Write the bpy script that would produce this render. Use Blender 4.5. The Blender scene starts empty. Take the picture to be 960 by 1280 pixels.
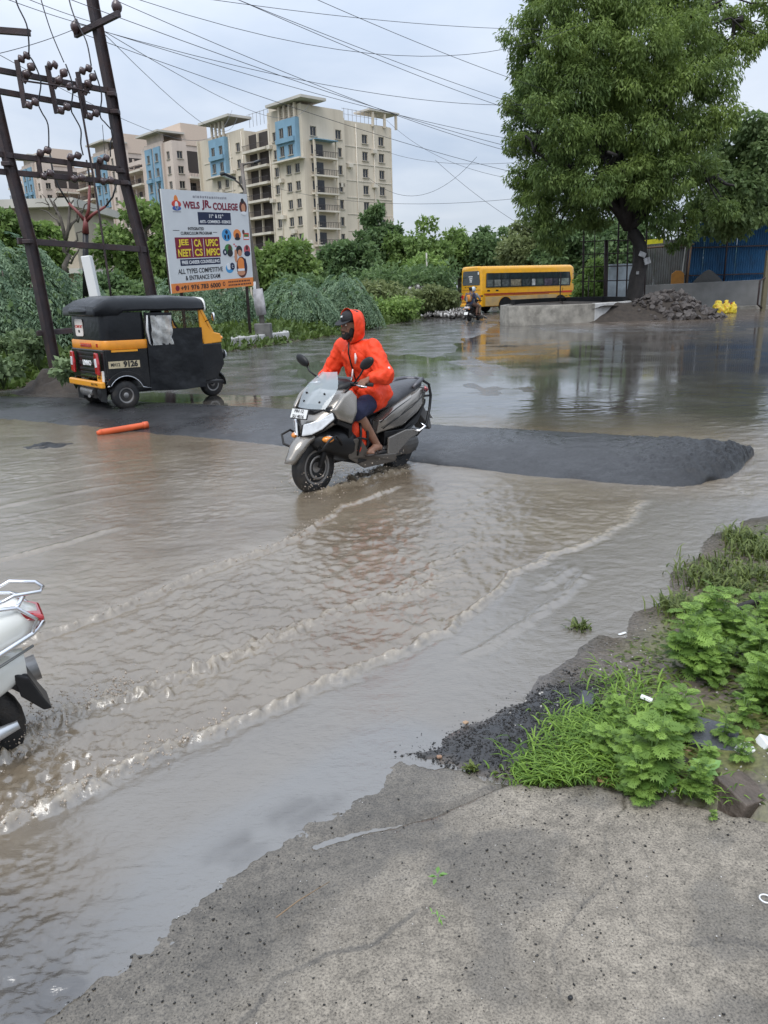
import bpy, bmesh, math, random
import numpy as np
from mathutils import Vector, Matrix, Euler
PI = math.pi
R = math.radians
SC = bpy.context.scene
COL = SC.collection

# ------------------------------------------------------------------ camera
CAM_H, PITCH, ROLL, FPX = 1.72, R(16.15), R(-1.7), 960.0
cp, sp_ = math.cos(PITCH), math.sin(PITCH)
FWD = Vector((0, cp, -sp_)); RT0 = Vector((1, 0, 0)); UP0 = Vector((0, sp_, cp))
RT = RT0 * math.cos(ROLL) + UP0 * math.sin(ROLL)
UP = UP0 * math.cos(ROLL) - RT0 * math.sin(ROLL)
EYE = Vector((0, 0, CAM_H))
cd = bpy.data.cameras.new('camera'); cam = bpy.data.objects.new('camera', cd); COL.objects.link(cam)
cam.matrix_world = Matrix(((RT.x, UP.x, -FWD.x, EYE.x), (RT.y, UP.y, -FWD.y, EYE.y), (RT.z, UP.z, -FWD.z, EYE.z), (0, 0, 0, 1)))
cd.sensor_fit = 'VERTICAL'; cd.sensor_height = 36; cd.lens = 36 * FPX / 1280
cd.clip_start = 0.05; cd.clip_end = 3000
SC.camera = cam

# ------------------------------------------------------------------ light
SUN_EL, SUN_AZ = R(58), R(200)
world = bpy.data.worlds.new('World'); SC.world = world; world.use_nodes = True
nt = world.node_tree; nt.nodes.clear()
def wn(t, **k):
    n = nt.nodes.new(t)
    for a, b in k.items(): setattr(n, a, b)
    return n
wo = wn('ShaderNodeOutputWorld'); wb = wn('ShaderNodeBackground'); wb.inputs[1].default_value = 0.1
sky = wn('ShaderNodeTexSky', sky_type='NISHITA'); sky.sun_disc = False; sky.sun_elevation = SUN_EL; sky.sun_rotation = SUN_AZ
tc = wn('ShaderNodeTexCoord'); sx = wn('ShaderNodeSeparateXYZ')
nt.links.new(tc.outputs['Generated'], sx.inputs[0])
# cloud sheet: direction projected on a flat layer overhead
den = wn('ShaderNodeMath', operation='MAXIMUM'); nt.links.new(sx.outputs[2], den.inputs[0]); den.inputs[1].default_value = 0.0
den2 = wn('ShaderNodeMath', operation='ADD'); nt.links.new(den.outputs[0], den2.inputs[0]); den2.inputs[1].default_value = 0.22
dv = wn('ShaderNodeVectorMath', operation='DIVIDE'); nt.links.new(tc.outputs['Generated'], dv.inputs[0])
cb = wn('ShaderNodeCombineXYZ')
for i in range(3): nt.links.new(den2.outputs[0], cb.inputs[i])
nt.links.new(cb.outputs[0], dv.inputs[1])
nz = wn('ShaderNodeTexNoise'); nz.inputs['Scale'].default_value = 1.5; nz.inputs['Detail'].default_value = 6; nz.inputs['Roughness'].default_value = 0.5; nz.inputs['Distortion'].default_value = 0.3
nt.links.new(dv.outputs[0], nz.inputs['Vector'])
cr = wn('ShaderNodeValToRGB')
cr.color_ramp.elements[0].position = 0.33; cr.color_ramp.elements[0].color = (0.51, 0.60, 0.745, 1)
cr.color_ramp.elements[1].position = 0.68; cr.color_ramp.elements[1].color = (0.77, 0.83, 0.925, 1)
nt.links.new(nz.outputs['Fac'], cr.inputs[0])
gr = wn('ShaderNodeMapRange'); gr.inputs[1].default_value = 0.0; gr.inputs[2].default_value = 1.0; gr.inputs[3].default_value = 5.9; gr.inputs[4].default_value = 18.5
nt.links.new(den.outputs[0], gr.inputs[0])
sc_ = wn('ShaderNodeVectorMath', operation='SCALE'); nt.links.new(cr.outputs[0], sc_.inputs[0]); nt.links.new(gr.outputs[0], sc_.inputs['Scale'])
mx = wn('ShaderNodeMix', data_type='RGBA'); mx.inputs[0].default_value = 0.9
nt.links.new(sky.outputs[0], mx.inputs[6]); nt.links.new(sc_.outputs[0], mx.inputs[7])
nt.links.new(mx.outputs[2], wb.inputs[0]); nt.links.new(wb.outputs[0], wo.inputs[0])

sl = bpy.data.lights.new('sun', 'SUN'); sl.energy = 1.5; sl.angle = R(35); sl.color = (1.0, 0.97, 0.92)
sun = bpy.data.objects.new('sun', sl); COL.objects.link(sun)
sun.rotation_euler = Vector((math.sin(SUN_AZ) * math.cos(SUN_EL), math.cos(SUN_AZ) * math.cos(SUN_EL), math.sin(SUN_EL))).to_track_quat('Z', 'Y').to_euler()
SC.view_settings.view_transform = 'Standard'; SC.view_settings.look = 'None'; SC.view_settings.gamma = 1; SC.view_settings.exposure = 0.46
SC.render.engine = 'CYCLES'
SC.cycles.use_denoising = True
SC.cycles.max_bounces = 10; SC.cycles.diffuse_bounces = 6; SC.cycles.transmission_bounces = 6; SC.cycles.glossy_bounces = 4; SC.cycles.transparent_max_bounces = 12
SC.cycles.sample_clamp_indirect = 6

# ------------------------------------------------------------------ helpers
def ray(px, py): return FWD + RT * ((px - 480) / FPX) - UP * ((py - 640) / FPX)
def gp(px, py, z=0.0):
    d = ray(px, py); t = (z - EYE.z) / d.z
    return EYE + d * t
def at(px, py, Y):
    d = ray(px, py); return EYE + d * (Y / d.y)

def mat(name, col, rough=.5, metal=0., var=.12, vs=5., bump=0., bs=60., rv=.08, spec=.5, coat=0., alpha=1., dirt=None, da=.5, ds=3., trl=0., island=0., emis=None, col2=None, trans=0., streak=0.):
    m = bpy.data.materials.new(name); m.use_nodes = True
    n = m.node_tree.nodes; l = m.node_tree.links
    b = n['Principled BSDF']
    tcn = n.new('ShaderNodeTexCoord')
    no = n.new('ShaderNodeTexNoise'); no.inputs['Scale'].default_value = vs; no.inputs['Detail'].default_value = 6
    l.new(tcn.outputs['Object'], no.inputs['Vector'])
    r1 = n.new('ShaderNodeValToRGB')
    c = Vector(col[:3])
    if col2 is None:
        lo = c * (1 - var); hi = c * (1 + var)
    else: lo = c; hi = Vector(col2)
    r1.color_ramp.elements[0].position = .3; r1.color_ramp.elements[0].color = (*lo, 1)
    r1.color_ramp.elements[1].position = .7; r1.color_ramp.elements[1].color = (*[min(1, q) for q in hi], 1)
    l.new(no.outputs['Fac'], r1.inputs[0])
    out = r1.outputs[0]
    if island:
        ge = n.new('ShaderNodeNewGeometry'); hs = n.new('ShaderNodeHueSaturation')
        mr = n.new('ShaderNodeMapRange'); mr.inputs[3].default_value = 1 - island; mr.inputs[4].default_value = 1 + island
        l.new(ge.outputs['Random Per Island'], mr.inputs[0]); l.new(mr.outputs[0], hs.inputs['Value']); l.new(out, hs.inputs['Color']); out = hs.outputs[0]
    if dirt is not None:
        dn = n.new('ShaderNodeTexNoise'); dn.inputs['Scale'].default_value = ds; dn.inputs['Detail'].default_value = 8; dn.inputs['Roughness'].default_value = .65
        if streak:
            mp = n.new('ShaderNodeMapping'); mp.inputs['Scale'].default_value = (1, 1, streak); l.new(tcn.outputs['Object'], mp.inputs[0]); l.new(mp.outputs[0], dn.inputs['Vector'])
        else: l.new(tcn.outputs['Object'], dn.inputs['Vector'])
        dr = n.new('ShaderNodeMapRange'); dr.inputs[1].default_value = .45; dr.inputs[2].default_value = .75; dr.inputs[3].default_value = 0; dr.inputs[4].default_value = da
        l.new(dn.outputs['Fac'], dr.inputs[0])
        mm = n.new('ShaderNodeMix'); mm.data_type = 'RGBA'; l.new(dr.outputs[0], mm.inputs[0]); l.new(out, mm.inputs[6]); mm.inputs[7].default_value = (*dirt, 1); out = mm.outputs[2]
    l.new(out, b.inputs['Base Color'])
    b.inputs['Roughness'].default_value = rough
    if rv:
        rr = n.new('ShaderNodeMapRange'); rr.inputs[3].default_value = max(0.02, rough - rv); rr.inputs[4].default_value = min(1, rough + rv)
        l.new(no.outputs['Fac'], rr.inputs[0]); l.new(rr.outputs[0], b.inputs['Roughness'])
    b.inputs['Metallic'].default_value = metal
    b.inputs['Specular IOR Level'].default_value = spec
    b.inputs['Coat Weight'].default_value = coat
    b.inputs['Alpha'].default_value = alpha
    b.inputs['Transmission Weight'].default_value = trans
    if emis: b.inputs['Emission Color'].default_value = (*emis[:3], 1); b.inputs['Emission Strength'].default_value = emis[3]
    if bump:
        bn = n.new('ShaderNodeTexNoise'); bn.inputs['Scale'].default_value = bs; bn.inputs['Detail'].default_value = 5
        l.new(tcn.outputs['Object'], bn.inputs['Vector'])
        bp = n.new('ShaderNodeBump'); bp.inputs['Strength'].default_value = min(1, bump); bp.inputs['Distance'].default_value = .02
        l.new(bn.outputs['Fac'], bp.inputs['Height']); l.new(bp.outputs[0], b.inputs['Normal'])
    if trl:
        tr = n.new('ShaderNodeBsdfTranslucent'); ms = n.new('ShaderNodeMixShader'); ms.inputs[0].default_value = trl
        l.new(out, tr.inputs[0]); l.new(b.outputs[0], ms.inputs[1]); l.new(tr.outputs[0], ms.inputs[2]); l.new(ms.outputs[0], n['Material Output'].inputs[0])
    return m

class G:
    """collects shapes into one mesh"""
    def __init__(s): s.v = []; s.f = []; s.mi = []; s.M = Matrix.Identity(4); s.cur = 0
    def _add(s, vs, fs):
        o = len(s.v); M = s.M
        s.v += [tuple(M @ Vector(p)) for p in vs]
        s.f += [tuple(i + o for i in f) for f in fs]; s.mi += [s.cur] * len(fs)
        return s
    def box(s, c, d, rz=0., rx=0., ry=0.):
        q = Matrix.Translation(c) @ Euler((rx, ry, rz)).to_matrix().to_4x4()
        h = [x / 2 for x in d]
        vs = [tuple(q @ Vector((a * h[0], b * h[1], e * h[2]))) for a in (-1, 1) for b in (-1, 1) for e in (-1, 1)]
        return s._add(vs, [(0, 1, 3, 2), (4, 6, 7, 5), (0, 4, 5, 1), (2, 3, 7, 6), (0, 2, 6, 4), (1, 5, 7, 3)])
    def bar(s, p0, p1, w, h, up=(0, 0, 1)):
        p0 = Vector(p0); p1 = Vector(p1); d = (p1 - p0).normalized(); u = Vector(up)
        if abs(d.dot(u)) > .98: u = Vector((1, 0, 0))
        a = d.cross(u).normalized(); b = a.cross(d)
        vs = [p + a * (i * w / 2) + b * (j * h / 2) for p in (p0, p1) for i, j in ((-1, -1), (1, -1), (1, 1), (-1, 1))]
        return s._add(vs, [(3, 2, 1, 0), (4, 5, 6, 7), (0, 1, 5, 4), (1, 2, 6, 5), (2, 3, 7, 6), (3, 0, 4, 7)])
    def rings(s, rr, close=True, cap0=True, cap1=True):
        n = len(rr[0]); vs = [tuple(p) for r in rr for p in r]; fs = []
        m = n if close else n - 1
        for i in range(len(rr) - 1):
            for j in range(m):
                k = (j + 1) % n
                fs.append((i * n + j, i * n + k, (i + 1) * n + k, (i + 1) * n + j))
        if close and cap0: fs.append(tuple(range(n - 1, -1, -1)))
        if close and cap1: fs.append(tuple((len(rr) - 1) * n + j for j in range(n)))
        return s._add(vs, fs)
    def tube(s, pts, r, n=8, caps=True):
        pts = [Vector(p) for p in pts]; N = len(pts)
        rad = r if isinstance(r, (list, tuple)) else [r] * N
        rr = []; pa = None
        for i, p in enumerate(pts):
            d = (pts[min(i + 1, N - 1)] - pts[max(i - 1, 0)]).normalized()
            if pa is None:
                u = Vector((0, 0, 1)) if abs(d.z) < .9 else Vector((1, 0, 0)); a = d.cross(u).normalized()
            else: a = (pa - d * pa.dot(d)).normalized()
            pa = a; b = d.cross(a)
            rr.append([p + (a * math.cos(2 * PI * j / n) + b * math.sin(2 * PI * j / n)) * rad[i] for j in range(n)])
        return s.rings(rr, True, caps, caps)
    def cyl(s, p0, p1, r, r1=None, n=12): return s.tube([p0, p1], [r, r if r1 is None else r1], n)
    def lathe(s, prof, c, axis=(0, 0, 1), n=16):
        c = Vector(c); ax = Vector(axis).normalized(); u = Vector((0, 0, 1)) if abs(ax.z) < .9 else Vector((1, 0, 0))
        a = ax.cross(u).normalized(); b = ax.cross(a)
        rr = [[c + ax * t + (a * math.cos(2 * PI * j / n) + b * math.sin(2 * PI * j / n)) * max(r, 1e-4) for j in range(n)] for r, t in prof]
        return s.rings(rr)
    def ell(s, c, r, n=12, m=8, rz=0., rx=0., ry=0.):
        q = Matrix.Translation(c) @ Euler((rx, ry, rz)).to_matrix().to_4x4()
        if not hasattr(r, '__len__'): r = (r, r, r)
        rr = []
        for i in range(m + 1):
            t = PI * (i + .02) / (m + .04)
            rr.append([q @ Vector((r[0] * math.sin(t) * math.cos(2 * PI * j / n), r[1] * math.sin(t) * math.sin(2 * PI * j / n), -r[2] * math.cos(t))) for j in range(n)])
        return s.rings(rr)
    def torus(s, c, R_, r, axis=(0, 1, 0), n=28, m=10, sq=1.):
        c = Vector(c); ax = Vector(axis).normalized(); u = Vector((0, 0, 1)) if abs(ax.z) < .9 else Vector((1, 0, 0))
        a = ax.cross(u).normalized(); b = ax.cross(a); vs = []; fs = []
        for i in range(n):
            t = 2 * PI * i / n; d = a * math.cos(t) + b * math.sin(t)
            for j in range(m):
                q = 2 * PI * j / m
                vs.append(c + d * (R_ + r * math.cos(q)) + ax * (r * sq * math.sin(q)))
        for i in range(n):
            for j in range(m):
                fs.append((i * m + j, ((i + 1) % n) * m + j, ((i + 1) % n) * m + (j + 1) % m, i * m + (j + 1) % m))
        return s._add(vs, fs)
    def prism(s, pts, h, o=(0, 0, 0), ax=(1, 0, 0), ay=(0, 0, 1)):
        """polygon in the plane (ax, ay) at o, thickened h along ax x ay"""
        o = Vector(o); ax = Vector(ax); ay = Vector(ay); nn = ax.cross(ay).normalized(); n = len(pts)
        a = [o + ax * x + ay * y for x, y in pts]; b = [p + nn * h for p in a]
        return s._add(a + b, [tuple(range(n - 1, -1, -1)), tuple(range(n, 2 * n))] + [(i, (i + 1) % n, n + (i + 1) % n, n + i) for i in range(n)])
    def quad(s, *p): return s._add(p, [tuple(range(len(p)))])
    def build(s, name, m=None, parent=None, smooth=False, bevel=0., sub=0, seg=2, recalc=True):
        me = bpy.data.meshes.new(name); me.from_pydata(s.v, [], s.f)
        ms = m if isinstance(m, (list, tuple)) else [m]
        for q in ms: me.materials.append(q)
        if len(ms) > 1: me.polygons.foreach_set('material_index', s.mi)
        if recalc:
            bm = bmesh.new(); bm.from_mesh(me); bmesh.ops.recalc_face_normals(bm, faces=bm.faces); bm.to_mesh(me); bm.free()
        return link(name, me, parent, smooth, bevel, sub, seg)

def link(name, me, parent=None, smooth=False, bevel=0., sub=0, seg=2):
    ob = bpy.data.objects.new(name, me); COL.objects.link(ob)
    if smooth and len(me.polygons):
        me.polygons.foreach_set('use_smooth', [True] * len(me.polygons))
        if smooth == 'auto': me.set_sharp_from_angle(angle=R(38))
    if bevel:
        b = ob.modifiers.new('bevel', 'BEVEL'); b.width = bevel; b.segments = seg; b.limit_method = 'ANGLE'; b.angle_limit = R(35)
    if sub:
        q = ob.modifiers.new('sub', 'SUBSURF'); q.levels = sub; q.render_levels = sub
    if parent is not None: ob.parent = parent
    return ob

def tag(o, label=None, cat=None, group=None, kind=None):
    if label: o['label'] = label
    if cat: o['category'] = cat
    if group: o['group'] = group
    if kind: o['kind'] = kind
    return o
def thing(name, label, cat, loc=(0, 0, 0), rz=0., group=None, rx=0., ry=0.):
    o = bpy.data.objects.new(name, None); COL.objects.link(o); o.empty_display_size = .2
    o.location = loc; o.rotation_euler = (rx, ry, rz)
    return tag(o, label, cat, group)
def copy_tree(o, parent=None):
    c = o.copy(); COL.objects.link(c)
    if parent is not None: c.parent = parent
    for ch in list(o.children): copy_tree(ch, c)
    return c
def bake(ob):
    """apply the modifiers"""
    dg = bpy.context.evaluated_depsgraph_get(); dg.update()
    me = bpy.data.meshes.new_from_object(ob.evaluated_get(dg)); old = ob.data
    ob.modifiers.clear(); ob.data = me
    return ob
def text(s, size, m, parent, loc, rot, name='lettering', depth=.002, align='CENTER', sx=1., bold=0., spacing=1.):
    cu = bpy.data.curves.new(name, 'FONT'); cu.body = s; cu.size = size; cu.align_x = align; cu.align_y = 'CENTER'; cu.extrude = depth; cu.resolution_u = 3
    cu.offset = bold; cu.space_character = spacing
    t = bpy.data.objects.new(name, cu); COL.objects.link(t)
    dg = bpy.context.evaluated_depsgraph_get(); dg.update()
    me = bpy.data.meshes.new_from_object(t.evaluated_get(dg)); bpy.data.objects.remove(t)
    me.materials.clear(); me.materials.append(m)
    o = bpy.data.objects.new(name, me); COL.objects.link(o); o.location = loc; o.rotation_euler = rot; o.scale = (sx, 1, 1); o.parent = parent
    return o

# numpy noise
def _h(ix, iy, s):
    h = (ix.astype(np.int64) * 374761393 + iy.astype(np.int64) * 668265263 + s * 1442695041) & 0xffffffff
    h = ((h ^ (h >> 13)) * 1274126177) & 0xffffffff
    return ((h ^ (h >> 16)) & 0xffff) / 65535.0
def vn(x, y, s=0):
    x = np.asarray(x, float); y = np.asarray(y, float)
    ix = np.floor(x); iy = np.floor(y); fx = x - ix; fy = y - iy
    fx = fx * fx * fx * (fx * (fx * 6 - 15) + 10); fy = fy * fy * fy * (fy * (fy * 6 - 15) + 10)
    a = _h(ix, iy, s); b = _h(ix + 1, iy, s); c = _h(ix, iy + 1, s); d = _h(ix + 1, iy + 1, s)
    return (a * (1 - fx) + b * fx) * (1 - fy) + (c * (1 - fx) + d * fx) * fy - .5
def fbm(x, y, s=0, o=4, g=.5):
    t = 0; a = 1.; ca, sa = .8, .6
    for i in range(o):
        t = t + a * vn(x, y, s + i * 17); x, y = (ca * x - sa * y) * 2.03, (sa * x + ca * y) * 2.03; a *= g
    return t
def pdist(X, Y, pl, closed=False):
    """distance to a polyline, and the arc position of the nearest point (0..1)"""
    best = np.full(X.shape, 1e9); arc = np.zeros(X.shape)
    P = [(p[0], p[1]) for p in pl]
    if closed: P = P + [P[0]]
    L = [0.]
    for i in range(len(P) - 1): L.append(L[-1] + math.hypot(P[i + 1][0] - P[i][0], P[i + 1][1] - P[i][1]))
    for i in range(len(P) - 1):
        ax, ay = P[i]; dx, dy = P[i + 1][0] - ax, P[i + 1][1] - ay; q = dx * dx + dy * dy + 1e-12
        t = np.clip(((X - ax) * dx + (Y - ay) * dy) / q, 0, 1)
        d = np.hypot(X - ax - t * dx, Y - ay - t * dy); m = d < best
        best = np.where(m, d, best); arc = np.where(m, (L[i] + t * math.sqrt(q)) / L[-1], arc)
    return best, arc
def inside(X, Y, pl):
    c = np.zeros(X.shape, bool); n = len(pl)
    for i in range(n):
        x0, y0 = pl[i][0], pl[i][1]; x1, y1 = pl[(i + 1) % n][0], pl[(i + 1) % n][1]
        if y0 == y1: continue
        c ^= ((y0 > Y) != (y1 > Y)) & (X < (x1 - x0) * (Y - y0) / (y1 - y0) + x0)
    return c
def sdf(X, Y, pl):
    d, _ = pdist(X, Y, pl, True); return np.where(inside(X, Y, pl), d, -d)
def sst(a, b, x):
    t = np.clip((x - a) / (b - a), 0, 1); return t * t * (3 - 2 * t)
def gridmesh(name, X, Y, Z, m, attrs=None, parent=None, smooth=True):
    nr, nc = X.shape; me = bpy.data.meshes.new(name)
    V = np.stack([X, Y, Z], -1).reshape(-1, 3).astype(np.float32)
    i = np.arange(nr - 1)[:, None] * nc + np.arange(nc - 1)[None, :]
    F = np.stack([i, i + 1, i + nc + 1, i + nc], -1).reshape(-1, 4)
    return npmesh(name, V, F, m, attrs, parent, smooth)
def npmesh(name, V, F, m, attrs=None, parent=None, smooth=False):
    me = bpy.data.meshes.new(name); k = F.shape[1]
    me.vertices.add(len(V)); me.vertices.foreach_set('co', np.ascontiguousarray(V, np.float32).ravel())
    me.loops.add(F.size); me.loops.foreach_set('vertex_index', F.ravel().astype(np.int32))
    me.polygons.add(len(F)); me.polygons.foreach_set('loop_start', np.arange(0, F.size, k, dtype=np.int32)); me.polygons.foreach_set('loop_total', np.full(len(F), k, np.int32))
    if smooth: me.polygons.foreach_set('use_smooth', np.ones(len(F), bool))
    me.update(calc_edges=True)
    for an, arr in (attrs or {}).items():
        arr = np.asarray(arr, np.float32)
        if arr.ndim >= 2 and arr.shape[-1] == 3:
            a = me.attributes.new(an, 'FLOAT_COLOR', 'POINT'); arr = arr.reshape(-1, 3); a.data.foreach_set('color', np.concatenate([arr, np.ones((len(arr), 1), np.float32)], 1).ravel())
        else:
            a = me.attributes.new(an, 'FLOAT', 'POINT'); a.data.foreach_set('value', arr.ravel())
    me.materials.append(m)
    ob = bpy.data.objects.new(name, me); COL.objects.link(ob)
    if parent is not None: ob.parent = parent
    return ob
def W(pts, z=0.): return [tuple(gp(x, y, z)[:2]) for x, y in pts]
# ================================================================== GROUND, WATER, ROAD
BANK = W([(520, 945), (560, 930), (600, 905), (640, 880), (700, 842), (760, 800), (800, 768), (826, 742), (845, 715), (880, 690), (905, 665), (925, 655), (960, 648), (1100, 600), (1400, 555)]) + [(14, 7.5), (12, 1), (4, -2), (1.4, 0.5), (0.9, 1.6)]
VERGE = W([(-300, 530), (0, 490), (60, 482), (110, 474), (200, 456), (290, 441), (420, 421), (480, 409), (540, 396), (562, 390)]) + [(7, 75), (12, 120), (0, 590), (-590, 590), (-590, 5)]
SLAB = W([(468, 962), (500, 945), (520, 950), (545, 957), (580, 966), (612, 977), (640, 986), (700, 990), (745, 992), (790, 1004), (830, 1010), (870, 1020), (915, 1029), (960, 1041), (1100, 1070)]) + [(3.0, 1.4), (3.0, -1.5), (-2.2, -1.5), (-1.5, .7)] + W([(40, 1270), (130, 1205), (250, 1112), (330, 1055), (392, 1015), (440, 985)])

def gheight(X, Y):
    sb = sdf(X, Y, BANK); sv = sdf(X, Y, VERGE)
    road = sst(9.5, 13.5, Y + .35 * X)                              # 0 in the flooded hollow, 1 on the road beyond
    z = -.055 * (1 - road) + road * (.0045 + .016 * fbm(X * .35, Y * .13, 3, 5, .62))
    z = z - .013 * road * sst(1.2, 4.5, X) * (1 - sst(26, 31, Y)) * (1 - sst(14, 18, X))      # puddle on the right
    bz = np.where(sb > 0, np.minimum(.16, sb * .13), np.maximum(-.055, sb * .10)) + .022 * fbm(X * 4, Y * 4, 9, 4) * sst(-.5, .2, sb)
    near = Y + .35 * X < 10.5
    z = np.where(near, np.maximum(z, bz), z)
    vz = np.where(sv > 0, np.minimum(.35, sv * .15) + .05 * fbm(X * 1.2, Y * 1.2, 5, 3), -1)
    z = np.maximum(z, vz)
    rz = sst(29, 34, Y - .25 * (X - 8)) * sst(6, 9, X) * .05           # dry mud in front of the wall
    z = z + rz
    far = sst(60, 140, np.hypot(X, Y)); z = z * (1 - far) + .3 * far
    return z, sb, sv
def axis(a, b, c, n, k, A):
    u = np.linspace(-1, 1, n); s = np.sinh(u * k) * A / math.sinh(k); return c + np.where(u < 0, s * (c - a) / A, s * (b - c) / A)
gx = axis(-900, 900, 0.6, 370, 7.0, 1.); gy = axis(-60, 1500, 3.0, 370, 6.6, 1.)
X, Y = np.meshgrid(gx, gy)
Z, sb, sv = gheight(X, Y)
ss = sdf(X, Y, SLAB); Z = np.where(ss > -.01, np.minimum(Z, -.03), Z)
C = np.zeros(X.shape + (3,))
def lay(c, w):
    global C
    w = np.clip(w, 0, 1)[..., None]; C = C * (1 - w) + np.array(c) * w
lay((.075, .073, .072), np.ones(X.shape))
lay((.085, .075, .064), np.clip(.4 + 1.6 * fbm(X * .25, Y * .25, 21, 3), 0, .6))
lay((.105, .085, .068), sst(-.15, .05, sb) * (Y < 12))
mossy = sst(.02, .35, sb) * sst(-.1, .25, fbm(X * 5, Y * 5, 31, 4) + .12) * (Y < 12)
lay((.115, .12, .035), mossy * .9)
GRAV = W([(500, 948), (560, 925), (640, 880), (720, 850), (760, 862), (750, 900), (690, 945), (640, 970)])
sg = sdf(X, Y, GRAV); lay((.022, .021, .021), sst(-.05, .06, sg + .08 * fbm(X * 6, Y * 6, 44, 3)))
lay((.11, .085, .06), sst(0, .3, sv)); lay((.06, .085, .022), sst(.4, 1.1, sv + .7 * fbm(X * .9, Y * .9, 8, 3)))
lay((.12, .095, .075), sst(29, 33, Y - .25 * (X - 8)) * sst(7, 9, X))
lay((.075, .09, .03), sst(85, 130, np.hypot(X, Y)))

gm = bpy.data.materials.new('wet_ground'); gm.use_nodes = True
n = gm.node_tree.nodes; l = gm.node_tree.links; b = n['Principled BSDF']
at_ = n.new('ShaderNodeAttribute'); at_.attribute_name = 'gcol'
tcn = n.new('ShaderNodeTexCoord')
n1 = n.new('ShaderNodeTexNoise'); n1.inputs['Scale'].default_value = 1.1; n1.inputs['Detail'].default_value = 10; n1.inputs['Roughness'].default_value = .68; l.new(tcn.outputs['Object'], n1.inputs['Vector'])
n2 = n.new('ShaderNodeTexNoise'); n2.inputs['Scale'].default_value = 55; n2.inputs['Detail'].default_value = 4; l.new(tcn.outputs['Object'], n2.inputs['Vector'])
hs = n.new('ShaderNodeHueSaturation'); mr = n.new('ShaderNodeMapRange'); mr.inputs[1].default_value = .3; mr.inputs[2].default_value = .7; mr.inputs[3].default_value = .55; mr.inputs[4].default_value = 1.35
l.new(n1.outputs['Fac'], mr.inputs[0]); l.new(mr.outputs[0], hs.inputs['Value']); l.new(at_.outputs['Color'], hs.inputs['Color'])
hs2 = n.new('ShaderNodeHueSaturation'); mr2 = n.new('ShaderNodeMapRange'); mr2.inputs[1].default_value = .3; mr2.inputs[2].default_value = .7; mr2.inputs[3].default_value = .65; mr2.inputs[4].default_value = 1.4
l.new(n2.outputs['Fac'], mr2.inputs[0]); l.new(mr2.outputs[0], hs2.inputs['Value']); l.new(hs.outputs[0], hs2.inputs['Color']); l.new(hs2.outputs[0], b.inputs['Base Color'])
aw = n.new('ShaderNodeAttribute'); aw.attribute_name = 'wet'
ro = n.new('ShaderNodeMapRange'); ro.inputs[1].default_value = .35; ro.inputs[2].default_value = .65; ro.inputs[3].default_value = .07; ro.inputs[4].default_value = .30; l.new(n1.outputs['Fac'], ro.inputs[0])
rm = n.new('ShaderNodeMix'); rm.data_type = 'FLOAT'; l.new(aw.outputs['Fac'], rm.inputs[0]); rm.inputs[2].default_value = .8; l.new(ro.outputs[0], rm.inputs[3]); l.new(rm.outputs[0], b.inputs['Roughness'])
bp = n.new('ShaderNodeBump'); bp.inputs['Strength'].default_value = .25; bp.inputs['Distance'].default_value = .008; l.new(n2.outputs['Fac'], bp.inputs['Height']); l.new(bp.outputs[0], b.inputs['Normal'])
wet = 1 - .6 * sst(.1, .5, sv) - .45 * sst(.05, .3, sb) * (Y < 12)
ground = gridmesh('ground', X, Y, Z, gm, {'gcol': C, 'wet': wet}); tag(ground, kind='structure')

# ---- concrete slab the photographer stands on
sx1 = np.concatenate([np.linspace(-1.5, 1.55, 310), np.linspace(1.6, 3.3, 40)]); sy1 = np.concatenate([np.linspace(-1.2, .9, 40)[:-1], np.linspace(.9, 2.75, 200)])
X, Y = np.meshgrid(sx1, sy1)
jag = .03 * fbm(X * 9, Y * 9, 4, 4) + .012 * fbm(X * 45, Y * 45, 14, 3)
s = sdf(X, Y, SLAB) + jag
left = pdist(X, Y, W([(40, 1270), (130, 1205), (250, 1112), (330, 1055), (392, 1015), (440, 985), (468, 962)]))[0]
top = .055 * np.clip(left / .85, 0, 1) ** 1.08 - .003 + .0028 * fbm(X * 1.6, Y * 1.6, 71, 3) + .0020 * fbm(X * 11, Y * 11, 72, 4) + .0022 * fbm(X * 60, Y * 60, 73, 3)
CR = W([(500, 1032), (530, 1024), (570, 1010), (612, 996), (645, 985)]); CR2 = W([(392, 1015), (430, 1012), (470, 1008), (500, 1000), (540, 990), (600, 984)])
cd_, _ = pdist(X + .012 * fbm(X * 20, Y * 20, 5, 3), Y + .012 * fbm(X * 20, Y * 20, 6, 3), W([(395, 1060), (440, 1045), (500, 1034), (540, 1022), (580, 1006), (610, 994), (640, 983)]))
top = top - .012 * (1 - sst(.0, .014, cd_)) - .004 * (1 - sst(0, .05, cd_))
for crk in ([(700, 1280), (690, 1215), (720, 1160), (760, 1110), (755, 1060), (790, 1006)], [(300, 1290), (345, 1230), (400, 1205), (470, 1190), (520, 1150)], [(960, 1205), (900, 1190), (840, 1200), (800, 1180), (757, 1112)]):
    c2_, _ = pdist(X + .02 * fbm(X * 14, Y * 14, 15, 4), Y + .02 * fbm(X * 14, Y * 14, 16, 4), W(crk)); top = top - .006 * (1 - sst(0, .006, c2_)); wetc = (1 - sst(0, .012, c2_)) * .6 if crk[0][0] == 700 else np.maximum(wetc, (1 - sst(0, .012, c2_)) * .6)
Z = np.where(s > 0, top - .02 * (1 - sst(0, .035, s)), top - .02 - .09 * sst(0, .05, -s))
wetm = np.clip(1 - (top + .004 * fbm(X * 14, Y * 14, 99, 4)) / .040, 0, 1) + .55 * sst(.0, .3, fbm(X * 3.1, Y * 3.1, 88, 4) + .22 * sst(.35, -.5, X)) + (1 - sst(0, .03, cd_)) + wetc + .6 * (1 - sst(.004, .016, top))
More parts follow.
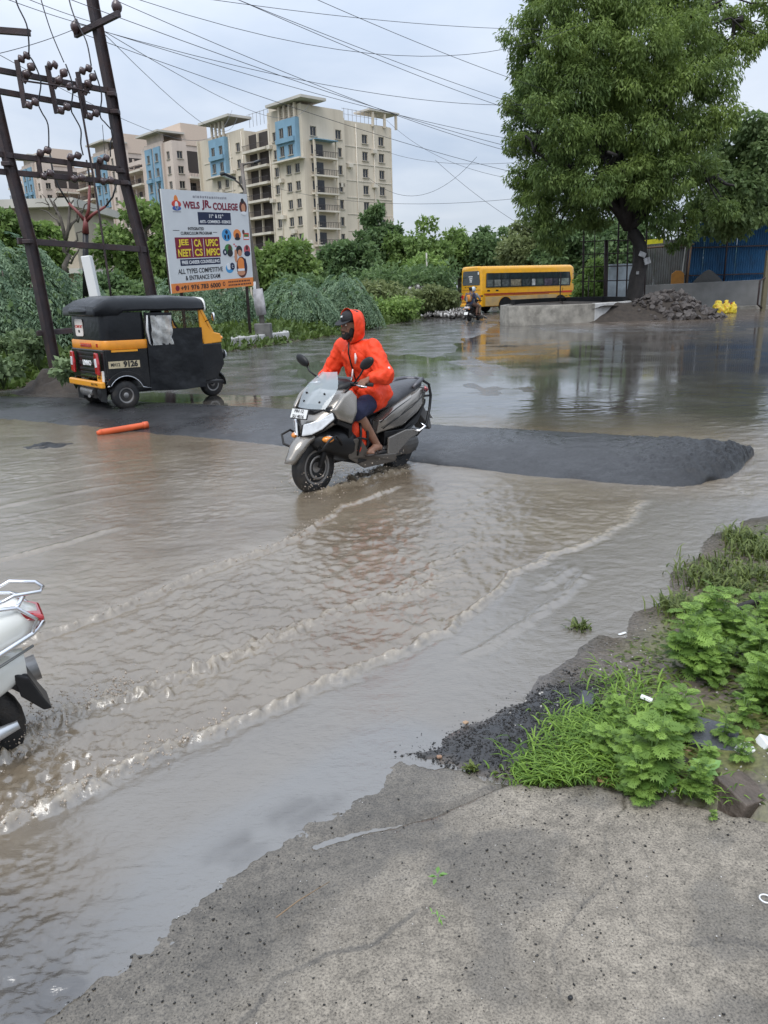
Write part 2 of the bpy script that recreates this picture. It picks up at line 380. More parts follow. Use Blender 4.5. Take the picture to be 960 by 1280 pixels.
cm = bpy.data.materials.new('worn_concrete'); cm.use_nodes = True
n = cm.node_tree.nodes; l = cm.node_tree.links; b = n['Principled BSDF']
tcn = n.new('ShaderNodeTexCoord'); aw = n.new('ShaderNodeAttribute'); aw.attribute_name = 'wet'
def tex(sc, det, ro_=.6):
    q = n.new('ShaderNodeTexNoise'); q.inputs['Scale'].default_value = sc; q.inputs['Detail'].default_value = det; q.inputs['Roughness'].default_value = ro_; l.new(tcn.outputs['Object'], q.inputs['Vector']); return q
a1, a2, a3 = tex(2.5, 8), tex(150, 6, .75), tex(24, 6, .7)
r1 = n.new('ShaderNodeValToRGB'); r1.color_ramp.elements[0].position = .38; r1.color_ramp.elements[0].color = (.095, .083, .068, 1); r1.color_ramp.elements[1].position = .62; r1.color_ramp.elements[1].color = (.325, .283, .226, 1)
e = r1.color_ramp.elements.new(.47); e.color = (.215, .187, .15, 1); l.new(a2.outputs['Fac'], r1.inputs[0])
h1 = n.new('ShaderNodeHueSaturation'); m1 = n.new('ShaderNodeMapRange'); m1.inputs[1].default_value = .3; m1.inputs[2].default_value = .7; m1.inputs[3].default_value = .66; m1.inputs[4].default_value = 1.2; l.new(a1.outputs['Fac'], m1.inputs[0]); l.new(m1.outputs[0], h1.inputs['Value']); l.new(r1.outputs[0], h1.inputs['Color'])
h2 = n.new('ShaderNodeHueSaturation'); m2 = n.new('ShaderNodeMapRange'); m2.inputs[1].default_value = .35; m2.inputs[2].default_value = .6; m2.inputs[3].default_value = .7; m2.inputs[4].default_value = 1.12; l.new(a3.outputs['Fac'], m2.inputs[0]); l.new(m2.outputs[0], h2.inputs['Value']); l.new(h1.outputs[0], h2.inputs['Color'])
wt = n.new('ShaderNodeMapRange'); wt.inputs[1].default_value = .22; wt.inputs[2].default_value = .75; wa = n.new('ShaderNodeMath'); wa.operation = 'MULTIPLY_ADD'; l.new(a3.outputs['Fac'], wa.inputs[0]); wa.inputs[1].default_value = .9; wa.inputs[2].default_value = -.45
wa2 = n.new('ShaderNodeMath'); wa2.operation = 'ADD'; l.new(wa.outputs[0], wa2.inputs[0]); l.new(aw.outputs['Fac'], wa2.inputs[1]); l.new(wa2.outputs[0], wt.inputs[0])
h3 = n.new('ShaderNodeHueSaturation'); m3 = n.new('ShaderNodeMapRange'); m3.inputs[3].default_value = 1.; m3.inputs[4].default_value = .52; l.new(wt.outputs[0], m3.inputs[0]); l.new(m3.outputs[0], h3.inputs['Value']); l.new(h2.outputs[0], h3.inputs['Color']); l.new(h3.outputs[0], b.inputs['Base Color'])
m4 = n.new('ShaderNodeMapRange'); m4.inputs[3].default_value = .8; m4.inputs[4].default_value = .16; l.new(wt.outputs[0], m4.inputs[0]); l.new(m4.outputs[0], b.inputs['Roughness'])
bp = n.new('ShaderNodeBump'); bp.inputs['Distance'].default_value = .006; m5 = n.new('ShaderNodeMapRange'); m5.inputs[3].default_value = .42; m5.inputs[4].default_value = .08; l.new(wt.outputs[0], m5.inputs[0]); l.new(m5.outputs[0], bp.inputs['Strength']); l.new(a2.outputs['Fac'], bp.inputs['Height']); l.new(bp.outputs[0], b.inputs['Normal'])
slab = gridmesh('concrete_slab', X, Y, Z, cm, {'wet': wetm}); tag(slab, kind='structure')

# ---- fresh asphalt hump across the road
near = [(-330, 520), (0, 529), (90, 538), (190, 547), (280, 553), (360, 561), (450, 571), (530, 581), (620, 591), (720, 601), (800, 607), (870, 609), (918, 595), (944, 568)]
crest = [(-330, 500), (0, 499), (90, 501), (185, 506), (280, 509), (360, 513), (450, 521), (530, 531), (620, 536), (720, 541), (800, 546), (870, 549), (915, 553), (941, 560)]
hz = [.03, .04, .045, .07, .10, .13, .16, .18, .195, .21, .23, .24, .20, .07]
N = [gp(x, y) for x, y in near]; Cc = [gp(x, y, z) for (x, y), z in zip(crest, hz)]
tt = np.linspace(0, 13, 420); idx = np.arange(14)
nx, ny = np.interp(tt, idx, [p.x for p in N]), np.interp(tt, idx, [p.y for p in N]); cx, cy = np.interp(tt, idx, [p.x for p in Cc]), np.interp(tt, idx, [p.y for p in Cc]); ch = np.interp(tt, idx, hz)
k = np.ones(9) / 9
def sm(a): return np.convolve(np.pad(a, 12, mode='reflect', reflect_type='odd'), np.ones(25) / 25, 'valid')
nx, ny, cx, cy, ch = map(sm, (nx, ny, cx, cy, ch))
vv = np.linspace(0, 1.4, 70)[:, None]
X = nx + (cx - nx) * vv; Y = ny + (cy - ny) * vv
prof = np.where(vv < 1, np.sin(np.clip(vv, 0, 1) * PI / 2) ** .72, np.cos((np.clip(vv, 1, 1.4) - 1) / .4 * PI / 2) ** .9)
jit = sst(8.5, 12.5, tt)
edge = np.exp(-((vv / .06) ** 2)); Y = Y + edge * .09 * fbm(tt * 2.2, tt * 0, 7, 4); 
Z = prof * (ch + .03) - .03 + .012 * fbm(X * 2, Y * 2, 61, 4) * prof + (.006 + .030 * jit) * fbm(X * 16, Y * 16, 62, 4) * np.minimum(1, prof * 2) + (.004 + .022 * jit) * fbm(X * 46, Y * 46, 63, 2) * np.minimum(1, prof * 2)
hm = bpy.data.materials.new('fresh_asphalt'); hm.use_nodes = True
n = hm.node_tree.nodes; l = hm.node_tree.links; b = n['Principled BSDF']; tcn = n.new('ShaderNodeTexCoord')
a1, a2, a3 = tex(1.2, 6), tex(70, 5, .7), tex(30, 3)
aw = n.new('ShaderNodeAttribute'); aw.attribute_name = 'loose'
r1 = n.new('ShaderNodeValToRGB'); r1.color_ramp.elements[0].position = .35; r1.color_ramp.elements[0].color = (.012, .012, .013, 1); r1.color_ramp.elements[1].position = .7; r1.color_ramp.elements[1].color = (.060, .060, .063, 1); b.inputs['Specular IOR Level'].default_value = .42; l.new(a2.outputs['Fac'], r1.inputs[0])
mm = n.new('ShaderNodeMix'); mm.data_type = 'RGBA'; l.new(aw.outputs['Fac'], mm.inputs[0]); l.new(r1.outputs[0], mm.inputs[6]); mm.inputs[7].default_value = (.008, .008, .008, 1)
l.new(mm.outputs[2], b.inputs['Base Color'])
m4 = n.new('ShaderNodeMapRange'); m4.inputs[1].default_value = .35; m4.inputs[2].default_value = .65; m4.inputs[3].default_value = .2; m4.inputs[4].default_value = .46; l.new(a1.outputs['Fac'], m4.inputs[0]); l.new(m4.outputs[0], b.inputs['Roughness'])
bp = n.new('ShaderNodeBump'); bp.inputs['Distance'].default_value = .012; ms_ = n.new('ShaderNodeMapRange'); ms_.inputs[3].default_value = .22; ms_.inputs[4].default_value = .9; l.new(aw.outputs['Fac'], ms_.inputs[0]); l.new(ms_.outputs[0], bp.inputs['Strength']); l.new(a2.outputs['Fac'], bp.inputs['Height']); l.new(bp.outputs[0], b.inputs['Normal'])
hump = gridmesh('road_hump', X, Y, Z, hm, {'loose': np.broadcast_to(jit * .8, X.shape)}); tag(hump, kind='structure')
HX, HY, HZ = X, Y, Z
def hump_z(x, y):
    d = (HX - x) ** 2 + (HY - y) ** 2; i = np.unravel_index(np.argmin(d), d.shape)
    return float(HZ[i]) if d[i] < .05 else float(gheight(np.array([x]), np.array([y]))[0][0])

# ---- flood water
rows = np.concatenate([1.1 * np.exp(np.linspace(0, math.log(13.5 / 1.1), 680)), 13.5 * np.exp(np.linspace(0, math.log(90 / 13.5), 60))[1:]])
u = np.linspace(-1, 1, 520)
Y = np.repeat(rows[:, None], 520, 1); X = u[None, :] * (.58 * rows[:, None] + .8)
# photo-plane lines of the bow waves, taken to the ground
W1 = [(-60, 832), (20, 805), (90, 785), (180, 748), (260, 713), (330, 688), (370, 672), (395, 655), (430, 634), (470, 620), (505, 604)]
W2 = [(-60, 985), (0, 948), (30, 927), (65, 900), (110, 882), (170, 862), (235, 838), (300, 815), (370, 790)]
W3 = [(-60, 1060), (0, 1032), (50, 1008), (110, 985), (170, 955), (230, 928), (300, 900), (370, 872), (440, 842), (500, 815), (550, 790), (600, 757), (640, 718), (690, 692), (745, 675), (785, 652), (806, 622)]
W3b = [(560, 832), (620, 800), (680, 762), (715, 735), (738, 705)]
W3c = [(665, 738), (690, 728), (718, 706)]
W4 = [(-40, 710), (0, 700), (70, 682), (130, 664), (165, 655)]
W5 = [(150, 890), (230, 850), (330, 800), (430, 765), (520, 738), (600, 700)]
W6 = [(-40, 640), (60, 620), (140, 607), (210, 601)]
W7 = [(420, 770), (480, 745), (540, 712), (600, 672)]
# project for the region masks
px_d = X * FWD.x + Y * FWD.y + (0 - CAM_H) * FWD.z
PX = 480 + FPX * (X * RT.x + Y * RT.y - CAM_H * RT.z) / px_d; PY = 640 - FPX * (X * UP.x + Y * UP.y - CAM_H * UP.z) / px_d
def above(pl, soft): return sst(-soft, soft, PY - np.interp(PX, [p[0] for p in pl], [p[1] for p in pl]))
turb = above(W1, 25) * (1 - above(W3, 12)) * (1 - .75 * sst(420, 760, PX))
strong = turb * np.exp(-((PX - 60) / 190) ** 2) * sst(800, 900, PY)
calm = above(W3, 14) * sst(-200, 60, PX - 200 + (1100 - PY) * 1.2)
corner = np.exp(-((PX - 10) / 150) ** 2) * sst(1010, 1090, PY)
Zw = .0042 * fbm(X * 5, Y * 6.5, 101, 5, .55) * (1 - .75 * calm) * sst(14, 9, Y)
Zw = Zw + .012 * turb * (fbm(X * 13, Y * 11, 103, 4, .65)) + .022 * strong * fbm(X * 17, Y * 20, 107, 4, .65)
Zw = Zw + .0050 * (1 - calm) * (sst(-.25, .25, fbm(X * 1.1, Y * .9, 131, 3)) * 1.3 * fbm(X * 17 + 2 * fbm(X * 2, Y * 2, 7, 2), Y * 27, 111, 3) * sst(11, 6, Y) + .22 * fbm(X * 2, Y * 6, 117, 3) * sst(60, 20, Y)) + .0020 * calm * (fbm(X * 16, Y * 22, 113, 3) + .6 * fbm(X * 45, Y * 45, 119, 2)) + .0016 * calm * sst(.0, .25, fbm(X * 2.2, Y * 2.2, 141, 3) + .1) * fbm(X * 75, Y * 75, 143, 2)
Zw = Zw + .0024 * turb * fbm(X * 44, Y * 36, 123, 3, .6)
Zw = Zw + .012 * corner * fbm(X * 16 + Y * 4, Y * 20, 121, 4, .6)
Zw = Zw + .0016 * sst(-.2, .2, fbm(X * .8, Y * .8, 3, 2)) * fbm(X * 6 + Y * 3, Y * 22 - X * 5, 115, 3) * sst(16, 8, Y)
foam = np.zeros(X.shape)
def ridge(pl, h, w, fm, wob=.03, rough=.6, fade=(0, .08, .85, 1), trail=0.):
    global Zw, foam
    P = W(pl)
    wx = X + wob * 1.3 * fbm(X * 6, Y * 6, 200 + len(pl), 5, .6); wy = Y + wob * 1.3 * fbm(X * 6, Y * 6, 300 + len(pl), 5, .6)
    d, a = pdist(wx, wy, P)
    env = sst(fade[0], fade[1], a) * (1 - sst(fade[2], fade[3], a)) if fade[3] > fade[2] else 1
    if isinstance(h, (list, tuple)): hh = np.interp(a, np.linspace(0, 1, len(h)), h)
    else: hh = h
    if isinstance(w, (list, tuple)): w = np.interp(a, np.linspace(0, 1, len(w)), w)
    tx = np.clip(1 + rough * 1.6 * fbm(X * 26, Y * 26, 400, 4, .65), .3, 1.45)
    w = np.asarray(w) * .60; hh = np.asarray(hh) * .52
    Zw = Zw + env * hh * (np.exp(-(d / w) ** 2) * tx - .30 * np.exp(-((d - 1.9 * w) / (1.3 * w)) ** 2) + .8 * rough * np.exp(-(d / (3.2 * w)) ** 2) * fbm(X * 36, Y * 36, 401, 3, .7))
    foam = np.maximum(foam, env * fm * np.exp(-(d / (w * 1.25)) ** 2) * np.clip(sst(.6, 1.35, tx + .5 * fbm(X * 40, Y * 40, 402, 3, .7)), 0, 1))
ridge(W1, [.055, .054, .048, .044, .046], [.034, .034, .035, .036, .04], .75, .03, .28, (0, .02, .93, 1))
ridge(W2, [.07, .075, .06, .04, .028, .018], [.05, .055, .045, .04, .04, .03], .9, .06, .5, (-1, -.9, .75, 1))
ridge(W3, [.055, .056, .048, .040, .034, .022, .014, .012], [.05, .05, .042, .036, .034, .045, .06, .06], .8, .035, .32, (-1, -.9, .97, 1))
ridge(W3b, .022, .05, .1, .02, .2, (0, .15, .8, 1)); ridge(W3c, .018, .045, .1, .02, .2, (0, .2, .8, 1))
ridge(W4, .022, .05, .4, .02, .3, (-1, -.9, .8, 1)); ridge(W6, .007, .09, .0, .03, .2, (-1, -.9, .8, 1))
ridge(W5, [.034, .036, .026, .02, .012], .05, .6, .08, 1.2, (0, .1, .7, 1)); ridge(W7, .016, .05, .3, .06, .8, (0, .2, .7, 1))
for q in range(5):                                                   # parallel swell between the tube and the camera at left
    ridge([(-40, 590 + 17 * q), (60, 574 + 16 * q), (130, 563 + 15 * q), (230, 556 + 13 * q)], .006, .05, 0., .03, .2, (-1, -.9, .6, 1))
random.seed(5)
for (qx, qy, a) in [(892, 708, .0035), (872, 690, .0025), (78, 1158, .0016), (30, 1212, .0014), (60, 1120, .001), (800, 668, .003), (930, 615, .004), (860, 660, .0025), (700, 850, .0015), (500, 905, .0015), (420, 940, .0015), (560, 870, .0012), (905, 590, .003)] + [(random.uniform(0, 420), random.uniform(980, 1200), .0012) for _ in range(26)] + [(random.uniform(640, 950), random.uniform(620, 720), .0016) for _ in range(22)]:
    c = gp(qx, qy); d = np.hypot(X - c.x, Y - c.y); rr = .03 + 14 * a
    Zw = Zw + a * np.cos(d * 2 * PI / (.018 + 5 * a)) * np.exp(-(d / rr) ** 2)
# bow wave and wake at the ridden scooter
FW = Vector((-.61, 6.76, 0)); RW = Vector((.20, 7.72, 0))
for (pl, h, w) in [([(388, 616), (410, 614), (440, 606), (480, 594), (515, 584)], .06, .08), ([(430, 600), (460, 590), (500, 578)], .055, .09), ([(384, 610), (372, 602), (366, 590)], .025, .05)]:
    ridge(pl, h, w, .8, .04, .7, (0, .1, .75, 1))
shallow = np.clip(sst(.35, 0, np.abs(pdist(X, Y, W([(40, 1270), (130, 1205), (250, 1112), (330, 1055), (392, 1015), (440, 985), (500, 945)]))[0])) + calm * .55, 0, 1)
wm = bpy.data.materials.new('muddy_water'); wm.use_nodes = True
n = wm.node_tree.nodes; l = wm.node_tree.links; b = n['Principled BSDF']; tcn = n.new('ShaderNodeTexCoord')
af = n.new('ShaderNodeAttribute'); af.attribute_name = 'foam'; ash = n.new('ShaderNodeAttribute'); ash.attribute_name = 'shallow'
a1 = tex(.8, 5); a2 = tex(40, 4); mpw = n.new('ShaderNodeMapping'); mpw.inputs['Scale'].default_value = (.8, 1.9, 1); l.new(tcn.outputs['Object'], mpw.inputs[0]); l.new(mpw.outputs[0], a2.inputs['Vector'])
r1 = n.new('ShaderNodeValToRGB'); r1.color_ramp.elements[0].position = .35; r1.color_ramp.elements[0].color = (.131, .101, .069, 1); r1.color_ramp.elements[1].position = .65; r1.color_ramp.elements[1].color = (.189, .154, .111, 1); l.new(a1.outputs['Fac'], r1.inputs[0])
mm = n.new('ShaderNodeMix'); mm.data_type = 'RGBA'; l.new(ash.outputs['Fac'], mm.inputs[0]); l.new(r1.outputs[0], mm.inputs[6]); mm.inputs[7].default_value = (.15, .142, .132, 1)
m2 = n.new('ShaderNodeMix'); m2.data_type = 'RGBA'; l.new(af.outputs['Fac'], m2.inputs[0]); l.new(mm.outputs[2], m2.inputs[6]); m2.inputs[7].default_value = (.32, .265, .19, 1); l.new(m2.outputs[2], b.inputs['Base Color'])
b.inputs['Roughness'].default_value = .045; b.inputs['IOR'].default_value = 1.68; b.inputs['Specular IOR Level'].default_value = .85
af2 = n.new('ShaderNodeAttribute'); af2.attribute_name = 'film'; m3 = n.new('ShaderNodeMix'); m3.data_type = 'RGBA'; l.new(af2.outputs['Fac'], m3.inputs[0]); l.new(m2.outputs[2], m3.inputs[6]); m3.inputs[7].default_value = (.066, .061, .054, 1); ac_ = n.new('ShaderNodeAttribute'); ac_.attribute_name = 'dark_base'; m6 = n.new('ShaderNodeMix'); m6.data_type = 'RGBA'; l.new(ac_.outputs['Fac'], m6.inputs[0]); l.new(m3.outputs[2], m6.inputs[6]); m6.inputs[7].default_value = (.055, .048, .042, 1); l.new(m6.outputs[2], b.inputs['Base Color'])  # last mix: darker water base where the mask is set
mf = n.new('ShaderNodeMapRange'); mf.inputs[3].default_value = .035; mf.inputs[4].default_value = .3; l.new(af.outputs['Fac'], mf.inputs[0]); a4 = tex(.55, 8, .65); mq = n.new('ShaderNodeMapRange'); mq.inputs[1].default_value = .40; mq.inputs[2].default_value = .66; mq.inputs[3].default_value = .03; mq.inputs[4].default_value = .20; l.new(a4.outputs['Fac'], mq.inputs[0]); mxr = n.new('ShaderNodeMix'); mxr.data_type = 'FLOAT'; l.new(af2.outputs['Fac'], mxr.inputs[0]); l.new(mf.outputs[0], mxr.inputs[2]); l.new(mq.outputs[0], mxr.inputs[3]); l.new(mxr.outputs[0], b.inputs['Roughness'])
bp = n.new('ShaderNodeBump'); bp.inputs['Distance'].default_value = .006; sb_n = n.new('ShaderNodeMapRange'); sb_n.inputs[3].default_value = .4; sb_n.inputs[4].default_value = .9; l.new(af.outputs['Fac'], sb_n.inputs[0]); fm_ = n.new('ShaderNodeMath'); fm_.operation = 'MULTIPLY_ADD'; l.new(af2.outputs['Fac'], fm_.inputs[0]); fm_.inputs[1].default_value = -.98; fm_.inputs[2].default_value = 1.; fx_ = n.new('ShaderNodeMath'); fx_.operation = 'MULTIPLY'; l.new(fm_.outputs[0], fx_.inputs[0]); l.new(sb_n.outputs[0], fx_.inputs[1]); l.new(fx_.outputs[0], bp.inputs['Strength']); l.new(a2.outputs['Fac'], bp.inputs['Height']); l.new(bp.outputs[0], b.inputs['Normal'])
water = gridmesh('flood_water', X, Y, Zw, wm, {'foam': np.clip(foam, 0, 1), 'shallow': shallow, 'dark_base': np.clip(.85 * np.exp(-((PX + 20) / 170) ** 2) * sst(1040, 1180, PY) + .6 * np.exp(-((pdist(X, Y, W([(60, 1240), (200, 1140), (300, 1062), (400, 1000)]))[0] - .03) / .05) ** 2) * sst(-.1, .25, fbm(X * 4, Y * 4, 151, 4)), 0, 1), 'film': sst(9.6, 12.2, Y + .42 * X + .8 * fbm(X * .5, Y * .5, 7, 3)) * .95}); tag(water, kind='structure')  # darker base colour in the near left corner and in blotches along the slab
# ================================================================== MATERIALS
rubber = mat('rubber', (.011, .011, .012), .6, var=.2, dirt=(.10, .08, .06), da=.5, ds=6, bump=.3, bs=90)
blackp = mat('black_plastic', (.010, .010, .011), .40, var=.2, dirt=(.07, .06, .05), da=.15, ds=5, spec=.35)
blackg = mat('black_paint', (.006, .0065, .008), .25, var=.2, coat=.2, dirt=(.07, .06, .05), da=.2, ds=4, spec=.35)
vinyl = mat('black_vinyl', (.007, .008, .010), .30, var=.25, bump=.35, bs=7, dirt=(.05, .05, .05), da=.15, ds=3, spec=.35)
tarp_m = mat('black_tarpaulin', (.006, .007, .009), .34, var=.3, bump=.7, bs=6, dirt=(.04, .04, .04), da=.25, ds=2.5, spec=.35)
yellow = mat('taxi_yellow', (.78, .33, .02), .35, var=.08, coat=.3, dirt=(.30, .16, .05), da=.4, ds=5)
chrome = mat('chrome', (.75, .75, .77), .15, 1., var=.05, rv=.05)
steel = mat('dull_steel', (.30, .29, .28), .45, .8, var=.2, dirt=(.14, .10, .07), da=.6, ds=9)
redlens = mat('red_lens', (.42, .015, .02), .12, coat=1., var=.2, vs=30)
whitelens = mat('clear_lens', (.72, .74, .76), .06, coat=1., var=.15, vs=14)
amber = mat('amber_lens', (.80, .26, .02), .12, coat=1., var=.2, vs=40)
glass = mat('tinted_glass', (.025, .035, .035), .04, var=.2, coat=.5)
whitep = mat('white_paint', (.72, .72, .70), .35, var=.05, dirt=(.45, .42, .38), da=.25, ds=5)
blackink = mat('black_ink', (.012, .012, .012), .6, var=0, rv=0)
whiteink = mat('white_ink', (.80, .80, .80), .6, var=0, rv=0)
redink = mat('red_ink', (.55, .05, .03), .6, var=0, rv=0)
bronze = mat('bronze_paint', (.27, .245, .215), .26, .65, var=.07, coat=.8, dirt=(.16, .13, .10), da=.35, ds=4)
skin = mat('brown_skin', (.235, .118, .073), .55, var=.15, vs=14)
skin2 = mat('dark_skin', (.12, .055, .033), .5, var=.15, vs=14)
orange_r = mat('orange_rain_fabric', (.80, .060, .017), .55, var=.14, vs=7, bump=.3, bs=26, spec=.28)
navy = mat('navy_cloth', (.012, .015, .045), .85, var=.2, bump=.3, bs=40)
hair_m = mat('black_hair', (.010, .009, .008), .7, bump=.6, bs=120)

def wheel(parent, c, Rr, w, rimr, rimm, axis=(0, 1, 0), spokes=0, name='wheel', n=30):
    ax = Vector(axis).normalized(); g = G()
    pr = [(rimr, -w * .38), (rimr + .015, -w * .5), (Rr - .03, -w * .5), (Rr - .008, -w * .36), (Rr, -w * .15), (Rr, w * .15), (Rr - .008, w * .36), (Rr - .03, w * .5), (rimr + .015, w * .5), (rimr, w * .38)]
    g.lathe(pr, c, axis, n)
    t = g.build(name, rubber, parent, 'auto')
    g = G(); c = Vector(c)
    for s in (-1, 1):
        g.lathe([(rimr + .006, s * w * .36), (rimr + .006, s * w * .47), (rimr - .012, s * w * .45), (rimr * .8, s * w * .28), (rimr * .5, s * w * .3), (rimr * .3, s * w * .42), (.02, s * w * .46)] if not spokes else
                [(rimr + .006, s * w * .3), (rimr + .006, s * w * .46), (rimr - .014, s * w * .44), (rimr - .02, s * w * .3)], c, axis, n)
    if spokes:
        g.lathe([(.05, -w * .4), (.055, -w * .2), (.055, w * .2), (.05, w * .4)], c, axis, 14)
        u = ax.cross(Vector((0, 0, 1))).normalized(); v = ax.cross(u)
        for i in range(spokes):
            a = 2 * PI * i / spokes; d = u * math.cos(a) + v * math.sin(a); d2 = u * math.cos(a + .25) + v * math.sin(a + .25)
            g.bar(c + d * .04, c + d2 * (rimr - .012), .028, w * .35, ax)
    g.build('rim', rimm, t, 'auto')
    return t
def rrect(hw, hh, r, n=4, cx=0., cy=0.):
    o = []
    for k, (sx_, sy_) in enumerate([(1, 1), (-1, 1), (-1, -1), (1, -1)]):
        for i in range(n + 1):
            a = PI / 2 * (k + i / n); o.append((cx + sx_ * (hw - r) + r * math.cos(a), cy + sy_ * (hh - r) + r * math.sin(a)))
    return o
def sup(hw, hh, e=2.4, n=16):
    o = []
    for i in range(n):
        a = 2 * PI * i / n; c, s = math.cos(a), math.sin(a)
        o.append((hw * abs(c) ** (2 / e) * (1 if c >= 0 else -1), hh * abs(s) ** (2 / e) * (1 if s >= 0 else -1)))
    return o
def loftx(g, st, e=2.4, n=18):
    """stations (x, zc, hw, hh[, exponent[, yc]]) along x"""
    g.rings([[Vector((q[0], (q[5] if len(q) > 5 else 0) + y, q[1] + z)) for y, z in sup(q[2], q[3], q[4] if len(q) > 4 else e, n)] for q in st])
    return g
def wrinkle(ob, amp, sc, seed=0, fil=None):
    me = ob.data; N = len(me.vertices); co = np.empty(N * 3, np.float32); me.vertices.foreach_get('co', co); co = co.reshape(-1, 3)
    no = np.empty(N * 3, np.float32); me.vertices.foreach_get('normal', no); no = no.reshape(-1, 3)
    d = fbm(co[:, 0] * sc + co[:, 2] * sc * .55, co[:, 1] * sc - co[:, 2] * sc * .35, seed, 3); d2 = 1 - 2 * np.abs(fbm(co[:, 0] * sc * .8 + co[:, 1] * sc * .4, co[:, 2] * sc * .7 + co[:, 1] * sc * .6, seed + 5, 2)) * 2
    a = amp * (.6 * d + .4 * d2)
    if fil is not None: a = a * fil(co)
    co = co + no * a[:, None]; me.vertices.foreach_set('co', co.ravel()); me.update()
def remeshed(g, name, m, parent, vox, smooth_it=3):
    o = g.build(name, m, parent, True)
    q = o.modifiers.new('r', 'REMESH'); q.mode = 'VOXEL'; q.voxel_size = vox; q.use_smooth_shade = True
    if smooth_it: q = o.modifiers.new('s', 'SMOOTH'); q.iterations = smooth_it; q.factor = .5
    return bake(o)

# ================================================================== AUTO RICKSHAW
rk = thing('auto_rickshaw', 'black and yellow three wheeled auto rickshaw with a dark rain curtain on its side', 'auto rickshaw', (-4.36, 12.46, .03), R(42))
rk.rotation_euler = (R(0), R(1.2), R(42))
def arch(cx, cz, r, a0, a1, n): return [(cx + r * math.cos(a0 + (a1 - a0) * i / n), cz + r * math.sin(a0 + (a1 - a0) * i / n)) for i in range(n + 1)]
for s in (-1, 1):
    g = G(); out = [(-.28, .44), (-.27, .40)] + arch(0, .24, .28, PI - .55, .35, 10) + [(.36, .32), (.44, .32), (.44, .93), (-.28, .93)]
    g.prism(out, .04, (0, s * .62 + .02, 0)); g.build('side_panel', blackg, rk, False, .012)
    g = G(); g.tube([(-.30, s * .645, .375)] + [(x, s * .648, z) for x, z in arch(0, .24, .285, PI - .55, .35, 12)] + [(.40, s * .648, .31)], .012, 6); g.build('arch_trim', chrome, rk, True)
    g = G(); g.prism(arch(0, .24, .36, PI - .5, .4, 10) + arch(0, .24, .29, .4, PI - .5, 10), .02, (0, s * .64 + (.0 if s < 0 else .02), 0)); g.build('wheel_arch', blackp, rk, False, .006)
    wheel(rk, (0, s * .56, .225), .225, .12, .115, steel, name='wheel')
    g = G(); g.box((-.24, s * .645, .455), (.07, .012, .05), ry=.5); g.build('side_reflector', redlens, rk)
    g = G(); g.box((-.29, s * .44, .24), (.02, .22, .22)); g.build('mud_flap', blackp, rk, False, .006)
# rear end
g = G(); g.box((-.28, 0, .70), (.05, 1.24, .46)); g.build('rear_panel', blackg, rk, False, .02)
g = G()
for z in (.86, .80, .62, .56): g.box((-.31, -.0, z), (.012, .62, .035))
g.box((-.308, 0, .71), (.012, .66, .05)); g.build('rear_grille', blackp, rk, False, .005)
g = G(); g.box((-.312, 0, .515), (.008, .6, .02)); g.box((-.312, 0, .545), (.008, .25, .02)); g.build('badge_strip', chrome, rk)
text('LIMMO', .105, whiteink, rk, (-.318, 0, .712), (PI / 2, 0, -PI / 2), 'rear_badge', .003, sx=1.0, bold=.003)
g = G(); rr = rrect(.66, .36, .10, 4, .06, 0); 
g = G()
for z, e in ((.93, .005), (1.05, .005)): pass
ring = lambda z, ex, hw: [Vector((x, y, z)) for x, y in rrect(.37 + ex, hw, .11, 4, .08, 0)]
g.rings([ring(.925, .006, .646), ring(.94, .012, .652), ring(1.045, .012, .652), ring(1.06, .004, .644)]); g.build('yellow_band', mat('band_orange', (.72, .27, .02), .35, var=.1, dirt=(.4, .15, .04), da=.4, ds=6), rk, 'auto')
g = G(); g.box((-.305, .0, .975), (.014, .42, .035)); g.build('brake_light', redlens, rk, False, .004)
g = G(); g.box((-.309, .0, 1.005), (.010, .40, .016)); g.build('reflector_strip', mat('red_strip', (.8, .12, .05), .2), rk)
for y in (-.42,): 
    g = G(); g.box((-.307, y, .99), (.01, .05, .05)); g.build('side_marker', redlens, rk)
g = G(); g.box((.02, -.655, .905), (.42, .012, .03)); g.build('yellow_strip', yellow, rk)
for s in (-1, 1):
    g = G(); g.prism([(-.06, -.15), (.05, -.17), (.07, 0), (.04, .16), (-.05, .17), (-.07, .03)], .04, (-.335, s * .47, .715), (0, -1, 0)); t = g.build('tail_light', redlens, rk, False, .012)
    g = G(); g.box((-.378, s * .47, .73), (.012, .06, .13), rx=.15 * s); g.build('lens', whitelens, t, False, .004)
g = G(); g.box((-.318, -.43, .525), (.012, .17, .15)); p = g.build('number_plate', yellow, rk, False, .004)
text('MH12', .05, blackink, p, (-.327, -.43, .55), (PI / 2, 0, -PI / 2), depth=.001); text('9126', .05, blackink, p, (-.327, -.43, .50), (PI / 2, 0, -PI / 2), depth=.001)
g = G(); g.box((-.312, -.55, .53), (.012, .07, .16)); g.build('white_sticker', whitep, rk)
g = G(); g.box((-.36, 0, .405), (.07, 1.28, .10)); p = g.build('bumper', yellow, rk, False, .02)
text('MH12 9126', .05, blackink, p, (-.397, -.38, .405), (PI / 2, 0, -PI / 2), depth=.001)
g = G(); g.tube([(-.28, .30, .27), (-.28, -.16, .25)], .085, 14); g.cyl((-.28, -.1, .22), (-.42, -.2, .22), .025); g.build('silencer', steel, rk, 'auto')
g = G(); g.ell((-.25, -.30, .25), (.07, .13, .13)); g.box((.6, 0, .27), (1.6, .9, .06)); g.cyl((0, -.5, .225), (0, .5, .225), .04); g.build('underframe', blackp, rk, 'auto')
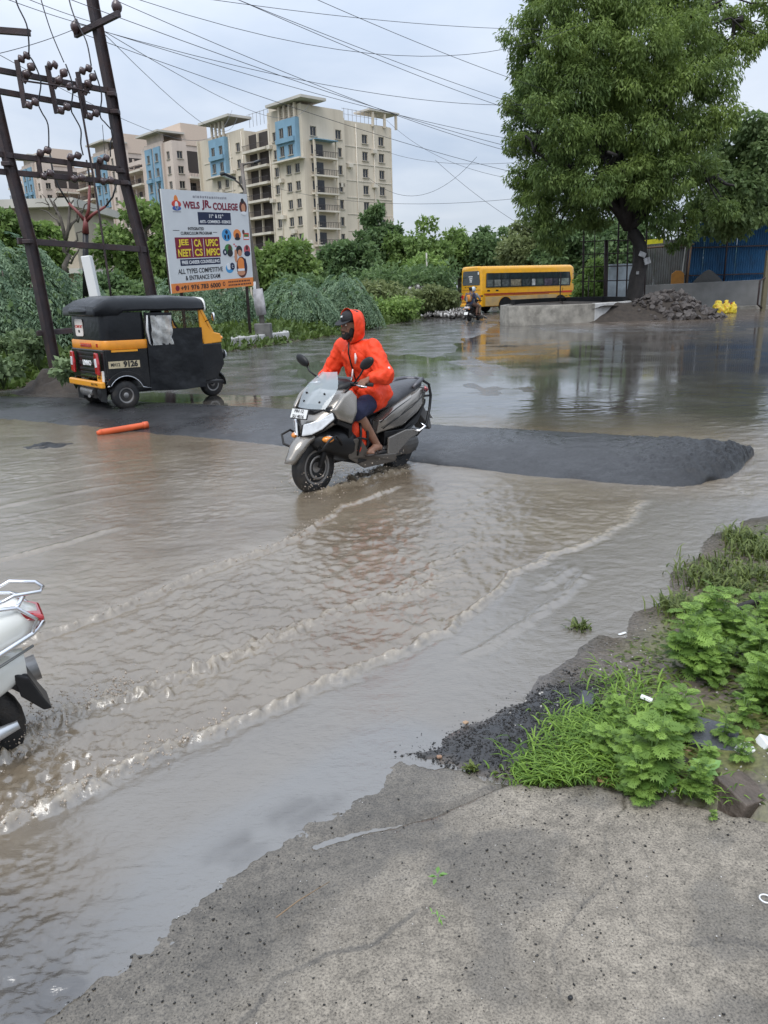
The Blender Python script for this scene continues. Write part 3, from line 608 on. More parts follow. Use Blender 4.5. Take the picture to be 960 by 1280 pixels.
# number painted on the side
g = G(); g.box((-.0, -.6465, .70), (.50, .008, .105)); p = g.build('number_board', mat('cream_board', (.50, .42, .27), .5, var=.12), rk)
text('MH12', .072, blackink, p, (-.145, -.652, .70), (PI / 2, 0, 0), depth=.001, bold=.0015, sx=.82); text('9126', .115, blackink, p, (.10, -.652, .70), (PI / 2, 0, 0), depth=.001, bold=.006, sx=1.0)
# hood: lower back part, roof with the bulging eaves
g = G(); ring = lambda z, hw, ex, r=.13: [Vector((x, y, z)) for x, y in rrect(.36 + ex, hw, r, 5, .075, 0)]
g.rings([ring(1.05, .625, 0), ring(1.2, .63, .005), ring(1.35, .63, 0), ring(1.47, .62, -.01)]); g.build('hood_back', vinyl, rk, 'auto')
def roofsec(x, z0, z1, hw, r):
    pts = [(-hw + .02, z0), (-hw, z0 + .03), (-hw + .005, z1 - r)] + [(-hw + r - r * math.cos(a), z1 - r + r * math.sin(a)) for a in (.5, 1.0, 1.4)] + [(-hw * .5, z1 + .012), (0, z1 + .018)]
    pts = pts + [(-a, b) for a, b in pts[-2::-1]]
    return [Vector((x, y, z)) for y, z in pts]
g = G(); g.rings([roofsec(-.385, 1.435, 1.50, .60, .04), roofsec(-.37, 1.425, 1.555, .625, .06), roofsec(-.20, 1.425, 1.655, .645, .10), roofsec(-.02, 1.43, 1.705, .655, .17), roofsec(.06, 1.48, 1.695, .66, .15), roofsec(.40, 1.49, 1.71, .665, .17), roofsec(.65, 1.485, 1.695, .658, .16), roofsec(.9, 1.49, 1.712, .665, .17), roofsec(1.2, 1.485, 1.695, .655, .17), roofsec(1.36, 1.49, 1.69, .65, .16), roofsec(1.45, 1.49, 1.66, .64, .14)])
rf = g.build('hood_roof', vinyl, rk, 'auto', sub=0)
g = G(); g.rings([roofsec(1.452, 1.47, 1.685, .652, .13), roofsec(1.47, 1.47, 1.68, .648, .13)]); g.build('roof_front_trim', whitep, rk, True)
g = G(); g.rings([roofsec(-.389, 1.46, 1.50, .35, .02), roofsec(-.375, 1.44, 1.553, .35, .04)]); g.build('roof_seam', vinyl, rk, True)
g = G(); g.prism(rrect(.15, .13, .04), .008, (-.291, .22, 1.245), (0, -1, 0)); p = g.build('rear_sticker', mat('sticker_paper', (.72, .66, .60), .5), rk)
text('COMFORT', .06, redink, p, (-.301, .22, 1.26), (PI / 2, 0, -PI / 2), depth=.001, bold=.001); g = G(); g.box((-.301, .22, 1.19), (.002, .06, .04)); g.build('printed_mark', blackink, p)
# rain curtain with its plastic window
ys = np.linspace(.40, 1.37, 46); zs = np.linspace(.27, 1.46, 54); Xc, Zc = np.meshgrid(ys, zs)
Yc = -.655 - .018 * fbm(Xc * 3 + Zc * 1.5, Zc * 2.2 - Xc, 5, 4) - .02 * np.sin(Xc * 9 + 3 * fbm(Xc * 2, Zc * 2, 6, 2)) * sst(.9, .3, Zc) + .05 * sst(.62, .27, Zc) * 0
Zc2 = Zc + .05 * fbm(Xc * 2, Xc * 0, 9, 2) * sst(.6, .27, Zc)
V = np.stack([Xc, Yc, Zc2], -1).reshape(-1, 3); i = np.arange(53)[:, None] * 46 + np.arange(45)[None, :]
F = np.stack([i, i + 1, i + 47, i + 46], -1).reshape(-1, 4); cxm = V[F].mean(1)
keep = ~((cxm[:, 0] > .86) & (cxm[:, 2] > 1.22) & (cxm[:, 2] < 1.45)) & ~((cxm[:, 0] > .50) & (cxm[:, 0] < .82) & (cxm[:, 2] > .98) & (cxm[:, 2] < 1.40))
cur = npmesh('rain_curtain', V, F[keep], tarp_m, None, rk, True)
g = G(); nn = 12
pts = [[(.485 + .35 * a / nn, -.668 - .015 * math.sin(a * 1.7 + b) - .01 * math.sin(b * 1.3 + a * .6), .965 + .45 * b / nn) for a in range(nn + 1)] for b in range(nn + 1)]
g.rings([[Vector(p) for p in r] for r in pts], close=False); g.build('plastic_window', mat('clear_plastic_sheet', (.50, .50, .48), .22, var=.5, vs=7, alpha=.72, bump=.6, bs=14, coat=.3), cur, True, recalc=False)
g = G(); g.tube([(.43, -.67, 1.42), (.41, -.675, 1.2), (.435, -.672, 1.0), (.46, -.67, .96)], [.012, .02, .012, .006], 6); g.build('curtain_hem', mat('grey_piping', (.5, .5, .5), .5), cur, True)
# front: cowl, windscreen, apron
cowl = [(1.36, 1.50), (1.43, 1.48), (1.52, 1.22), (1.60, 1.13), (1.74, 1.10), (1.76, .96), (1.42, .93), (1.38, 1.1)]
for s in (-1, 1):
    g = G(); g.prism(cowl, .05, (0, s * .58 + .025, 0)); g.build('cowl_side', yellow, rk, False, .015)
    g = G(); g.prism([(1.36, .95), (1.74, .95), (1.78, .6), (1.62, .36), (1.36, .32)], .05, (0, s * .585 + .025, 0)); g.build('front_side_panel', blackg, rk, False, .02)
    g = G(); g.ell((1.76, s * .56, 1.03), (.035, .05, .035)); g.build('indicator', amber, rk, True)
    g = G(); g.ell((1.94, s * .28, .74), (.06, .085, .085), 14, 10); t = g.build('headlight', blackp, rk, True); g = G(); g.ell((1.965, s * .28, .74), (.045, .075, .075)); g.build('lens', whitelens, t, True)
    g = G(); g.tube([(1.46, s * .62, 1.30), (1.52, s * .74, 1.36)], .008, 6); t = g.build('mirror', blackp, rk, True); g = G(); g.ell((1.53, s * .76, 1.38), (.02, .05, .07)); g.build('mirror_glass', chrome, t, True)
    g = G(); g.bar((1.40, s * .60, 1.49), (1.62, s * .58, 1.08), .04, .04); g.build('windscreen_post', blackp if s > 0 else yellow, rk)
g = G(); loft = [(.36, .40, 1.66), (.55, .52, 1.80), (.75, .58, 1.84), (.95, .60, 1.77)]
g.rings([[Vector((x - .22 + .22 * math.cos(a), hw * math.sin(a) * 1.0, z)) for a in np.linspace(-PI / 2, PI / 2, 13)] for z, hw, x in loft], close=False); g.build('front_apron', blackg, rk, True, recalc=False)
g = G(); g.rings([[Vector((x - .18 + .18 * math.cos(a), hw * math.sin(a), z)) for a in np.linspace(-PI / 2, PI / 2, 13)] for z, hw, x in [(.95, .60, 1.775), (1.10, .60, 1.76)]], close=False); g.build('front_cowl', yellow, rk, True, recalc=False)
g = G(); g.quad((1.45, -.58, 1.48), (1.45, .58, 1.48), (1.70, .57, 1.09), (1.70, -.57, 1.09)); g.build('windscreen', mat('clear_glass', (.6, .66, .64), .05, alpha=.25, coat=.6), rk)
wheel(rk, (1.85, 0, .215), .215, .12, .11, steel)
g = G(); g.rings([[Vector((1.85 + r * math.cos(a), y, .215 + r * math.sin(a))) for a in np.linspace(-.1, PI - .2, 14)] for y, r in ((-.10, .235), (-.07, .26), (.07, .26), (.10, .235))], close=False); g.build('front_fender', blackp, rk, True, recalc=False)
g = G(); g.tube([(1.7, 0, .55), (1.83, -.09, .22)], .03, 8); g.tube([(1.7, 0, .55), (1.83, .09, .22)], .03, 8); g.build('fork', blackp, rk, True)
# inside
g = G(); g.box((.12, 0, .62), (.42, 1.1, .14)); g.box((-.12, 0, .9), (.12, 1.1, .5)); g.build('passenger_seat', mat('brown_seat', (.06, .035, .03), .5), rk, False, .03)
g = G(); g.box((.92, 0, .60), (.34, .5, .12)); g.box((.74, 0, .82), (.05, .9, .35)); g.build('driver_seat', blackp, rk, False, .03)
for s in (-1, 1):
    g = G(); g.cyl((.42, s * .61, .35), (.42, s * .61, 1.47), .018, n=8); g.build('hood_post', blackp, rk, True)
g = G(); g.box((.75, 0, .31), (2.0, 1.2, .04)); g.build('floor_pan', blackp, rk)
g = G(); g.box((.6, .62, .62), (.4, .02, .6)); g.build('left_curtain', tarp_m, rk)
g = G(); g.tube([(1.36, -.27, .98), (1.40, 0, .95), (1.36, .27, .98)], .014, 8); g.cyl((1.40, 0, .95), (1.62, 0, .5), .02); g.build('handlebar', blackp, rk, True)
# ================================================================== PEOPLE
def mk(v): return Vector(v)
def human_body(g, J, k=1., fing=True):
    """adds one body as overlapping volumes that are then fused into one skin"""
    pe, ch, nk = J['pelvis'], J['chest'], J['neck']
    up = (ch - pe).normalized(); lat = (J['shL'] - J['shR']).normalized()
    for t, hw, r in ((0, .085, .105), (.33, .075, .095), (.66, .085, .105), (1, .10, .11)):
        c = pe.lerp(ch, t)
        g.tube([c - lat * hw * k, c + lat * hw * k], r * k, 12)
        g.ell(c - lat * hw * k, r * k); g.ell(c + lat * hw * k, r * k)
    g.tube([pe, pe.lerp(ch, .5), ch], [.13 * k, .12 * k, .13 * k], 12)
    g.tube([ch, nk, J['head'] - up * .04], [.09 * k, .06 * k, .058 * k], 12)
    for s in 'LR':
        g.tube([ch + (J['sh' + s] - ch) * .4, J['sh' + s], J['sh' + s].lerp(J['el' + s], .5), J['el' + s]], [.07 * k, .06 * k, .048 * k, .040 * k], 10); g.ell(J['sh' + s], .062 * k); g.ell(J['el' + s], .041 * k)
        w = J['wr' + s]; g.tube([J['el' + s], J['el' + s].lerp(w, .35), w], [.040 * k, .042 * k, .027 * k], 10)
        g.tube([J['hip' + s], J['hip' + s].lerp(J['kn' + s], .5), J['kn' + s]], [.088 * k, .075 * k, .056 * k], 12); g.ell(J['kn' + s], .057 * k); g.ell(J['hip' + s], .09 * k)
        a = J['an' + s]; g.tube([J['kn' + s], J['kn' + s].lerp(a, .35), a], [.055 * k, .056 * k, .034 * k], 12)
        t = J['toe' + s]; f = (t - a); f.z = 0; f.normalize(); sd = Vector((-f.y, f.x, 0))
        heel = Vector((a.x, a.y, t.z + .02)) - f * .05
        g.tube([heel, a + Vector((0, 0, -.02)), t - f * .04 + Vector((0, 0, .012)), t], [.036 * k, .042 * k, .034 * k, .016 * k], 10)
        g.ell(a, .037 * k)
        for q in range(5):
            o = sd * (.034 - .017 * q) * (1 if s == 'R' else -1)
            g.tube([t - f * .06 + o, t + f * (.012 - .010 * q) + o], [.015 * k, .0095 * k], 8)
        # hand: palm, four fingers curled round the grip, thumb from the side of the palm
        gd = J['grip' + s].normalized()                         # along the grip, pointing outwards
        fw = (w - J['el' + s]).normalized(); dn = J.get('palmn' + s, Vector((0, 0, -1)))
        fw = (fw - gd * fw.dot(gd)).normalized(); dn = gd.cross(fw); dn = -dn if dn.z > 0 else dn
        pc = w + fw * .05
        for q in range(4): 
            o = gd * (-.033 + .022 * q); g.tube([w + o * .55, pc + o, w + fw * .088 + o], [.017 * k, .017 * k, .012 * k], 8)
            L = (.9, 1.05, 1., .8)[q if s == 'L' else 3 - q]
            b = w + fw * .088 + o
            g.tube([b, b + (fw * .022 + dn * .018) * L, b + (fw * .010 + dn * .046) * L, b + (-fw * .018 + dn * .052) * L, b + (-fw * .034 + dn * .04) * L], [.0105 * k, .010 * k, .0095 * k, .009 * k, .008 * k], 8)
        b = w + fw * .025 - gd * .026
        g.tube([b, b + fw * .025 - gd * .024 + dn * .015, b + fw * .052 - gd * .02 + dn * .035, b + fw * .066 + dn * .046], [.016 * k, .013 * k, .011 * k, .009 * k], 8)
    # head
    M0 = g.M; hd = J['head']; f = J['face'].normalized(); z = J.get('headup', up); y = z.cross(f).normalized(); z = f.cross(y)
    g.M = M0 @ Matrix(((f.x, y.x, z.x, hd.x), (f.y, y.y, z.y, hd.y), (f.z, y.z, z.z, hd.z), (0, 0, 0, 1)))
    g.ell((-.012, 0, .03), (.098, .076, .092), 16, 12); g.ell((.012, 0, -.035), (.078, .062, .075), 14, 10); g.ell((.05, 0, -.085), (.035, .035, .025)); g.ell((.035, 0, -.06), (.05, .05, .035))
    g.tube([(.082, 0, .018), (.104, 0, -.018), (.112, 0, -.03)], [.009, .012, .014], 8); g.ell((.10, .013, -.034), .010); g.ell((.10, -.013, -.034), .010)
    g.ell((.078, .03, .032), (.014, .026, .009)); g.ell((.078, -.03, .032), (.014, .026, .009))
    g.ell((.092, 0, -.058), (.008, .024, .005)); g.ell((.089, 0, -.069), (.009, .02, .006))
    for s in (-1, 1): g.ell((.065, s * .04, -.02), (.018, .016, .014)); g.ell((-.005, s * .077, -.005), (.018, .010, .030), rz=-.3 * s)
    g.M = M0
    return Matrix(((f.x, y.x, z.x, hd.x), (f.y, y.y, z.y, hd.y), (f.z, y.z, z.z, hd.z), (0, 0, 0, 1)))
eyew = mat('eye_white', (.7, .66, .6), .2); eyeb = mat('eye_dark', (.02, .012, .01), .1)
def eyes(parent, HM):
    for s in (-1, 1):
        g = G(); g.M = HM; g.ell((.079, s * .031, .016), (.011, .014, .009)); e = g.build('eye', eyew, parent, True)
        g = G(); g.M = HM; g.ell((.087, s * .031, .016), (.005, .006, .007)); g.build('iris', eyeb, e, True)
def sleeve(g, J, s, r0, r1, r2, end=.93):
    a, b, c = J['sh' + s], J['el' + s], J['wr' + s]; e = b.lerp(c, end)
    ch = J['chest']; g.tube([ch.lerp(a, .35), a, a.lerp(b, .5), b], [r0 * 1.15, r0, (r0 + r1) / 2, r1], 12); g.ell(a, r0 * 1.02); g.ell(b, r1)
    g.tube([b, b.lerp(e, .5), e], [r1, (r1 + r2) / 2, r2], 12)
def torso(g, J, secs, n=20):
    pe, ch = J['pelvis'], J['chest']; up = (ch - pe).normalized(); lat = (J['shL'] - J['shR']); lat = (lat - up * lat.dot(up)).normalized(); fr = lat.cross(up)
    g.rings([[pe + (ch - pe) * t + fr * o + lat * (hw * math.cos(2 * PI * i / n)) + fr * (hd * math.sin(2 * PI * i / n)) for i in range(n)] for t, hw, hd, o in secs])
def V3(*a): return Vector(a)

# ---------------------------------------------------------------- the ridden scooter in front
SCO = (.140, 7.662, -.035); SRZ = R(-130)
sc = thing('motor_scooter', 'bronze grey maxi scooter with windscreen ploughing through the flood water', 'scooter', SCO, SRZ)
wheel(sc, (0, 0, .255), .255, .13, .14, blackp, spokes=5); wheel(sc, (1.25, 0, .255), .255, .11, .16, steel, spokes=5)
g = G(); ang = np.linspace(.22, 2.35, 16)                           # front mudguard with its beak
def fen(y, r): return [Vector((1.25 + r * math.cos(a) + (.03 if i == 0 else .012 if i == 1 else 0), y * (.45 + .55 * min(1, i / 4)), .255 + r * math.sin(a) + .02)) for i, a in enumerate(ang)]
g.rings([fen(-.085, .255), fen(-.08, .285), fen(-.05, .315), fen(0, .325), fen(.05, .315), fen(.08, .285), fen(.085, .255)], close=False); o = g.build('front_mudguard', bronze, sc, True, recalc=False); q = o.modifiers.new('s', 'SOLIDIFY'); q.thickness = .008
for s in (-1, 1):
    g = G(); g.tube([(1.25, s * .085, .255), (1.06, s * .085, .62)], [.026, .03], 10); g.build('fork_leg', blackp, sc, True)
    g = G(); g.ell((1.10, s * .105, .43), (.03, .015, .022)); g.build('side_reflector', amber, sc, True)
g = G(); loftx(g, [(1.33, .50, .03, .03), (1.28, .51, .15, .08), (1.2, .50, .21, .115), (1.08, .48, .24, .15), (.95, .45, .25, .18), (.86, .44, .23, .19)]); g.build('lower_cowl', blackp, sc, 'auto')
g = G(); loftx(g, [(1.38, .585, .02, .02), (1.35, .605, .075, .055), (1.28, .645, .14, .085), (1.20, .70, .20, .115), (1.10, .765, .25, .14), (1.0, .82, .28, .135), (.93, .86, .26, .11), (.88, .885, .22, .08)], 2.6, 22); g.build('front_cowl', bronze, sc, 'auto')
for s in (-1, 1):                                                    # swept headlight, side wing, indicator
    def P(x, y, z): return Vector((x, s * y, z))
    g = G(); a = [P(1.385, .012, .565), P(1.33, .09, .580), P(1.27, .165, .625), P(1.185, .248, .715), P(1.195, .238, .775), P(1.25, .165, .730), P(1.315, .095, .695), P(1.37, .03, .675)]
    b = [p + Vector((.03, s * .022, .012)) for p in a]; g.rings([a, b]); t = g.build('headlight', whitelens, sc, False, .01)
    g = G(); g.rings([[p + Vector((-.004, s * .006, -.004)) + (p - a[2].lerp(a[5], .5)) * .10 for p in a], [p + Vector((.016, s * .012, .006)) + (p - a[2].lerp(a[5], .5)) * .10 for p in a]]); g.build('headlight_surround', blackp, t, False, .006)
    g = G(); w = [P(1.215, .232, .80), P(1.175, .262, .715), P(1.055, .314, .660), P(.985, .318, .755), P(.955, .295, .905), P(.99, .265, .965), P(1.10, .252, .915)]
    g.rings([w, [p + Vector((0, s * .028, .004)) for p in w], [p.lerp(w[0].lerp(w[4], .45), .16) + Vector((0, s * .045, .006)) for p in w]]); g.build('wing_panel', bronze, sc, 'auto', .01)
    g = G(); w = [P(1.17, .27, .71), P(1.055, .33, .650), P(.985, .33, .745), P(.98, .32, .70), P(1.065, .32, .615), P(1.17, .265, .675)]
    g.rings([w, [p + Vector((0, -s * .05, 0)) for p in w]]); g.build('wing_trim', blackp, sc)
    g = G(); g.ell((1.235, s * .205, .545), (.062, .045, .036), rz=-.5 * s); t = g.build('indicator', chrome, sc, True); g = G(); g.ell((1.25, s * .213, .54), (.06, .043, .032), rz=-.5 * s); g.build('lens', amber, t, True)
    g = G(); g.tube([P(1.24, .10, .46), P(1.33, .16, .43), P(1.37, .26, .47), P(1.34, .31, .55), P(1.24, .30, .58), P(1.12, .25, .50), P(1.05, .2, .42)], .012, 8); g.build('crash_guard', blackp, sc, True)
    g = G(); w = [P(1.02, .20, .48), P(.86, .245, .50), P(.70, .24, .30), P(.28, .22, .24), P(.30, .215, .16), P(.75, .19, .17), P(.96, .19, .30)]
    g.rings([w, [p + Vector((0, s * .02, 0)) for p in w]]); g.build('belly_panel', mat('dark_bronze', (.13, .115, .10), .35, .5, dirt=(.14, .11, .08), da=.5), sc, False, .012)
    g = G(); w = [P(.52, .17, .47), P(.50, .20, .60), P(.30, .215, .70), P(.05, .20, .775), P(-.22, .16, .845), P(-.40, .09, .86), P(-.43, .08, .79), P(-.32, .14, .68), P(-.10, .20, .60), P(.2, .225, .50)]
    cen = Vector((.06, s * .21, .68)); g.rings([[p + Vector((0, -s * .10, 0)) for p in w], w, [p.lerp(cen, .12) + Vector((0, s * .028, 0)) for p in w], [p.lerp(cen, .45) + Vector((0, s * .045, 0)) for p in w]]); g.build('tail_panel', bronze, sc, 'auto', .006)
    g = G(); w = [P(.42, .20, .48), P(.15, .225, .47), P(-.12, .205, .585), P(-.36, .14, .71), P(-.38, .12, .66), P(-.15, .19, .5), P(.1, .21, .40), P(.42, .19, .34)]
    g.rings([[p + Vector((0, -s * .08, 0)) for p in w], w]); g.build('lower_tail_trim', blackp, sc, False, .008)
    g = G(); g.tube([P(-.10, .17, .86), P(-.22, .16, .91), P(-.32, .12, .92), P(-.37, .05, .915), P(-.38, 0, .915)], [.018, .024, .024, .022, .022], 10); g.build('grab_rail', mat('grey_rail', (.10, .10, .11), .35, .4), sc, True)
    g = G(); g.tube([P(-.32, .13, .91), P(-.40, .15, .86), P(-.42, .16, .74), P(-.38, .17, .60), P(-.28, .2, .46), P(-.1, .2, .36)], .015, 8); g.tube([P(-.42, .16, .74), P(-.34, .12, .74)], .012, 8); g.build('rear_guard', blackp, sc, True)
    g = G(); g.tube([P(-.02, .20, .44), P(-.06, .27, .42), P(-.13, .30, .46), P(-.10, .24, .5)], .012, 8); g.build('pillion_footrest', chrome, sc, True)
    g = G(); g.tube([P(.47, .222, .52), P(.28, .250, .60), P(.02, .248, .685), P(-.22, .205, .765), P(-.38, .135, .815)], .0055, 6); g.tube([P(.50, .215, .585), P(.30, .244, .69), P(.05, .228, .758), P(-.2, .185, .825)], .005, 6); g.build('panel_gap', blackp, sc, True)
    g = G(); g.tube([P(1.215, .25, .775), P(1.13, .300, .790), P(1.03, .322, .845), P(.965, .312, .885)], .0055, 6); g.tube([P(1.12, .285, .735), P(1.06, .325, .70), P(1.0, .330, .77)], .004, 6); g.build('panel_gap', blackp, sc, True)
    g = G(); g.tube([P(.84, .16, .99), P(.98, .20, .94), P(1.04, .17, .84)], .006, 6); g.build('brake_cable', blackp, sc, True)
    g = G(); g.torus(P(1.25, .068, .255), .105, .012, (0, 1, 0), 22, 6, .25); g.build('brake_disc', steel, sc, True)
    # mirror
    g = G(); g.tube([P(.86, .22, 1.02), P(.90, .33, 1.10), P(.90, .38, 1.17)], .0085, 8); t = g.build('mirror', blackp, sc, True)
    g = G(); g.ell((.905, s * .415, 1.205), (.028, .092, .048), 14, 10, rx=.5 * s); g.build('mirror_housing', blackp, t, True)
    g = G(); g.cyl((.83, s * .19, 1.005), (.79, s * .38, .995), .019, n=10); g.build('grip', rubber, sc, True)
    g = G(); g.tube([P(.87, .22, 1.0), P(.90, .30, .995), P(.88, .385, .985)], .007, 6); g.build('brake_lever', chrome, sc, True)
g = G(); loftx(g, [(1.02, .90, .05, .03), (.95, .955, .13, .06), (.86, .985, .17, .06), (.78, .985, .13, .05), (.74, .98, .08, .035)]); g.tube([(.84, -.2, 1.0), (.85, 0, .995), (.84, .2, 1.0)], .022, 10); g.build('handlebar_cover', blackp, sc, 'auto')
g = G(); g.box((.765, 0, 1.02), (.02, .20, .07), ry=-.6); g.build('instrument_panel', glass, sc, False, .01)
g = G(); rr = []
for t in np.linspace(0, 1, 8):
    x = 1.23 - .25 * t - .02 * t * t; z = .81 + .31 * t; hw = .15 + .055 * math.sin(PI * min(1, .15 + t * .75)) - .075 * max(0, t - .6) / .4
    rr.append([Vector((x + .055 * (1 - (q ** 2)), hw * q, z)) for q in np.linspace(-1, 1, 11)])
g.rings(rr, close=False); o = g.build('windscreen', mat('smoked_screen', (.42, .47, .49), .04, alpha=.55, var=.03, coat=1.), sc, True, recalc=False)
for s in (-1, 1):
    for x, y, z in ((1.205, .10, .87), (1.15, .115, .94)):
        g = G(); g.ell((x + .02, s * y, z), (.011, .010, .010)); g.build('screw', blackp, o, True)
g = G(); g.rings([[Vector((1.21 - .02 * k, y * (1 + .3 * k), .79 + .03 * k)) for y in (-.19, -.1, 0, .1, .19)] for k in (0, 1)], close=False); loftx(g, [(1.26, .775, .06, .02), (1.15, .80, .20, .05), (1.02, .86, .235, .06), (.92, .90, .2, .05)]); g.build('screen_base', blackp, sc, 'auto')
g = G(); g.box((1.385, 0, .775), (.014, .215, .098), ry=-.42); p = g.build('plate_frame', blackp, sc, False, .006); g = G(); g.box((1.394, 0, .779), (.006, .20, .085), ry=-.42); q = g.build('number_plate', whitep, p)
ro = Euler((PI / 2 - .42, 0, PI / 2), 'XYZ'); 
text('MH 12', .043, blackink, q, (1.394, 0, .803), ro, depth=.001); text('SU 4016', .043, blackink, q, (1.412, 0, .757), ro, depth=.001)
g = G(); loftx(g, [(1.0, .64, .25, .26), (.95, .64, .245, .27), (.91, .66, .19, .22)], 3); g.build('leg_shield', blackp, sc, 'auto')
g = G(); g.box((.60, 0, .265), (.52, .44, .07)); loftx(g, [(.86, .42, .09, .10), (.6, .40, .10, .10), (.4, .45, .13, .14)]); g.build('footboard', blackp, sc, False, .02)
g = G(); loftx(g, [(.60, .66, .07, .05), (.52, .70, .13, .07), (.36, .735, .165, .07), (.16, .755, .175, .075), (.04, .80, .17, .09), (-.12, .835, .155, .085), (-.30, .86, .12, .065), (-.38, .87, .07, .035)], 2.5, 20); g.build('seat', mat('seat_vinyl', (.045, .045, .05), .33, var=.2, bump=.2, bs=30), sc, True)
g = G(); loftx(g, [(.52, .50, .12, .16), (.2, .55, .17, .15), (-.1, .66, .15, .13), (-.36, .77, .09, .07)]); g.build('body_frame', blackp, sc, 'auto')
g = G(); g.box((.12, .13, .27), (.52, .10, .17)); g.ell((-.02, .15, .28), (.17, .06, .11)); g.ell((.32, .15, .26), (.13, .06, .10)); g.build('engine_cover', mat('engine_grey', (.12, .115, .11), .4, .5, dirt=(.10, .08, .06), da=.6), sc, False, .03)
g = G(); w = [(.40, .42), (.12, .46), (-.05, .44), (-.10, .38), (.05, .35), (.30, .22), (.42, .25)]; g.prism(w, .025, (0, .235, 0)); g.build('engine_shroud', bronze, sc, False, .01)
g = G(); g.tube([(.15, -.2, .3), (-.05, -.22, .33), (-.4, -.23, .42)], [.04, .07, .075], 12); g.build('exhaust', steel, sc, True)
g = G(); g.ell((-.43, 0, .80), (.03, .12, .045)); g.build('tail_light', redlens, sc, True)
g = G(); w = [(-.30, .66), (-.38, .62), (-.49, .47), (-.515, .37), (-.475, .355), (-.39, .46), (-.3, .55)]; g.prism([(x, z) for x, z in w], .20, (0, .10, 0)); t = g.build('rear_mudguard', mat('grey_guard', (.12, .115, .11), .5, dirt=(.2, .16, .12), da=.5), sc, False, .01)
g = G(); g.box((-.50, 0, .52), (.01, .2, .13), ry=.75); g.build('rear_plate', whitep, t)

# ---------------------------------------------------------------- rider in the orange raincoat
J = dict(pelvis=V3(.40, 0, .87), chest=V3(.535, 0, 1.27), neck=V3(.575, 0, 1.40), head=V3(.645, 0, 1.525), face=V3(1, -.22, -.08), headup=V3(.10, 0, 1),
         shL=V3(.545, .19, 1.30), shR=V3(.545, -.19, 1.30), elL=V3(.585, .365, 1.06), elR=V3(.60, -.36, 1.06), wrL=V3(.765, .285, 1.035), wrR=V3(.765, -.285, 1.035), gripL=V3(-.2, 1, -.05), gripR=V3(-.2, -1, -.05),
         hipL=V3(.42, .10, .82), hipR=V3(.42, -.10, .82), knL=V3(.845, .215, .735), knR=V3(.845, -.21, .735), anL=V3(.60, .245, .385), anR=V3(.63, -.2, .385), toeL=V3(.765, .265, .325), toeR=V3(.79, -.2, .325))
rd = thing('person', 'man in a hooded orange raincoat and black cap riding the bronze scooter', 'person', SCO, SRZ)
g = G(); HM = human_body(g, J); remeshed(g, 'body', skin, rd, .0075, 2)
eyes(rd, HM)
g = G(); torso(g, J, [(-.24, .215, .19, .02), (-.12, .238, .21, .02), (.1, .215, .175, .01), (.45, .20, .16, .0), (.8, .205, .155, -.005), (1.02, .20, .145, -.01), (1.15, .15, .115, 0), (1.25, .09, .08, .02)])
for s in 'LR': sleeve(g, J, s, .088, .078, .052, .90)
for s in 'LR': g.tube([J['hip' + s] + V3(-.02, 0, .03), J['hip' + s].lerp(J['kn' + s], .42) + V3(0, 0, .02)], [.14, .128], 14)
coat = remeshed(g, 'raincoat', orange_r, rd, .0115, 4)
wrinkle(coat, .028, 8, 3); wrinkle(coat, .014, 19, 8); wrinkle(coat, .005, 40, 2)
# hood: a shell round the back of the head, open at the face
g = G(); M = HM.copy(); g.M = M; rr = []
for i, (t, hw, hz0, fx) in enumerate([(0, .112, .0, .035), (.25, .122, 0, .01), (.5, .124, 0, -.035), (.75, .110, 0, -.085), (1, .05, 0, -.135)]):
    rr.append([Vector((fx, hw * math.cos(a), .01 + (.145 if math.sin(a) > 0 else .19) * math.sin(a) * (1 - .25 * t * t) + .02 * (t < .1))) for a in np.linspace(0, 2 * PI, 22)[:-1]])
g.rings(rr, True, False, True); hd = g.build('hood', orange_r, coat, True, recalc=True)
q = hd.modifiers.new('t', 'SOLIDIFY'); q.thickness = .014; q.offset = 0; q = hd.modifiers.new('u', 'SUBSURF'); q.levels = 2; q.render_levels = 2; bake(hd); wrinkle(hd, .014, 14, 5)
g = G(); pe, ch = J['pelvis'], J['chest']; fr = V3(.95, 0, -.3)
g.tube([ch + V3(.150, .005, .10), ch + V3(.165, .008, 0), pe.lerp(ch, .5) + V3(.172, .008, 0), pe + V3(.185, .008, .08)], .0075, 6); g.build('zip', blackp, coat, True)
g = G(); g.ell(J['shL'].lerp(J['elL'], .85) + V3(-.0, .068, .03), (.022, .012, .02)); g.build('sleeve_emblem', whitep, coat, True)
g = G(); g.tube([ch + V3(.155, .085, .0), ch + V3(.165, .10, -.04), ch + V3(.165, .09, -.1)], [.006, .014, .006], 6); g.tube([ch + V3(.17, .06, -.15), ch + V3(.175, .05, -.25)], [.006, .012], 6); g.build('chest_print', mat('pale_print', (.7, .6, .58), .5), coat, True)
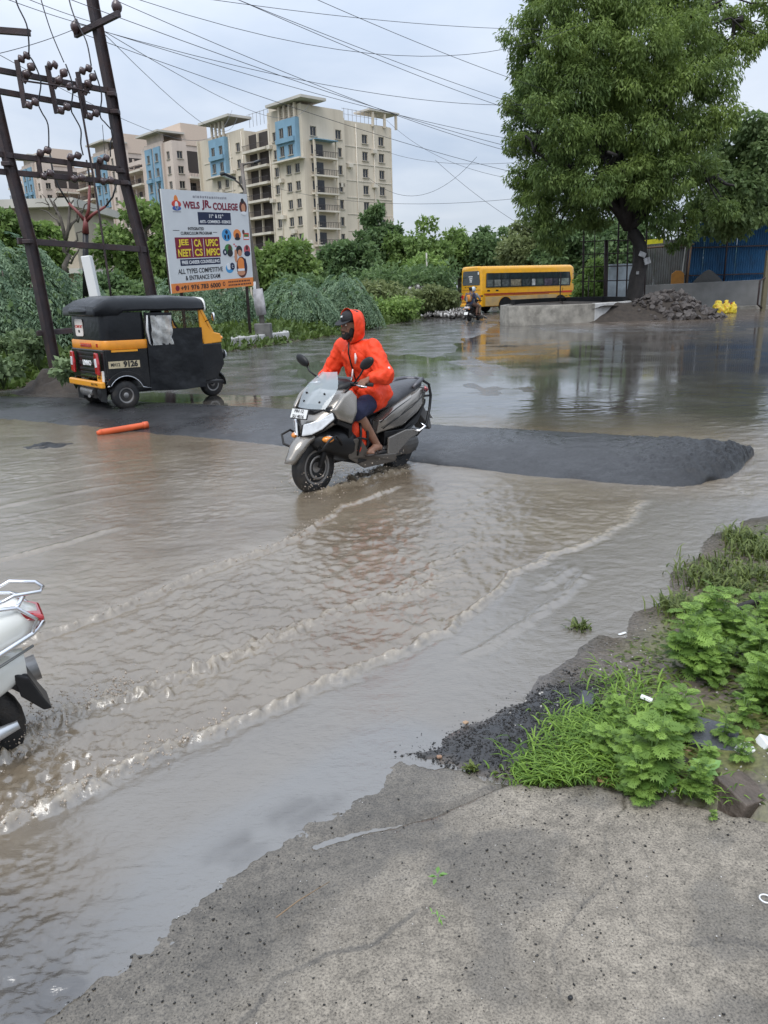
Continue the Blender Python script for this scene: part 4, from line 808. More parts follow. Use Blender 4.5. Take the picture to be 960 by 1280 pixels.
# cap, beard
g = G(); g.M = HM; g.rings([[Vector((-.012 + r * 1.12 * math.cos(a), r * .9 * math.sin(a), z)) for a in np.linspace(0, 2 * PI, 21)[:-1]] for r, z in ((.096, .038), (.097, .07), (.092, .10), (.075, .125), (.04, .142), (.008, .147))])
pk = [Vector((.075 + .085 * math.cos(a), .088 * math.sin(a), .048 - .030 * math.cos(a))) for a in np.linspace(-PI / 2, PI / 2, 13)]
capm = mat('black_cap_cloth', (.012, .012, .014), .75, bump=.2, bs=80)
cap = g.build('cap', capm, rd, True)
g = G(); g.M = HM; g.rings([[p + Vector((0, 0, .006)) for p in pk], pk]); g.rings([pk, [Vector((.05, p.y, .055)) for p in pk], [Vector((.05, p.y, .062)) for p in pk], [p + Vector((0, 0, .006)) for p in pk]], close=False); g.build('peak', capm, cap, False)
g = G(); g.M = HM; g.prism([(-.020, -.004), (-.006, .004), (.004, .010), (.018, .006), (.010, .002), (.012, -.008), (.004, -.004), (-.006, -.008)], .003, (.094, .0, .094), (0, 1, 0), (-.25, 0, 1)); g.build('cap_emblem', whiteink, cap)
g = G(); g.M = HM; g.ell((.062, 0, -.092), (.046, .047, .036)); g.ell((.025, .052, -.058), (.035, .018, .048)); g.ell((.025, -.052, -.058), (.035, .018, .048)); g.ell((.089, 0, -.048), (.014, .03, .006)); g.ell((.075, .032, -.072), (.02, .016, .022)); g.ell((.075, -.032, -.072), (.02, .016, .022))
bd = remeshed(g, 'beard', hair_m, rd, .006, 1); wrinkle(bd, .006, 90, 4)
g = G()
for s in 'LR': 
    g.tube([J['hip' + s] + V3(-.03, 0, 0), J['hip' + s].lerp(J['kn' + s], .5), J['kn' + s] + V3(0, 0, -.0), J['kn' + s].lerp(J['an' + s], .12)], [.10, .098, .09, .085], 14); g.ell(J['kn' + s], .088)
g.ell(J['pelvis'] + V3(-.02, 0, -.05), (.135, .16, .11)); sh = remeshed(g, 'shorts', navy, rd, .013, 3); wrinkle(sh, .014, 13, 2)
sand = mat('sandal', (.04, .03, .025), .6)
for s in 'LR':
    a, t = J['an' + s], J['toe' + s]; f = (t - a); f.z = 0; f.normalize(); sd = V3(-f.y, f.x, 0); base = Vector((a.x, a.y, t.z - .025))
    g = G(); pts = [base - f * .095 - sd * .03, base - f * .095 + sd * .03, base + f * .06 + sd * .044, base + f * .17 + sd * .045, base + f * .195, base + f * .17 - sd * .045, base + f * .06 - sd * .044]
    g.rings([pts, [p + V3(0, 0, .018) for p in pts]]); g.tube([base + f * .10 + sd * .046 + V3(0, 0, .01), base + f * .10 + V3(0, 0, .062), base + f * .10 - sd * .046 + V3(0, 0, .01)], .012, 6); g.tube([base + f * .05 + sd * .046 + V3(0, 0, .01), base + f * .05 + V3(0, 0, .085), base + f * .05 - sd * .046 + V3(0, 0, .01)], .010, 6)
    g.build('sandal', sand, rd, True)
# orange bag on the footboard
bg = thing('bag', 'orange and black bag wedged on the footboard of the bronze scooter', 'bag', SCO, SRZ)
g = G(); g.M = Matrix.Translation((.83, .165, .30)) @ Matrix.Rotation(-.12, 4, 'Y')
g.rings([[Vector((x * sx_, y * sx_, z)) for x, y in sup(.115, .075, 2.8, 18)] for z, sx_ in ((0, .8), (.03, 1), (.15, 1.08), (.27, 1.0), (.34, .8), (.36, .45))])
o = g.build('bag_body', orange_r, bg, True, sub=2); bake(o); wrinkle(o, .035, 13, 12)
g = G(); g.M = Matrix.Translation((.83, .165, .30)) @ Matrix.Rotation(-.12, 4, 'Y')
for x in (-.05, .045): g.tube([(x, .06, .02), (x * 1.2, .098, .12), (x, .095, .24), (x * .8, .07, .33)], .014, 6)
g.tube([(-.12, .03, .18), (-.05, .10, .17), (.06, .098, .19), (.125, .03, .17)], .012, 6); g.build('strap', blackp, bg, True)

for o_ in (sc, rd, bg): o_.scale = (.95, .95, .95)
# ---------------------------------------------------------------- simple clothed figures
def figure(label, loc, rz, J, top_m, leg_m, skin_m=skin2, hair=True, cap_m=None, kk=1., helmet=None):
    t = thing('person', label, 'person', loc, rz)
    g = G(); HM = human_body(g, J, kk); remeshed(g, 'body', skin_m, t, .017, 2)
    g = G(); torso(g, J, [(-.2, .16, .13, 0), (.0, .185, .15, 0), (.4, .18, .135, 0), (.8, .19, .135, 0), (1.03, .185, .125, 0), (1.18, .12, .09, 0), (1.26, .07, .065, 0)])
    for s in 'LR': sleeve(g, J, s, .072, .06, .045, .85)
    o = remeshed(g, 'shirt', top_m, t, .021, 3); wrinkle(o, .014, 10, 3)
    g = G()
    for s in 'LR':
        g.tube([J['hip' + s], J['hip' + s].lerp(J['kn' + s], .5), J['kn' + s]], [.105, .092, .075], 12); g.ell(J['kn' + s], .075); g.tube([J['kn' + s], J['an' + s] + V3(0, 0, .03)], [.075, .06], 12)
    g.ell(J['pelvis'] + V3(0, 0, -.04), (.14, .165, .11)); o = remeshed(g, 'trousers', leg_m, t, .021, 3); wrinkle(o, .010, 11, 6)
    g = G(); g.M = HM
    if helmet: g.ell((-.005, 0, .03), (.135, .115, .135), 18, 12); g.build('helmet', helmet, t, True)
    else: g.ell((-.022, 0, .045), (.103, .083, .09), 16, 12); o = g.build('hair', hair_m, t, True); wrinkle(o, .012, 40, 3)
    return t
# driver of the rickshaw, dim behind the open strip of the curtain
JD = dict(pelvis=V3(.90, 0, .74), chest=V3(.88, 0, 1.12), neck=V3(.90, 0, 1.26), head=V3(.93, 0, 1.385), face=V3(1, 0, 0), shL=V3(.88, .17, 1.15), shR=V3(.88, -.17, 1.15), elL=V3(1.02, .30, .98), elR=V3(1.02, -.30, .98), wrL=V3(1.28, .24, .96), wrR=V3(1.28, -.24, .96), gripL=V3(0, 1, 0), gripR=V3(0, -1, 0),
          hipL=V3(.92, .1, .70), hipR=V3(.92, -.1, .70), knL=V3(1.3, .16, .68), knR=V3(1.3, -.16, .68), anL=V3(1.36, .16, .42), anR=V3(1.36, -.16, .42), toeL=V3(1.5, .16, .35), toeR=V3(1.5, -.16, .35))
dr = figure('dim driver seen through the open strip above the rickshaw curtain', (-4.36, 12.46, .03), R(42), JD, mat('khaki_shirt', (.20, .15, .08), .8), navy)
dr.rotation_euler = rk.rotation_euler
# ================================================================== SCHOOL BUS
busy = mat('bus_yellow', (.82, .40, .008), .34, var=.05, coat=.5, dirt=(.36, .20, .06), da=.3, ds=1.6)
bus = thing('school_bus', 'yellow school bus with a dark red stripe parked beyond the round planter', 'bus', (6.22, 53.0, .03), R(29))
WINZ0, WINZ1 = 1.62, 2.52
def bsec(x, hw, z0, z1, r=.22): return [Vector((x, y, z)) for y, z in [(-hw + .03, z0), (-hw, z0 + .06), (-hw, 1.5), (-hw + .05, z1 - r)] + [(-hw + .05 + r - r * math.cos(a), z1 - r + r * math.sin(a)) for a in (.5, 1.05)] + [(-hw + .45, z1), (hw - .45, z1)] + [(hw - .05 - r + r * math.cos(a), z1 - r + r * math.sin(a)) for a in (1.05, .5)] + [(hw - .05, z1 - r), (hw, 1.5), (hw, z0 + .06), (hw - .03, z0)]]
g = G(); g.rings([bsec(.0, 1.10, .47, 2.90, .2), bsec(.06, 1.17, .42, 2.97), bsec(7.7, 1.17, .42, 2.99), bsec(7.95, 1.12, .45, 2.9, .25), bsec(8.05, 1.05, .5, 2.3, .3)]); g.build('body', busy, bus, 'auto')
for s in (-1, 1):
    g = G(); g.prism([(.33, WINZ0), (7.55, WINZ0), (7.62, 2.0), (7.5, WINZ1), (.36, WINZ1)], .02, (0, s * 1.168 + (.01 if s > 0 else -.0) + .01 * s, 0)); t = g.build('window_band', glass, bus, False)
    for i, x in enumerate((.42, 1.0, 1.62, 2.35, 3.35, 4.15, 4.55, 5.25, 6.05, 6.55)):
        w = (.50, .52, .62, .88, .68, .30, .60, .70, .40, .90)[i]
        g = G(); yy = s * 1.193
        g.box((x + w / 2, yy, WINZ0 + .27), (w, .012, .42)); g.build('pane', mat('pane_tint', [(.10, .115, .11), (.16, .17, .155), (.08, .09, .09), (.20, .18, .13), (.05, .06, .06), (.38, .40, .40), (.07, .09, .08), (.09, .08, .10), (.05, .05, .06), (.17, .20, .18)][i], .06, var=.5, vs=6), t)
        g = G(); g.box((x + w + .03, yy + .004 * s, 2.07), (.035, .02, .86)); g.build('mullion', blackp, t)
    g = G(); g.box((4.3, s * 1.198, WINZ0 + .53), (6.6, .016, .03)); g.build('window_rail', blackp, t)
    g = G(); g.box((3.95, s * 1.173, 1.20), (7.5, .012, .10)); g.box((3.0, s * 1.174, 1.11), (5.4, .010, .035)); g.build('red_stripe', mat('bus_red', (.30, .045, .02), .4, var=.2), bus)
    g = G(); g.prism([(.3, .46), (1.36, .46), (1.42, .75), (1.6, .98), (1.95, 1.03), (2.3, .98), (2.48, .75), (2.54, .46), (6.16, .46), (6.25, .8), (6.5, .98), (6.3, 1.06), (.3, 1.04)], .008, (0, s * 1.170 + (.008 if s > 0 else 0), 0)); g.build('dirty_skirt', mat('dusty_yellow', (.40, .30, .17), .6, var=.2, vs=2, dirt=(.58, .34, .06), da=.75, ds=1.0), bus)
    for x in (1.95, 6.75):
        g = G(); g.prism([(x + .56 * math.cos(a), .44 + .56 * math.sin(a)) for a in np.linspace(0, PI, 15)], .03, (0, s * 1.168 + (.025 if s > 0 else .005), 0)); g.build('wheel_arch', blackp, bus)
        wheel(bus, (x, s * 1.06, .44), .44, .24, .25, steel)
    text('7', .30, blackink, bus, (6.9, s * 1.176, 1.34), (PI / 2, 0, 0 if s < 0 else PI), depth=.001) if s < 0 else None
    g = G(); g.box((7.35, s * 1.176, 1.205), (.9, .012, .13)); g.build('front_mark', redink, bus)
    g = G(); g.tube([(7.85, s * 1.1, 2.4), (8.1, s * 1.35, 2.3), (8.12, s * 1.38, 2.0)], .02, 6); g.box((8.12, s * 1.38, 1.95), (.06, .2, .34)); g.build('side_mirror', blackp, bus)
    g = G(); g.box((-.02, s * .98, 1.02), (.06, .12, .28)); g.build('tail_light', redlens, bus, False, .01)
for x in (.55, 1.25):
    g = G(); g.box((x, -1.174, 1.42), (.22, .01, .10)); g.build('vent', blackink, bus)
# rear end
g = G(); g.prism([(-.95, 1.78), (.95, 1.78), (.98, 2.0), (.90, 2.62), (.80, 2.68), (-.80, 2.68), (-.90, 2.62), (-.98, 2.0)], .02, (.005, 0, 0), (0, -1, 0)); p = g.build('rear_window', glass, bus, False, .01)
for i, (w, z) in enumerate(((.52, 2.33), (.40, 2.20), (.30, 2.09), (.30, 2.0))):
    g = G()
    for q in range(int(w / .09)): g.box((-.02, w / 2 - .09 * q - .045, z), (.008, .06, .07))
    g.build('window_lettering', whiteink, p)
g = G(); g.box((-.02, -.82, 2.52), (.008, .12, .16)); g.build('window_sticker', whiteink, p)
g = G()
for y0, y1, z in ((.72, .55, 1.66), (.42, -.25, 1.66), (-.38, -.65, 1.66), (.40, -.05, 1.27), (-.18, -.45, 1.27)):
    n_ = max(2, int((y0 - y1) / .09))
    for q in range(n_): g.box((-.006, y0 - .09 * q - .04, z), (.012, .055, .065 - .02 * (q % 2)))
g.build('rear_lettering', blackink, bus)
g = G(); g.box((.0, 0, 1.48), (.03, 2.0, .02)); g.box((.0, 0, .70), (.03, 2.0, .04)); g.build('rear_seam', mat('seam_brown', (.25, .10, .02), .6), bus)
for y, z, w, h in ((.88, 1.0, .06, .2), (.72, 1.07, .06, .14), (.5, 1.08, .08, .12), (.3, 1.08, .10, .1), (-.4, 1.1, .12, .1), (-.62, 1.08, .12, .14)):
    g = G(); g.box((-.006, y, z), (.014, w, h)); g.build('tail_marker', redink, bus)
g = G(); g.box((-.004, .05, .93), (.012, .36, .22)); g.build('number_plate', mat('plate_orange', (.62, .25, .02), .5, var=.3, vs=40), bus)
g = G(); g.box((-.05, 0, .50), (.14, 2.2, .20)); g.build('rear_bumper', busy, bus, False, .03)
g = G(); g.box((4.0, 0, .52), (7.4, 1.7, .3)); g.cyl((1.95, -1.1, .44), (1.95, 1.1, .44), .08); g.cyl((6.75, -1.1, .44), (6.75, 1.1, .44), .08); g.box((3.4, -.5, .40), (.9, .5, .3)); g.build('chassis', blackp, bus)
g = G(); g.prism([(-.95, 1.35), (.95, 1.35), (.92, 2.6), (-.92, 2.6)], .02, (8.08, 0, 0), (0, 1, 0)); g.build('windscreen', glass, bus)

# ================================================================== SMALL SCOOTERS
def small_scooter(label, loc, rz, paint, trim, plate_txt=None, group=None, k=1.):
    t = thing('motor_scooter', label, 'scooter', loc, rz); t.scale = (k, k, k)
    wheel(t, (0 if k == 1. else -.09, 0, .235), .235, .10, .13, blackp, n=26); wheel(t, (1.24, 0, .235), .235, .10, .13, blackp, n=26)
    g = G(); loftx(g, [(-.44, .70, .05, .05), (-.36, .70, .12, .09), (-.2, .66, .175, .13), (.05, .60, .20, .16), (.30, .52, .19, .18), (.44, .44, .14, .16)], 2.5, 20); g.build('body', paint, t, True)
    g = G(); loftx(g, [(-.36, .50, .06, .06), (-.2, .47, .14, .10), (.1, .42, .16, .14), (.45, .32, .16, .08)], 2.6); g.build('under_body', blackp if k == 1. else paint, t, True)
    g = G(); loftx(g, [(.54, .74, .08, .04), (.42, .765, .15, .06), (.15, .785, .165, .065), (-.15, .80, .15, .065), (-.34, .80, .09, .05)] if k == 1. else [(.60, .74, .08, .04), (.5, .765, .15, .06), (.3, .785, .165, .06), (.12, .79, .15, .05), (.05, .79, .10, .03)], 2.6, 18); g.build('seat', mat('scooter_seat', (.03, .03, .032), .4), t, True)
    g = G(); g.box((.66, 0, .29), (.50, .38, .07)); g.build('floorboard', blackp, t, False, .02)
    g = G(); loftx(g, [(.96, .58, .20, .27), (1.04, .62, .17, .27), (1.12, .66, .10, .22), (1.16, .66, .04, .16)], 3); g.build('front_apron', paint, t, True)
    g = G(); loftx(g, [(1.02, .98, .05, .03), (.98, 1.0, .13, .06), (.90, 1.02, .14, .06), (.84, 1.01, .06, .03)]); g.build('handlebar_cover', paint, t, True)
    g = G(); g.ell((1.03, 0, .98), (.03, .08, .05)); g.build('headlight', whitelens, t, True)
    g = G(); g.rings([[Vector((1.24 + r * math.cos(a), y, .235 + r * math.sin(a))) for a in np.linspace(.2, 2.6, 12)] for y, r in ((-.08, .25), (-.06, .28), (.06, .28), (.08, .25))], close=False); g.build('front_mudguard', paint, t, True, recalc=False)
    g = G(); g.tube([(1.24, .07, .235), (1.05, .06, .7)], .025, 8); g.tube([(1.24, -.07, .235), (1.05, -.06, .7)], .025, 8); g.build('fork', blackp, t, True)
    for s in (-1, 1):
        g = G(); g.cyl((.90, s * .12, 1.02), (.86, s * .34, 1.01), .017, n=8); g.build('grip', rubber, t, True)
        g = G(); g.tube([(.93, s * .2, 1.04), (.95, s * .29, 1.2)], .007, 6); g.ell((.945, s * .31, 1.23), (.02, .06, .045)); g.build('mirror', trim, t, True)
        if k == 1.:
            g = G(); g.ell((-.40, s * .14, .62), (.04, .03, .03)); g.build('indicator', amber, t, True)
    g = G(); g.tube([(-.10, -.16, .28), (.1, -.17, .3), (-.42, -.19, .38)], [.03, .04, .06], 10); g.build('exhaust', steel, t, True)
    g = G(); g.prism([(-.30, .56), (-.40, .50), (-.50, .28), (-.46, .26), (-.33, .42)] if k == 1. else [(-.26, .52), (-.36, .47), (-.41, .34), (-.38, .33), (-.29, .42)], .14, (0, .07, 0)); g.build('rear_mudguard', blackp, t, False, .008)
    if k == 1.:
        g = G(); g.box((-.475, 0, .42), (.012, .20, .15), ry=.45); g.build('number_plate', whitep, t)
    return t
ms = small_scooter('small black scooter carrying two people past the yellow bus', (4.62, 40.1, .03), R(62), blackg, blackp)
g = G(); loftx(g, [(-.47, .69, .05, .04), (-.40, .69, .13, .07), (-.30, .69, .16, .08)]); g.build('rear_panel', mat('pink_white', (.62, .55, .55), .4), ms, True)
JP = dict(pelvis=V3(.05, 0, .90), chest=V3(.10, 0, 1.30), neck=V3(.13, 0, 1.43), head=V3(.16, 0, 1.56), face=V3(1, 0, -.05), shL=V3(.10, .18, 1.34), shR=V3(.10, -.18, 1.34), elL=V3(.16, .29, 1.08), elR=V3(.16, -.29, 1.08), wrL=V3(.36, .20, .98), wrR=V3(.36, -.20, .98), gripL=V3(0, 1, 0), gripR=V3(0, -1, 0),
          hipL=V3(.06, .1, .86), hipR=V3(.06, -.1, .86), knL=V3(.42, .24, .74), knR=V3(.42, -.26, .74), anL=V3(.30, .25, .36), anR=V3(.30, -.27, .36), toeL=V3(.46, .25, .29), toeR=V3(.46, -.28, .29))
JR = {k: v + V3(.40, 0, -.02) for k, v in JP.items() if k[:4] not in ('face', 'grip')}; JR.update(face=JP['face'], gripL=JP['gripL'], gripR=JP['gripR'], wrL=V3(.80, .25, 1.03), wrR=V3(.80, -.25, 1.03), elL=V3(.60, .32, 1.12), elR=V3(.60, -.32, 1.12))
figure('pillion passenger in a dark blue jacket wearing an orange backpack', (4.62, 40.1, .03), R(62), JP, mat('blue_jacket', (.025, .035, .075), .7), mat('brown_trousers', (.13, .07, .05), .8))
figure('scooter rider in a grey shirt and pale cap in front of the pillion passenger', (4.62, 40.1, .03), R(62), JR, mat('grey_shirt', (.24, .25, .24), .8), mat('tan_trousers', (.20, .15, .11), .8), helmet=mat('pale_helmet', (.55, .62, .66), .4))
bp_ = thing('backpack', 'orange and grey backpack on the back of the pillion passenger', 'backpack', (4.62, 40.1, .03), R(62))
g = G(); loftx(g, [(-.17, 1.13, .11, .13), (-.13, 1.14, .15, .17), (-.04, 1.14, .15, .18)], 3); g.build('pack', mat('backpack_orange', (.50, .19, .02), .7, var=.3), bp_, True)
g = G(); g.box((-.17, .08, 1.1), (.03, .09, .26)); g.box((-.06, .12, 1.2), (.26, .03, .3)); g.box((-.06, -.12, 1.2), (.26, .03, .3)); g.build('strap', mat('grey_strap', (.25, .23, .2), .7), bp_, False, .01)

# white scooter leaving the frame at left
ws = small_scooter('white scooter with chrome tail guard throwing up water at the left edge', (-1.71, 2.585, -.095), R(-150), mat('white_gloss', (.74, .73, .67), .2, var=.04, coat=.8, dirt=(.40, .33, .26), da=.25, ds=6), blackp, k=.90)
g = G()
for s in (-1, 1):
    g.tube([(.42, s * .20, .40), (.22, s * .225, .47), (-.02, s * .215, .555), (-.25, s * .175, .625), (-.40, s * .11, .665), (-.455, s * .03, .675), (-.455, 0, .675)], .0125, 8)
    g.tube([(-.40, s * .11, .665), (-.43, s * .09, .72), (-.36, s * .10, .79), (-.2, s * .13, .815)], .009, 8)
g.tube([(-.36, .10, .79), (-.40, 0, .80), (-.36, -.10, .79)], .009, 8); g.build('tail_guard', chrome, ws, True)
g = G(); g.tube([(-.25, .09, .80), (-.36, .10, .845), (-.46, .07, .83), (-.48, 0, .825), (-.46, -.07, .83), (-.36, -.10, .845), (-.25, -.09, .80)], .008, 8); g.build('carrier', chrome, ws, True)
g = G(); g.prism([(-.28, .73), (-.37, .765), (-.462, .728), (-.46, .70), (-.38, .72)], .18, (0, .09, 0)); g.build('tail_light', redlens, ws, False, .012)
g = G(); g.tube([(.10, .19, .475), (-.1, .195, .52), (-.28, .155, .58), (-.40, .08, .60)], .006, 6); g.build('panel_line', mat('seam_grey', (.2, .2, .19), .5), ws, True)
text('DLX', .035, blackink, ws, (-.16, .203, .69), (PI / 2, 0, PI + .12), 'badge', .001)
g = G(); g.tube([(.02, .15, .235), (-.03, .165, .26), (-.16, .17, .27), (-.29, .165, .30)], [.02, .034, .034, .018], 10); g.build('silencer_guard', mat('silver', (.55, .56, .57), .3, .8), ws, True)
g = G(); g.prism([(-.30, .50), (-.36, .46), (-.40, .36), (-.435, .29), (-.40, .29), (-.32, .38)], .17, (0, .085, 0)); g.build('mud_flap', blackp, ws, False, .008)
g = G(); g.tube([(-.2, .13, .40), (-.18, .14, .25)], .02, 8); g.build('shock_absorber', steel, ws, True)

# ================================================================== ROADSIDE THINGS
conc = mat('old_concrete', (.27, .25, .215), .8, var=.25, vs=3, bump=.4, bs=30, dirt=(.05, .045, .036), da=.9, ds=1.6)
concw = mat('whitewashed_concrete', (.52, .51, .49), .8, var=.1, vs=3, bump=.3, bs=30, dirt=(.22, .20, .17), da=.7, ds=1.6)
greyplaster = mat('grey_plaster', (.235, .23, .22), .85, var=.15, vs=1.5, bump=.2, bs=20, dirt=(.14, .13, .12), da=.6, ds=.8)
soil = mat('dark_soil', (.040, .031, .024), .85, var=.35, vs=6, bump=1., bs=14)
stone_m = mat('basalt_rubble', (.062, .052, .047), .6, var=.4, vs=4, bump=.5, bs=22, island=.3)
iron = mat('rusted_iron', (.045, .032, .032), .6, .2, var=.3, vs=10, bump=.3, bs=40, dirt=(.09, .045, .03), da=.5, ds=8)
blueS = mat('blue_sheet', (.035, .13, .27), .5, .15, var=.15, vs=2, dirt=(.05, .06, .07), da=.5, ds=1.5)

# tube lying in the water
tb = thing('plastic_tube', 'orange red plastic tube lying in the water beside the asphalt hump', 'tube')
a, b_ = gp(124, 541, .03), gp(184, 531, .06); g = G(); d_ = (b_ - a).normalized()
g.tube([a, a + d_ * .02, b_ - d_ * .0], [.042, .042, .042], 16, False); g.tube([a, b_], [.035, .035], 16, False); tube_o = g.build('tube_body', mat('orange_pvc', (.62, .10, .025), .4, var=.12, dirt=(.25, .1, .05), da=.3), tb, True)
g = G(); g.tube([b_ - d_ * .06, b_ + d_ * .01], [.049, .049], 16); g.tube([a - d_ * .03, a + d_ * .03], [.025, .045], 16); g.build('socket', mat('orange_socket', (.60, .10, .03), .45), tb, True)

# planter
pl = thing('round_planter', 'low round concrete planter with a black rim and white patch beside the rubble', 'planter')
rim = [(5.72, 37.2), (5.66, 36.3), (5.9, 35.4), (6.5, 34.9), (7.6, 34.75), (8.9, 34.85), (9.6, 35.1)]; rim2 = [(9.6, 35.1), (10.6, 35.9), (11.6, 37.0), (12.2, 38.2)]; rim3 = [(12.2, 38.2), (11.8, 41), (10, 42.2), (8, 41.2), (6.4, 39.2), (5.72, 37.2)]
def wallring(pts, h0, h1, th, name, m):
    g = G(); P = [Vector((x, y, 0)) for x, y in pts]; cen = Vector((8.8, 38, 0)); rr = []
    for p in P:
        d = (cen - p).normalized() * th; rr.append([p + V3(0, 0, h0), p + V3(0, 0, h1 - .03), p + d * .1 + V3(0, 0, h1), p + d + V3(0, 0, h1), p + d + V3(0, 0, h0)])
    g.rings(rr); return g.build(name, m, pl, 'auto')
wallring(rim, -.1, .86, .25, 'wall', conc); wallring(rim2, -.1, .87, .25, 'white_wall', concw); wallring(rim3, -.1, .85, .25, 'back_wall', conc)
wallring([(x + .06 * (8.8 - x), y + .06 * (38 - y)) for x, y in rim3[:-1]] , .8, 1.06, .2, 'dark_rim', blackp)
g = G(); g.rings([[Vector((8.8 + r * math.cos(a), 38 + 1.05 * r * math.sin(a), z + .08 * math.sin(a * 5))) for a in np.linspace(0, 2 * PI, 25)[:-1]] for r, z in ((2.9, .66), (2, .78), (.8, .84), (.05, .86))]); g.build('soil', soil, pl, True)

# rubble heap: soil mound + single stones
rh = thing('rubble_heap', 'heap of broken dark stones and soil at the foot of the tree', 'rubble heap', (12.0, 36.3, 0))
n_ = 60; xs, ys_ = np.meshgrid(np.linspace(-4.6, 4.6, n_), np.linspace(-2.6, 3.0, 44))
def mound(x, y): return np.maximum(0, 1.28 * np.exp(-((x - 1.5) / 1.75) ** 2 - ((y - .2) / 1.35) ** 2) + .98 * np.exp(-((x + 1.7) / 1.9) ** 2 - ((y - .2) / 1.3) ** 2) - .12) 
gridmesh('soil_mound', xs, ys_, mound(xs, ys_) - .06 + .12 * fbm(xs * 1.6, ys_ * 1.6, 4, 4) * (mound(xs, ys_) > .02), soil, None, rh)
random.seed(11)
def stone_mesh(name, seed, flat=.6, m=None):
    rs = random.Random(seed); bm = bmesh.new(); bmesh.ops.create_icosphere(bm, subdivisions=1, radius=.5)
    for v in bm.verts: v.co *= rs.uniform(.7, 1.2); v.co.z *= flat; v.co.x *= 1.25
    for k in range(4):
        d = Vector((rs.uniform(-1, 1), rs.uniform(-1, 1), rs.uniform(-1, 1))).normalized(); c = rs.uniform(.2, .34)
        bmesh.ops.bisect_plane(bm, geom=bm.verts[:] + bm.edges[:] + bm.faces[:], plane_co=d * c, plane_no=d, clear_outer=True)
        e = [x for x in bm.edges if x.is_boundary]
        if e: bmesh.ops.contextual_create(bm, geom=e)
    me = bpy.data.meshes.new(name); bm.to_mesh(me); bm.free(); me.materials.append(m or stone_m); return me
stones = [stone_mesh('stone', i, (.5, .7, .45, .6, .8, .4)[i]) for i in range(6)]
def inst(me, name, parent, loc, rot, s):
    o = bpy.data.objects.new(name, me); COL.objects.link(o); o.parent = parent; o.location = loc; o.rotation_euler = rot; o.scale = s if hasattr(s, '__len__') else (s, s, s); return o
cnt = 0
while cnt < 270:
    x, y = random.gauss(1.6, 1.35), random.gauss(-.25, .95)
    h = float(mound(np.array(x), np.array(y)))
    if h < .03 or (x < -.4 and random.random() < .75): continue
    inst(random.choice(stones), 'stone', rh, (x, y, h - .02), (random.uniform(-.9, .9), random.uniform(-.9, .9), random.uniform(0, 6)), random.uniform(.22, .50) * (1 if x > .3 else .6)); cnt += 1

# yellow sacks
sackm = mat('yellow_sack', (.72, .58, .05), .5, var=.3, vs=12, bump=.4, bs=20, dirt=(.55, .08, .02), da=.8, ds=5)
for i, (px_, w, h, lab) in enumerate(((897, .50, .62, 'leftmost yellow sack, standing apart nearest the rubble heap'), (908, .48, .66, 'middle yellow sack with its neck tied up, beside the grey wall'), (917, .42, .60, 'rightmost yellow and red sack leaning at the grey wall'))):
    c = at(px_, 390, 40.3); t = thing('sack', lab, 'sack', (c.x, c.y + (.1 * i), .04), i * .8, 'yellow sacks by the wall')
    g = G(); g.rings([[Vector((x, y, z)) for x, y in sup(w * a, w * a * .8, 2.6, 14)] for a, z in ((.40, 0), (.52, .06), (.56, h * .4), (.48, h * .7), (.22, h * .85), (.30, h))]); o = g.build('sack_body', sackm, t, True, sub=2); bake(o); wrinkle(o, .10, 5, i * 3)
    g = G(); g.torus((0, 0, h * .84), w * .22, .02, (0, 0, 1), 14, 6); g.build('tie', redink, t, True)

# grey wall, blue shed, fence, odds and ends
wl = thing('boundary_wall', 'low grey plastered wall in front of the blue shed', 'wall')
g = G(); g.prism([(14.2, -.1), (34, -.1), (34, 1.78), (24.4, 1.70), (19, 1.60), (14.2, 1.50)], .22, (0, 45.6, 0)); g.build('wall_body', greyplaster, wl, False, .02)
g = G(); g.box((24, 45.0, .10), (11, .5, .3)); g.build('kerb_ledge', conc, wl, False, .02)
g = G(); g.box((14.0, 45.5, .7), (.35, .35, 1.6)); g.build('end_pier', conc, wl, False, .02)
sh_ = thing('metal_shed', 'blue corrugated sheet shed behind the grey wall at right', 'shed')
zb, zt = 1.2, 4.75
def corrug(w, h, nw):
    g = G(); n_ = nw * 4; pts = [(-w / 2 + w * i / n_, .035 * math.sin(i * PI / 2)) for i in range(n_ + 1)]
    g.rings([[Vector((x, y, 0)) for x, y in pts], [Vector((x, y, h)) for x, y in pts]], close=False); return g
gs = corrug(.98, zt - zb, 7); cor = gs.build('wall_sheet', blueS, sh_, False, recalc=False); cor.location = (19.2, 48.6, zb)
for i in range(1, 15):
    o = cor.copy(); COL.objects.link(o); o.location = (19.2 + .985 * i, 48.6 - .012 * (i % 2), zb - .05 * (i % 3 == 0)); o.parent = sh_
gs2 = corrug(.98, 3.2, 7); c2_ = gs2.build('grey_sheet', mat('grey_sheet', (.16, .17, .17), .6, .2, var=.2, vs=2, dirt=(.10, .07, .05), da=.5), sh_, False, recalc=False); c2_.location = (16.2, 48.4, .9)
o = c2_.copy(); COL.objects.link(o); o.location = (17.2, 48.43, .9); o.parent = sh_; o = c2_.copy(); COL.objects.link(o); o.location = (18.2, 48.5, .9); o.parent = sh_
g = G(); g._add([(18.0, 47.2, 5.15), (36, 47.2, 6.35), (36, 53.5, 6.9), (18.0, 53.5, 5.7), (18.0, 47.2, 5.05), (36, 47.2, 6.25), (36, 53.5, 6.8), (18.0, 53.5, 5.6)], [(0, 1, 2, 3), (7, 6, 5, 4), (0, 4, 5, 1), (1, 5, 6, 2), (2, 6, 7, 3), (3, 7, 4, 0)]); g.build('roof', mat('dark_sheet', (.06, .055, .055), .6), sh_)
